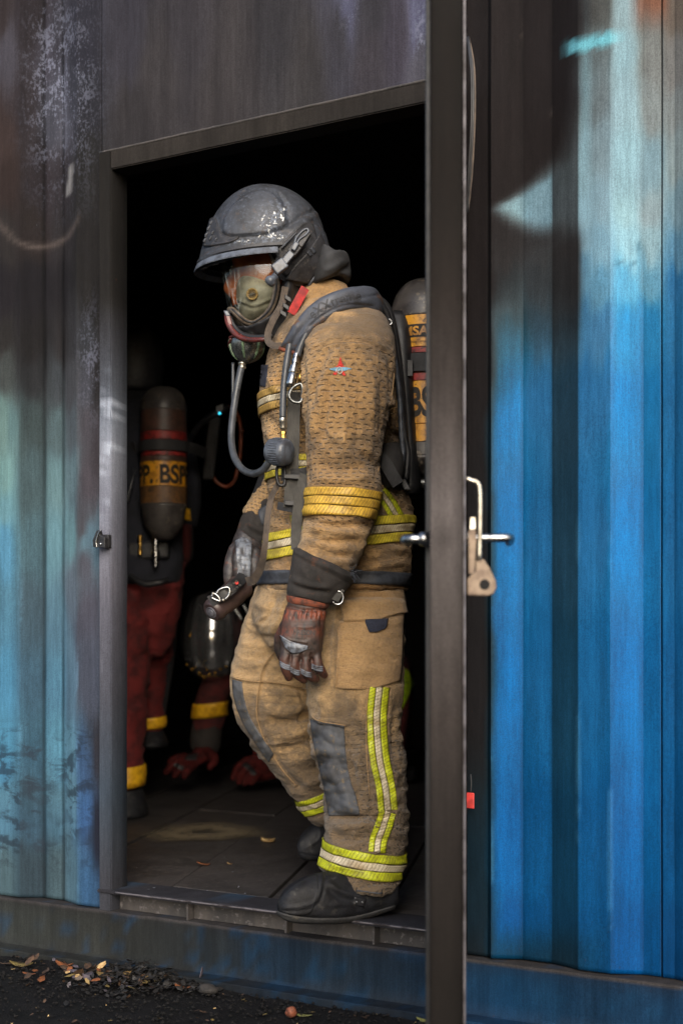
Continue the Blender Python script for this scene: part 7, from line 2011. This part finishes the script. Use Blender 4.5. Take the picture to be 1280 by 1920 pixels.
Geo().lathe(at(444, 1093, 3.665), -DV, [(0.005, 0), (0.005, 0.004), (0.001, 0.005)], 12).obj('switch', M['red_tag'], to, smooth=True)

# ------------------------------------------------------------------ second firefighter, standing with his back turned
Z2 = 5.30
p2 = thing('person', 'firefighter in dark red trousers standing behind the left frame post with back turned', 'person', at(255, 1500, Z2) * np.array([1, 1, 0]) + np.array([0, 0, SILL_Z]), 'firefighters of the crew')
def fig_body(parts, owner, m='under'):
    V, Fc, E = fuse(parts, 0.012, 3)
    return mesh_obj('body', V, Fc, M[m], owner)
L2 = lambda *r: Loft(r, 24, 4).geo()
fig_body([L2((180, 800, 330, 800, Z2, 0.10), (180, 900, 320, 900, Z2, 0.10), (190, 1040, 320, 1040, Z2, 0.10), (200, 1090, 310, 1090, Z2, 0.09)),
          L2((228, 770, 282, 770, Z2, 0.055), (228, 730, 282, 725, Z2, 0.055)), L2((240, 650, 270, 650, Z2, 0.04), (215, 680, 300, 680, Z2, 0.09), (215, 715, 298, 715, Z2, 0.09), (228, 745, 285, 745, Z2, 0.06)),
          limb([(220, 1080, Z2 - .05, .085), (235, 1270, Z2 - .08, .062), (242, 1440, Z2 - .06, .045), (238, 1490, Z2 - .06, .04)]),
          limb([(300, 1080, Z2 + .12, .085), (300, 1230, Z2 + .2, .06), (288, 1360, Z2 + .3, .042), (285, 1390, Z2 + .3, .04)]),
          limb([(190, 830, Z2, .055), (180, 950, Z2, .045), (185, 1060, Z2 + .1, .04)]), limb([(325, 830, Z2, .055), (340, 940, Z2 + .1, .045), (345, 1040, Z2 + .2, .04)])], p2)
hm = Loft([(240, 612, 275, 612, Z2, .03), (210, 640, 300, 640, Z2, .10), (200, 675, 308, 675, Z2, .12), (200, 705, 306, 705, Z2, .12), (206, 735, 300, 735, Z2, .11)], 32, 5)
V, Fc = hm.geo(); mesh_obj('helmet', V, Fc, M['helmet_dark'], p2)
j2 = [Loft([(225, 755, 290, 755, Z2, .09), (185, 785, 335, 785, Z2, .13), (175, 850, 345, 850, Z2, .145), (178, 950, 340, 950, Z2, .14), (180, 1040, 345, 1040, Z2, .15), (182, 1100, 340, 1095, Z2, .15)], 36, 5),
      Loft([(300, 785, 350, 800, Z2, .08), (318, 860, 372, 870, Z2 + .05, .075), (325, 920, 378, 930, Z2 + .1, .07), (322, 985, 368, 990, Z2 + .15, .06)], 24, 5), Loft([(160, 790, 220, 790, Z2, .08), (150, 900, 205, 900, Z2, .07), (155, 1000, 205, 1000, Z2 + .05, .06)], 24, 5)]
V, Fc, E = fuse([l.geo() for l in j2], 0.012, 3)
V = V + normals(V, Fc) * (0.006 * fbm(V * (1, 1, 1.6), 9, 3, 33))[:, None]
jk2 = mesh_obj('jacket', V, Fc, M['navy'], p2); b2v = bvh_of(V, Fc)
patch('yellow_tape', b2v, [(343, 950), (356, 955)], [(341, 972), (358, 976)], M['ankle_yellow'], jk2, 5, 8, 8)
V, Fc = Loft([(318, 980, 360, 985, Z2 + .12, .05), (320, 1030, 358, 1040, Z2 + .16, .048), (322, 1060, 350, 1064, Z2 + .2, .04)], 20, 4).geo(); mesh_obj('sleeve_end', V, Fc, M['maroon_cloth'], jk2)
t2 = [Loft([(196, 1060, 345, 1050, Z2 + .02, .13), (196, 1120, 342, 1110, Z2 + .02, .14), (200, 1190, 330, 1180, Z2 + .03, .13), (220, 1230, 310, 1230, Z2 + .03, .09)], 32, 4),
      Loft([(192, 1110, 285, 1110, Z2 - .04, .12), (196, 1200, 284, 1200, Z2 - .06, .11), (200, 1300, 276, 1300, Z2 - .08, .10), (204, 1400, 270, 1400, Z2 - .08, .095), (204, 1480, 270, 1470, Z2 - .08, .095)], 32, 5),
      Loft([(262, 1100, 345, 1085, Z2 + .10, .11), (264, 1170, 330, 1160, Z2 + .14, .10), (264, 1260, 318, 1255, Z2 + .2, .09), (263, 1330, 308, 1330, Z2 + .26, .075), (263, 1372, 307, 1368, Z2 + .28, .072)], 32, 5)]
V, Fc, E = fuse([l.geo() for l in t2], 0.009, 3)
V = V + normals(V, Fc) * (0.006 * fbm(V * (1, 1, 2.0), 9, 3, 37) + 0.005 * np.clip(1 - 1.7 * np.abs(fbm(V * (.8, .8, 2.6), 9, 3, 39)), -1, 1))[:, None]
V = sculpt(V, Fc, [([(240, 1180), (265, 1170), (282, 1160)], 5, 9), ([(240, 1240), (262, 1232), (280, 1226)], 5, -9), ([(240, 1340), (258, 1330), (272, 1324)], 5, 8), ([(278, 1190), (286, 1230), (280, 1280)], 5, -9)])
tr2 = mesh_obj('trousers', V, Fc, M['red_trouser'], p2); b2t = bvh_of(V, Fc)
band('ankle_tape', b2t, (204, 1436), (270, 1428), Z2 - .08, .095, 4, 42, M['ankle_yellow'], tr2, 5, 5, 60, 1.6)
band('ankle_tape', b2t, (263, 1340), (308, 1336), Z2 + .27, .075, 6, 27, M['ankle_yellow'], tr2, 5, 5, 60, 1.6)
for (x0, x1, yt, yb, zz) in ((200, 274, 1478, 1530, Z2 - .10), (262, 312, 1368, 1400, Z2 + .27)):
    V, Fc, E = fuse([Loft([(x0 + 6, yt, x1 - 6, yt, zz, .06), (x0, yt + (yb - yt) * .5, x1, yt + (yb - yt) * .5, zz, .09), (x0, yb - 6, x1 + 4, yb - 6, zz, .11), (x0 + 2, yb, x1 + 2, yb, zz, .10)], 28, 4).geo()], 0.008, 2)
    mesh_obj('boot', V, Fc, M['boot'], p2)
# his breathing set
ba2 = thing('breathing_apparatus', 'scuffed cylinder lettered in black on yellow, worn by the firefighter behind the left frame post', 'breathing set', at(306, 870, Z2 - .22), 'breathing sets worn by the crew')
Z2c = Z2 - .20
cy2 = cylinder(ba2, 307, Z2c, 725, 770, [(772, 812, 'cyl_brown', 0), (812.5, 828, 'cyl_red', 0), (828.5, 850, 'cyl_dark', 0), (850.5, 858, 'cyl_red', 0), (858.5, 868, 'cyl_brown', 0), (868.5, 914, 'cyl_yellow', 0.3), (914.5, 946, 'cyl_tan', 0)], (946, 1010), 43)
wrap_text(ba2, 'BSPP. BSPP.', 34 * cy2[3], 909, -0.18, cy2, 'ink', 0.035, 0.80)
base, R, zt, k, _ = cy2
auto_smooth(Geo().lathe(zt(829), (0, 0, -1), [(R + 0.001, 0), (R + 0.008, 0.001), (R + 0.008, 20 * k), (R + 0.001, 21 * k)], 40).obj('cylinder_strap', M['web_dark'], ba2, smooth=True))
ribbon('side_strap', [(255, 838, Z2c + .05), (240, 842, Z2c + .07), (225, 846, Z2c + .09)], 0.04, M['web_dark'], ba2, 0.006)
ribbon('side_strap', [(350, 838, Z2c + .02), (366, 842, Z2c + .05), (384, 850, Z2c + .12)], 0.04, M['web_dark'], ba2, 0.006)
auto_smooth(Geo().lathe(at(292, 1006, Z2c), (0.0, 0, -1), [(0.014, 0), (0.014, 0.03), (0.009, 0.034), (0.009, 0.05), (0.016, 0.054), (0.016, 0.075), (0.008, 0.08), (0.008, 0.11)], 20).obj('cylinder_valve', M['steel'], ba2, smooth=True))
auto_smooth(Geo().lathe(at(263, 1004, Z2c + .02), (0.0, 0, -1), [(0.010, 0), (0.010, 0.02), (0.006, 0.022), (0.006, 0.05), (0.009, 0.054), (0.009, 0.07)], 16).obj('reducer_valve', M['brass'], ba2, smooth=True))
Geo().obox(at(240, 1035, Z2c + .08), at(318, 1030, Z2c + .08), UP * 0.035, DV * 0.03).obj('valve_block', M['rubber'], ba2, bevel=0.01)
hose('low_hose', [(245, 1080, Z2c + .02), (270, 1095, Z2c), (300, 1092, Z2c), (315, 1088, Z2c + .03)], 0.012, 'rubber', ba2)
hose('low_hose', [(238, 940, Z2c), (246, 910, Z2c), (252, 880, Z2c + .02)], 0.006, 'hose', ba2)
hose('sling_hose', [(352, 830, Z2 + .1), (372, 800, Z2 + .05), (396, 780, Z2), (415, 772, Z2), (428, 764, Z2 + .02)], 0.012, 'rubber', ba2)
hose('orange_hose', [(404, 785, Z2 + .02), (398, 810, Z2 + .02), (392, 835, Z2 + .04), (390, 842, Z2 + .06)], 0.008, 'orange_hose', ba2)
hose('orange_hose', [(426, 762, Z2 + .02), (440, 768, Z2 + .02), (450, 795, Z2 + .04), (452, 830, Z2 + .05), (449, 862, Z2 + .06), (440, 900, Z2 + .07), (425, 912, Z2 + .08), (408, 905, Z2 + .08), (398, 890, Z2 + .08)], 0.007, 'orange_hose', ba2)
alarm = Geo().obox(at(404, 770, Z2 - .01), at(420, 764, Z2 - .01), UP * 0.016, DV * 0.014).obj('alarm_unit', M['rubber'], ba2, bevel=0.004)
Geo().lathe(at(412, 775, Z2 - .030), -DV, [(0.0045, 0), (0.0045, 0.002), (0.002, 0.004), (0.0005, 0.0045)], 16).obj('signal_light', M['led'], alarm, smooth=True)
Geo().lathe(at(454, 809, Z2 + .02), -DV, [(0.007, 0), (0.007, 0.004), (0.002, 0.007)], 14).obj('hose_stud', M['orange_hose'], ba2, smooth=True)
Geo().obox(at(404, 780, Z2 + .02), at(390, 900, Z2 + .05), RV * 0.022, DV * 0.02).obj('pressure_pouch', M['black_cloth'], ba2, bevel=0.01)

# ------------------------------------------------------------------ third firefighter, on hands and knees with a chrome helmet
Z3 = 6.05
p3 = thing('person', 'firefighter with a chrome helmet crouching on hands and knees behind the man in tan gear', 'person', at_z(470, 1470, SILL_Z), 'firefighters of the crew')
fig_body([L2((425, 1215, 470, 1170, Z3 + .05, .08), (470, 1240, 520, 1130, Z3 + .1, .13), (540, 1290, 580, 1130, Z3 + .12, .15), (640, 1310, 660, 1150, Z3 + .12, .15), (710, 1330, 725, 1200, Z3 + .1, .14)),
          L2((372, 1180, 420, 1150, Z3, .05), (376, 1230, 440, 1200, Z3, .085), (400, 1262, 450, 1235, Z3, .06)),
          limb([(440, 1220, Z3 - .1, .06), (405, 1300, Z3 - .05, .05), (390, 1385, Z3, .042), (385, 1412, Z3, .035)]), limb([(520, 1220, Z3 - .2, .06), (530, 1330, Z3 - .1, .05), (520, 1420, Z3 + .02, .04)]),
          limb([(720, 1290, Z3 + .1, .09), (690, 1390, Z3 + .05, .075), (680, 1440, Z3 + .1, .07), (760, 1450, Z3 + .2, .05)])], p3)
j3 = [Loft([(440, 1235, 485, 1150, Z3 + .05, .13), (480, 1265, 520, 1105, Z3 + .1, .19), (560, 1310, 590, 1105, Z3 + .12, .20), (650, 1330, 670, 1130, Z3 + .12, .20), (715, 1345, 740, 1180, Z3 + .1, .19)], 32, 5),
      Loft([(400, 1215, 490, 1200, Z3 - .08, .09), (382, 1270, 450, 1268, Z3 - .06, .085), (366, 1310, 426, 1310, Z3 - .04, .075), (364, 1350, 420, 1348, Z3 - .02, .07), (360, 1372, 417, 1370, Z3, .066)], 28, 5)]
V, Fc, E = fuse([l.geo() for l in j3], 0.012, 3)
V = V + normals(V, Fc) * (0.007 * fbm(V, 9, 3, 43))[:, None]
jk3 = mesh_obj('jacket', V, Fc, M['maroon_cloth'], p3); b3 = bvh_of(V, Fc)
band('wrist_tape', b3, (364, 1320), (424, 1314), Z3 - .03, .075, 0, 27, M['ankle_yellow'], jk3, 6, 5, 60, 1.8)
V, Fc, E = fuse([Loft([(706, 1200, 752, 1225, Z3 + .1, .15), (730, 1250, 768, 1240, Z3 + .05, .16), (738, 1300, 774, 1290, Z3 + .05, .15), (735, 1345, 768, 1350, Z3 + .08, .13), (700, 1420, 760, 1430, Z3 + .1, .1), (690, 1450, 750, 1460, Z3 + .12, .09)], 28, 5).geo()], 0.012, 3)
tr3 = mesh_obj('trousers', V, Fc, M['maroon_cloth'], p3); b3t = bvh_of(V, Fc)
patch('lime_tape', b3t, [(748, 1250), (765, 1258), (773, 1282)], [(746, 1290), (752, 1310), (752, 1335)], M['lime_plain'], tr3, 6, 14, 10)
# gauntlets and gloves on the floor
def floor_glove(owner, wrist, palm_r, fing, cuffr=None):
    V, Fc, E = fuse([Loft(palm_r, 24, 4).geo()] + [limb(f) for f in fing], 0.0045, 2, 0.4)
    V = V + normals(V, Fc) * (0.0015 * fbm(V, 40, 3, 47))[:, None]
    o = mesh_obj('glove', V, Fc, M['red_glove'], owner)
    return o, bvh_of(V, Fc)
V, Fc, E = fuse([Loft([(362, 1345, 418, 1342, Z3, .072), (358, 1375, 416, 1375, Z3, .074), (356, 1400, 412, 1402, Z3, .07), (366, 1412, 404, 1414, Z3, .055)], 28, 4).geo()], 0.007, 2)
V = V + normals(V, Fc) * (0.004 * fbm(V, 12, 3, 53))[:, None]
k3 = Z3 / F
g1, g1b = floor_glove(p3, None, [(368, 1398, 402, 1400, Z3 - .02, .05), (360, 1410, 396, 1420, Z3 - .06, .045), (345, 1418, 376, 1434, Z3 - .1, .04), (336, 1422, 364, 1438, Z3 - .12, .032)],
   [[(350, 1424, Z3 - .10, 8 * k3), (334, 1428, Z3 - .13, 8 * k3), (320, 1438, Z3 - .15, 7.5 * k3), (312, 1447, Z3 - .16, 6 * k3)], [(356, 1430, Z3 - .13, 8 * k3), (342, 1436, Z3 - .17, 8 * k3), (332, 1446, Z3 - .19, 7.5 * k3), (328, 1453, Z3 - .2, 6 * k3)],
    [(364, 1434, Z3 - .15, 8 * k3), (354, 1442, Z3 - .19, 8 * k3), (348, 1450, Z3 - .21, 7.5 * k3), (346, 1456, Z3 - .22, 6 * k3)], [(346, 1420, Z3 - .07, 7.5 * k3), (330, 1422, Z3 - .08, 7 * k3), (320, 1428, Z3 - .09, 6 * k3)],
    [(388, 1408, Z3 - .07, 8.5 * k3), (398, 1416, Z3 - .12, 8.5 * k3), (402, 1428, Z3 - .16, 8 * k3), (394, 1438, Z3 - .18, 6.5 * k3)]])
mesh_obj('gauntlet_cuff', V, Fc, M['cuff'], g1)
for A_, B_ in (([(352, 1416), (372, 1412)], [(346, 1424), (368, 1426)]), ([(328, 1430), (346, 1438)], [(324, 1436), (342, 1446)])):
    patch('glove_pad', g1b, A_, B_, M['rubber'], g1, 5, 10, 6, 2)
g2_, g2b = floor_glove(p3, None, [(520, 1405, 540, 1452, Z3 + .0, .04), (500, 1410, 512, 1462, Z3 - .04, .042), (478, 1414, 486, 1466, Z3 - .07, .042), (462, 1424, 468, 1466, Z3 - .09, .034)],
   [[(478, 1424, Z3 - .06, 8.5 * k3), (460, 1428, Z3 - .08, 8.5 * k3), (446, 1442, Z3 - .10, 8 * k3), (438, 1458, Z3 - .11, 6 * k3)], [(474, 1436, Z3 - .10, 8.5 * k3), (458, 1444, Z3 - .12, 8.5 * k3), (450, 1456, Z3 - .13, 8 * k3), (448, 1466, Z3 - .135, 6 * k3)],
    [(478, 1446, Z3 - .12, 8.5 * k3), (466, 1454, Z3 - .14, 8.5 * k3), (460, 1463, Z3 - .15, 7.5 * k3), (458, 1469, Z3 - .155, 6 * k3)], [(484, 1452, Z3 - .13, 8 * k3), (476, 1460, Z3 - .15, 7.5 * k3), (472, 1467, Z3 - .16, 6 * k3)],
    [(505, 1418, Z3 + .0, 8.5 * k3), (492, 1412, Z3 - .0, 8.5 * k3), (480, 1412, Z3 - .01, 7 * k3)]])
for A_, B_ in (([(452, 1436), (462, 1442), (472, 1454)], [(462, 1430), (474, 1440), (482, 1452)]), ([(484, 1420), (500, 1426)], [(490, 1414), (508, 1432)])):
    patch('glove_pad', g2b, A_, B_, M['rubber'], g2_, 4, 12, 6, 2)
# chrome helmet, crown towards us
ch = Loft([(388, 1108, 420, 1106, Z3 - .12, .03), (362, 1122, 440, 1118, Z3 - .13, .09), (347, 1150, 452, 1146, Z3 - .14, .125), (340, 1185, 456, 1182, Z3 - .14, .14), (340, 1215, 455, 1212, Z3 - .14, .14), (348, 1243, 449, 1242, Z3 - .14, .125), (362, 1264, 436, 1264, Z3 - .13, .095), (382, 1276, 416, 1276, Z3 - .12, .04)], 72, 9, 2.1)
V, Fc = ch.geo()
V = sculpt(V, Fc, [([(371, 1130), (362, 1170), (362, 1215), (372, 1262)], 3.5, 12, False), ([(424, 1130), (433, 1170), (433, 1215), (424, 1262)], 3.5, 12, False), ([(360, 1190), (395, 1186), (436, 1190)], 2.0, -3, False), ([(348, 1236), (395, 1254), (446, 1236)], 3, 5, False)])
chm = mesh_obj('helmet', V, Fc, M['chrome'], p3); chb = bvh_of(V, Fc)
for x, y in ((350, 1246), (360, 1255), (374, 1262), (388, 1255), (393, 1265), (404, 1262), (414, 1255), (424, 1250), (383, 1270)):
    h = cast(chb, x, y)
    if h: Geo().lathe(h[0], h[1], [(0.006, -0.002), (0.006, 0.002), (0.003, 0.005), (0.001, 0.0055)], 12).obj('rivet', M['gold'], chm, smooth=True)
h = cast(chb, 356, 1192)
if h: Geo().obox(h[0] - DV * 0.004, h[0] + RV * 0.02 + UP * 0.014 - DV * 0.004, UP * 0.006, DV * 0.004).obj('clip', M['gold'], chm)
Geo().tube([at(x, y, Z3 - .35) for x, y in ((437, 1137), (446, 1150), (454, 1163))], 0.006, 8, 4).obj('visor_arm', M['steel'], chm, smooth=True)
Geo().tube([at(x, y, Z3 - .33) for x, y in ((456, 1132), (463, 1146), (468, 1156))], 0.006, 8, 4).obj('visor_arm', M['steel'], chm, smooth=True)
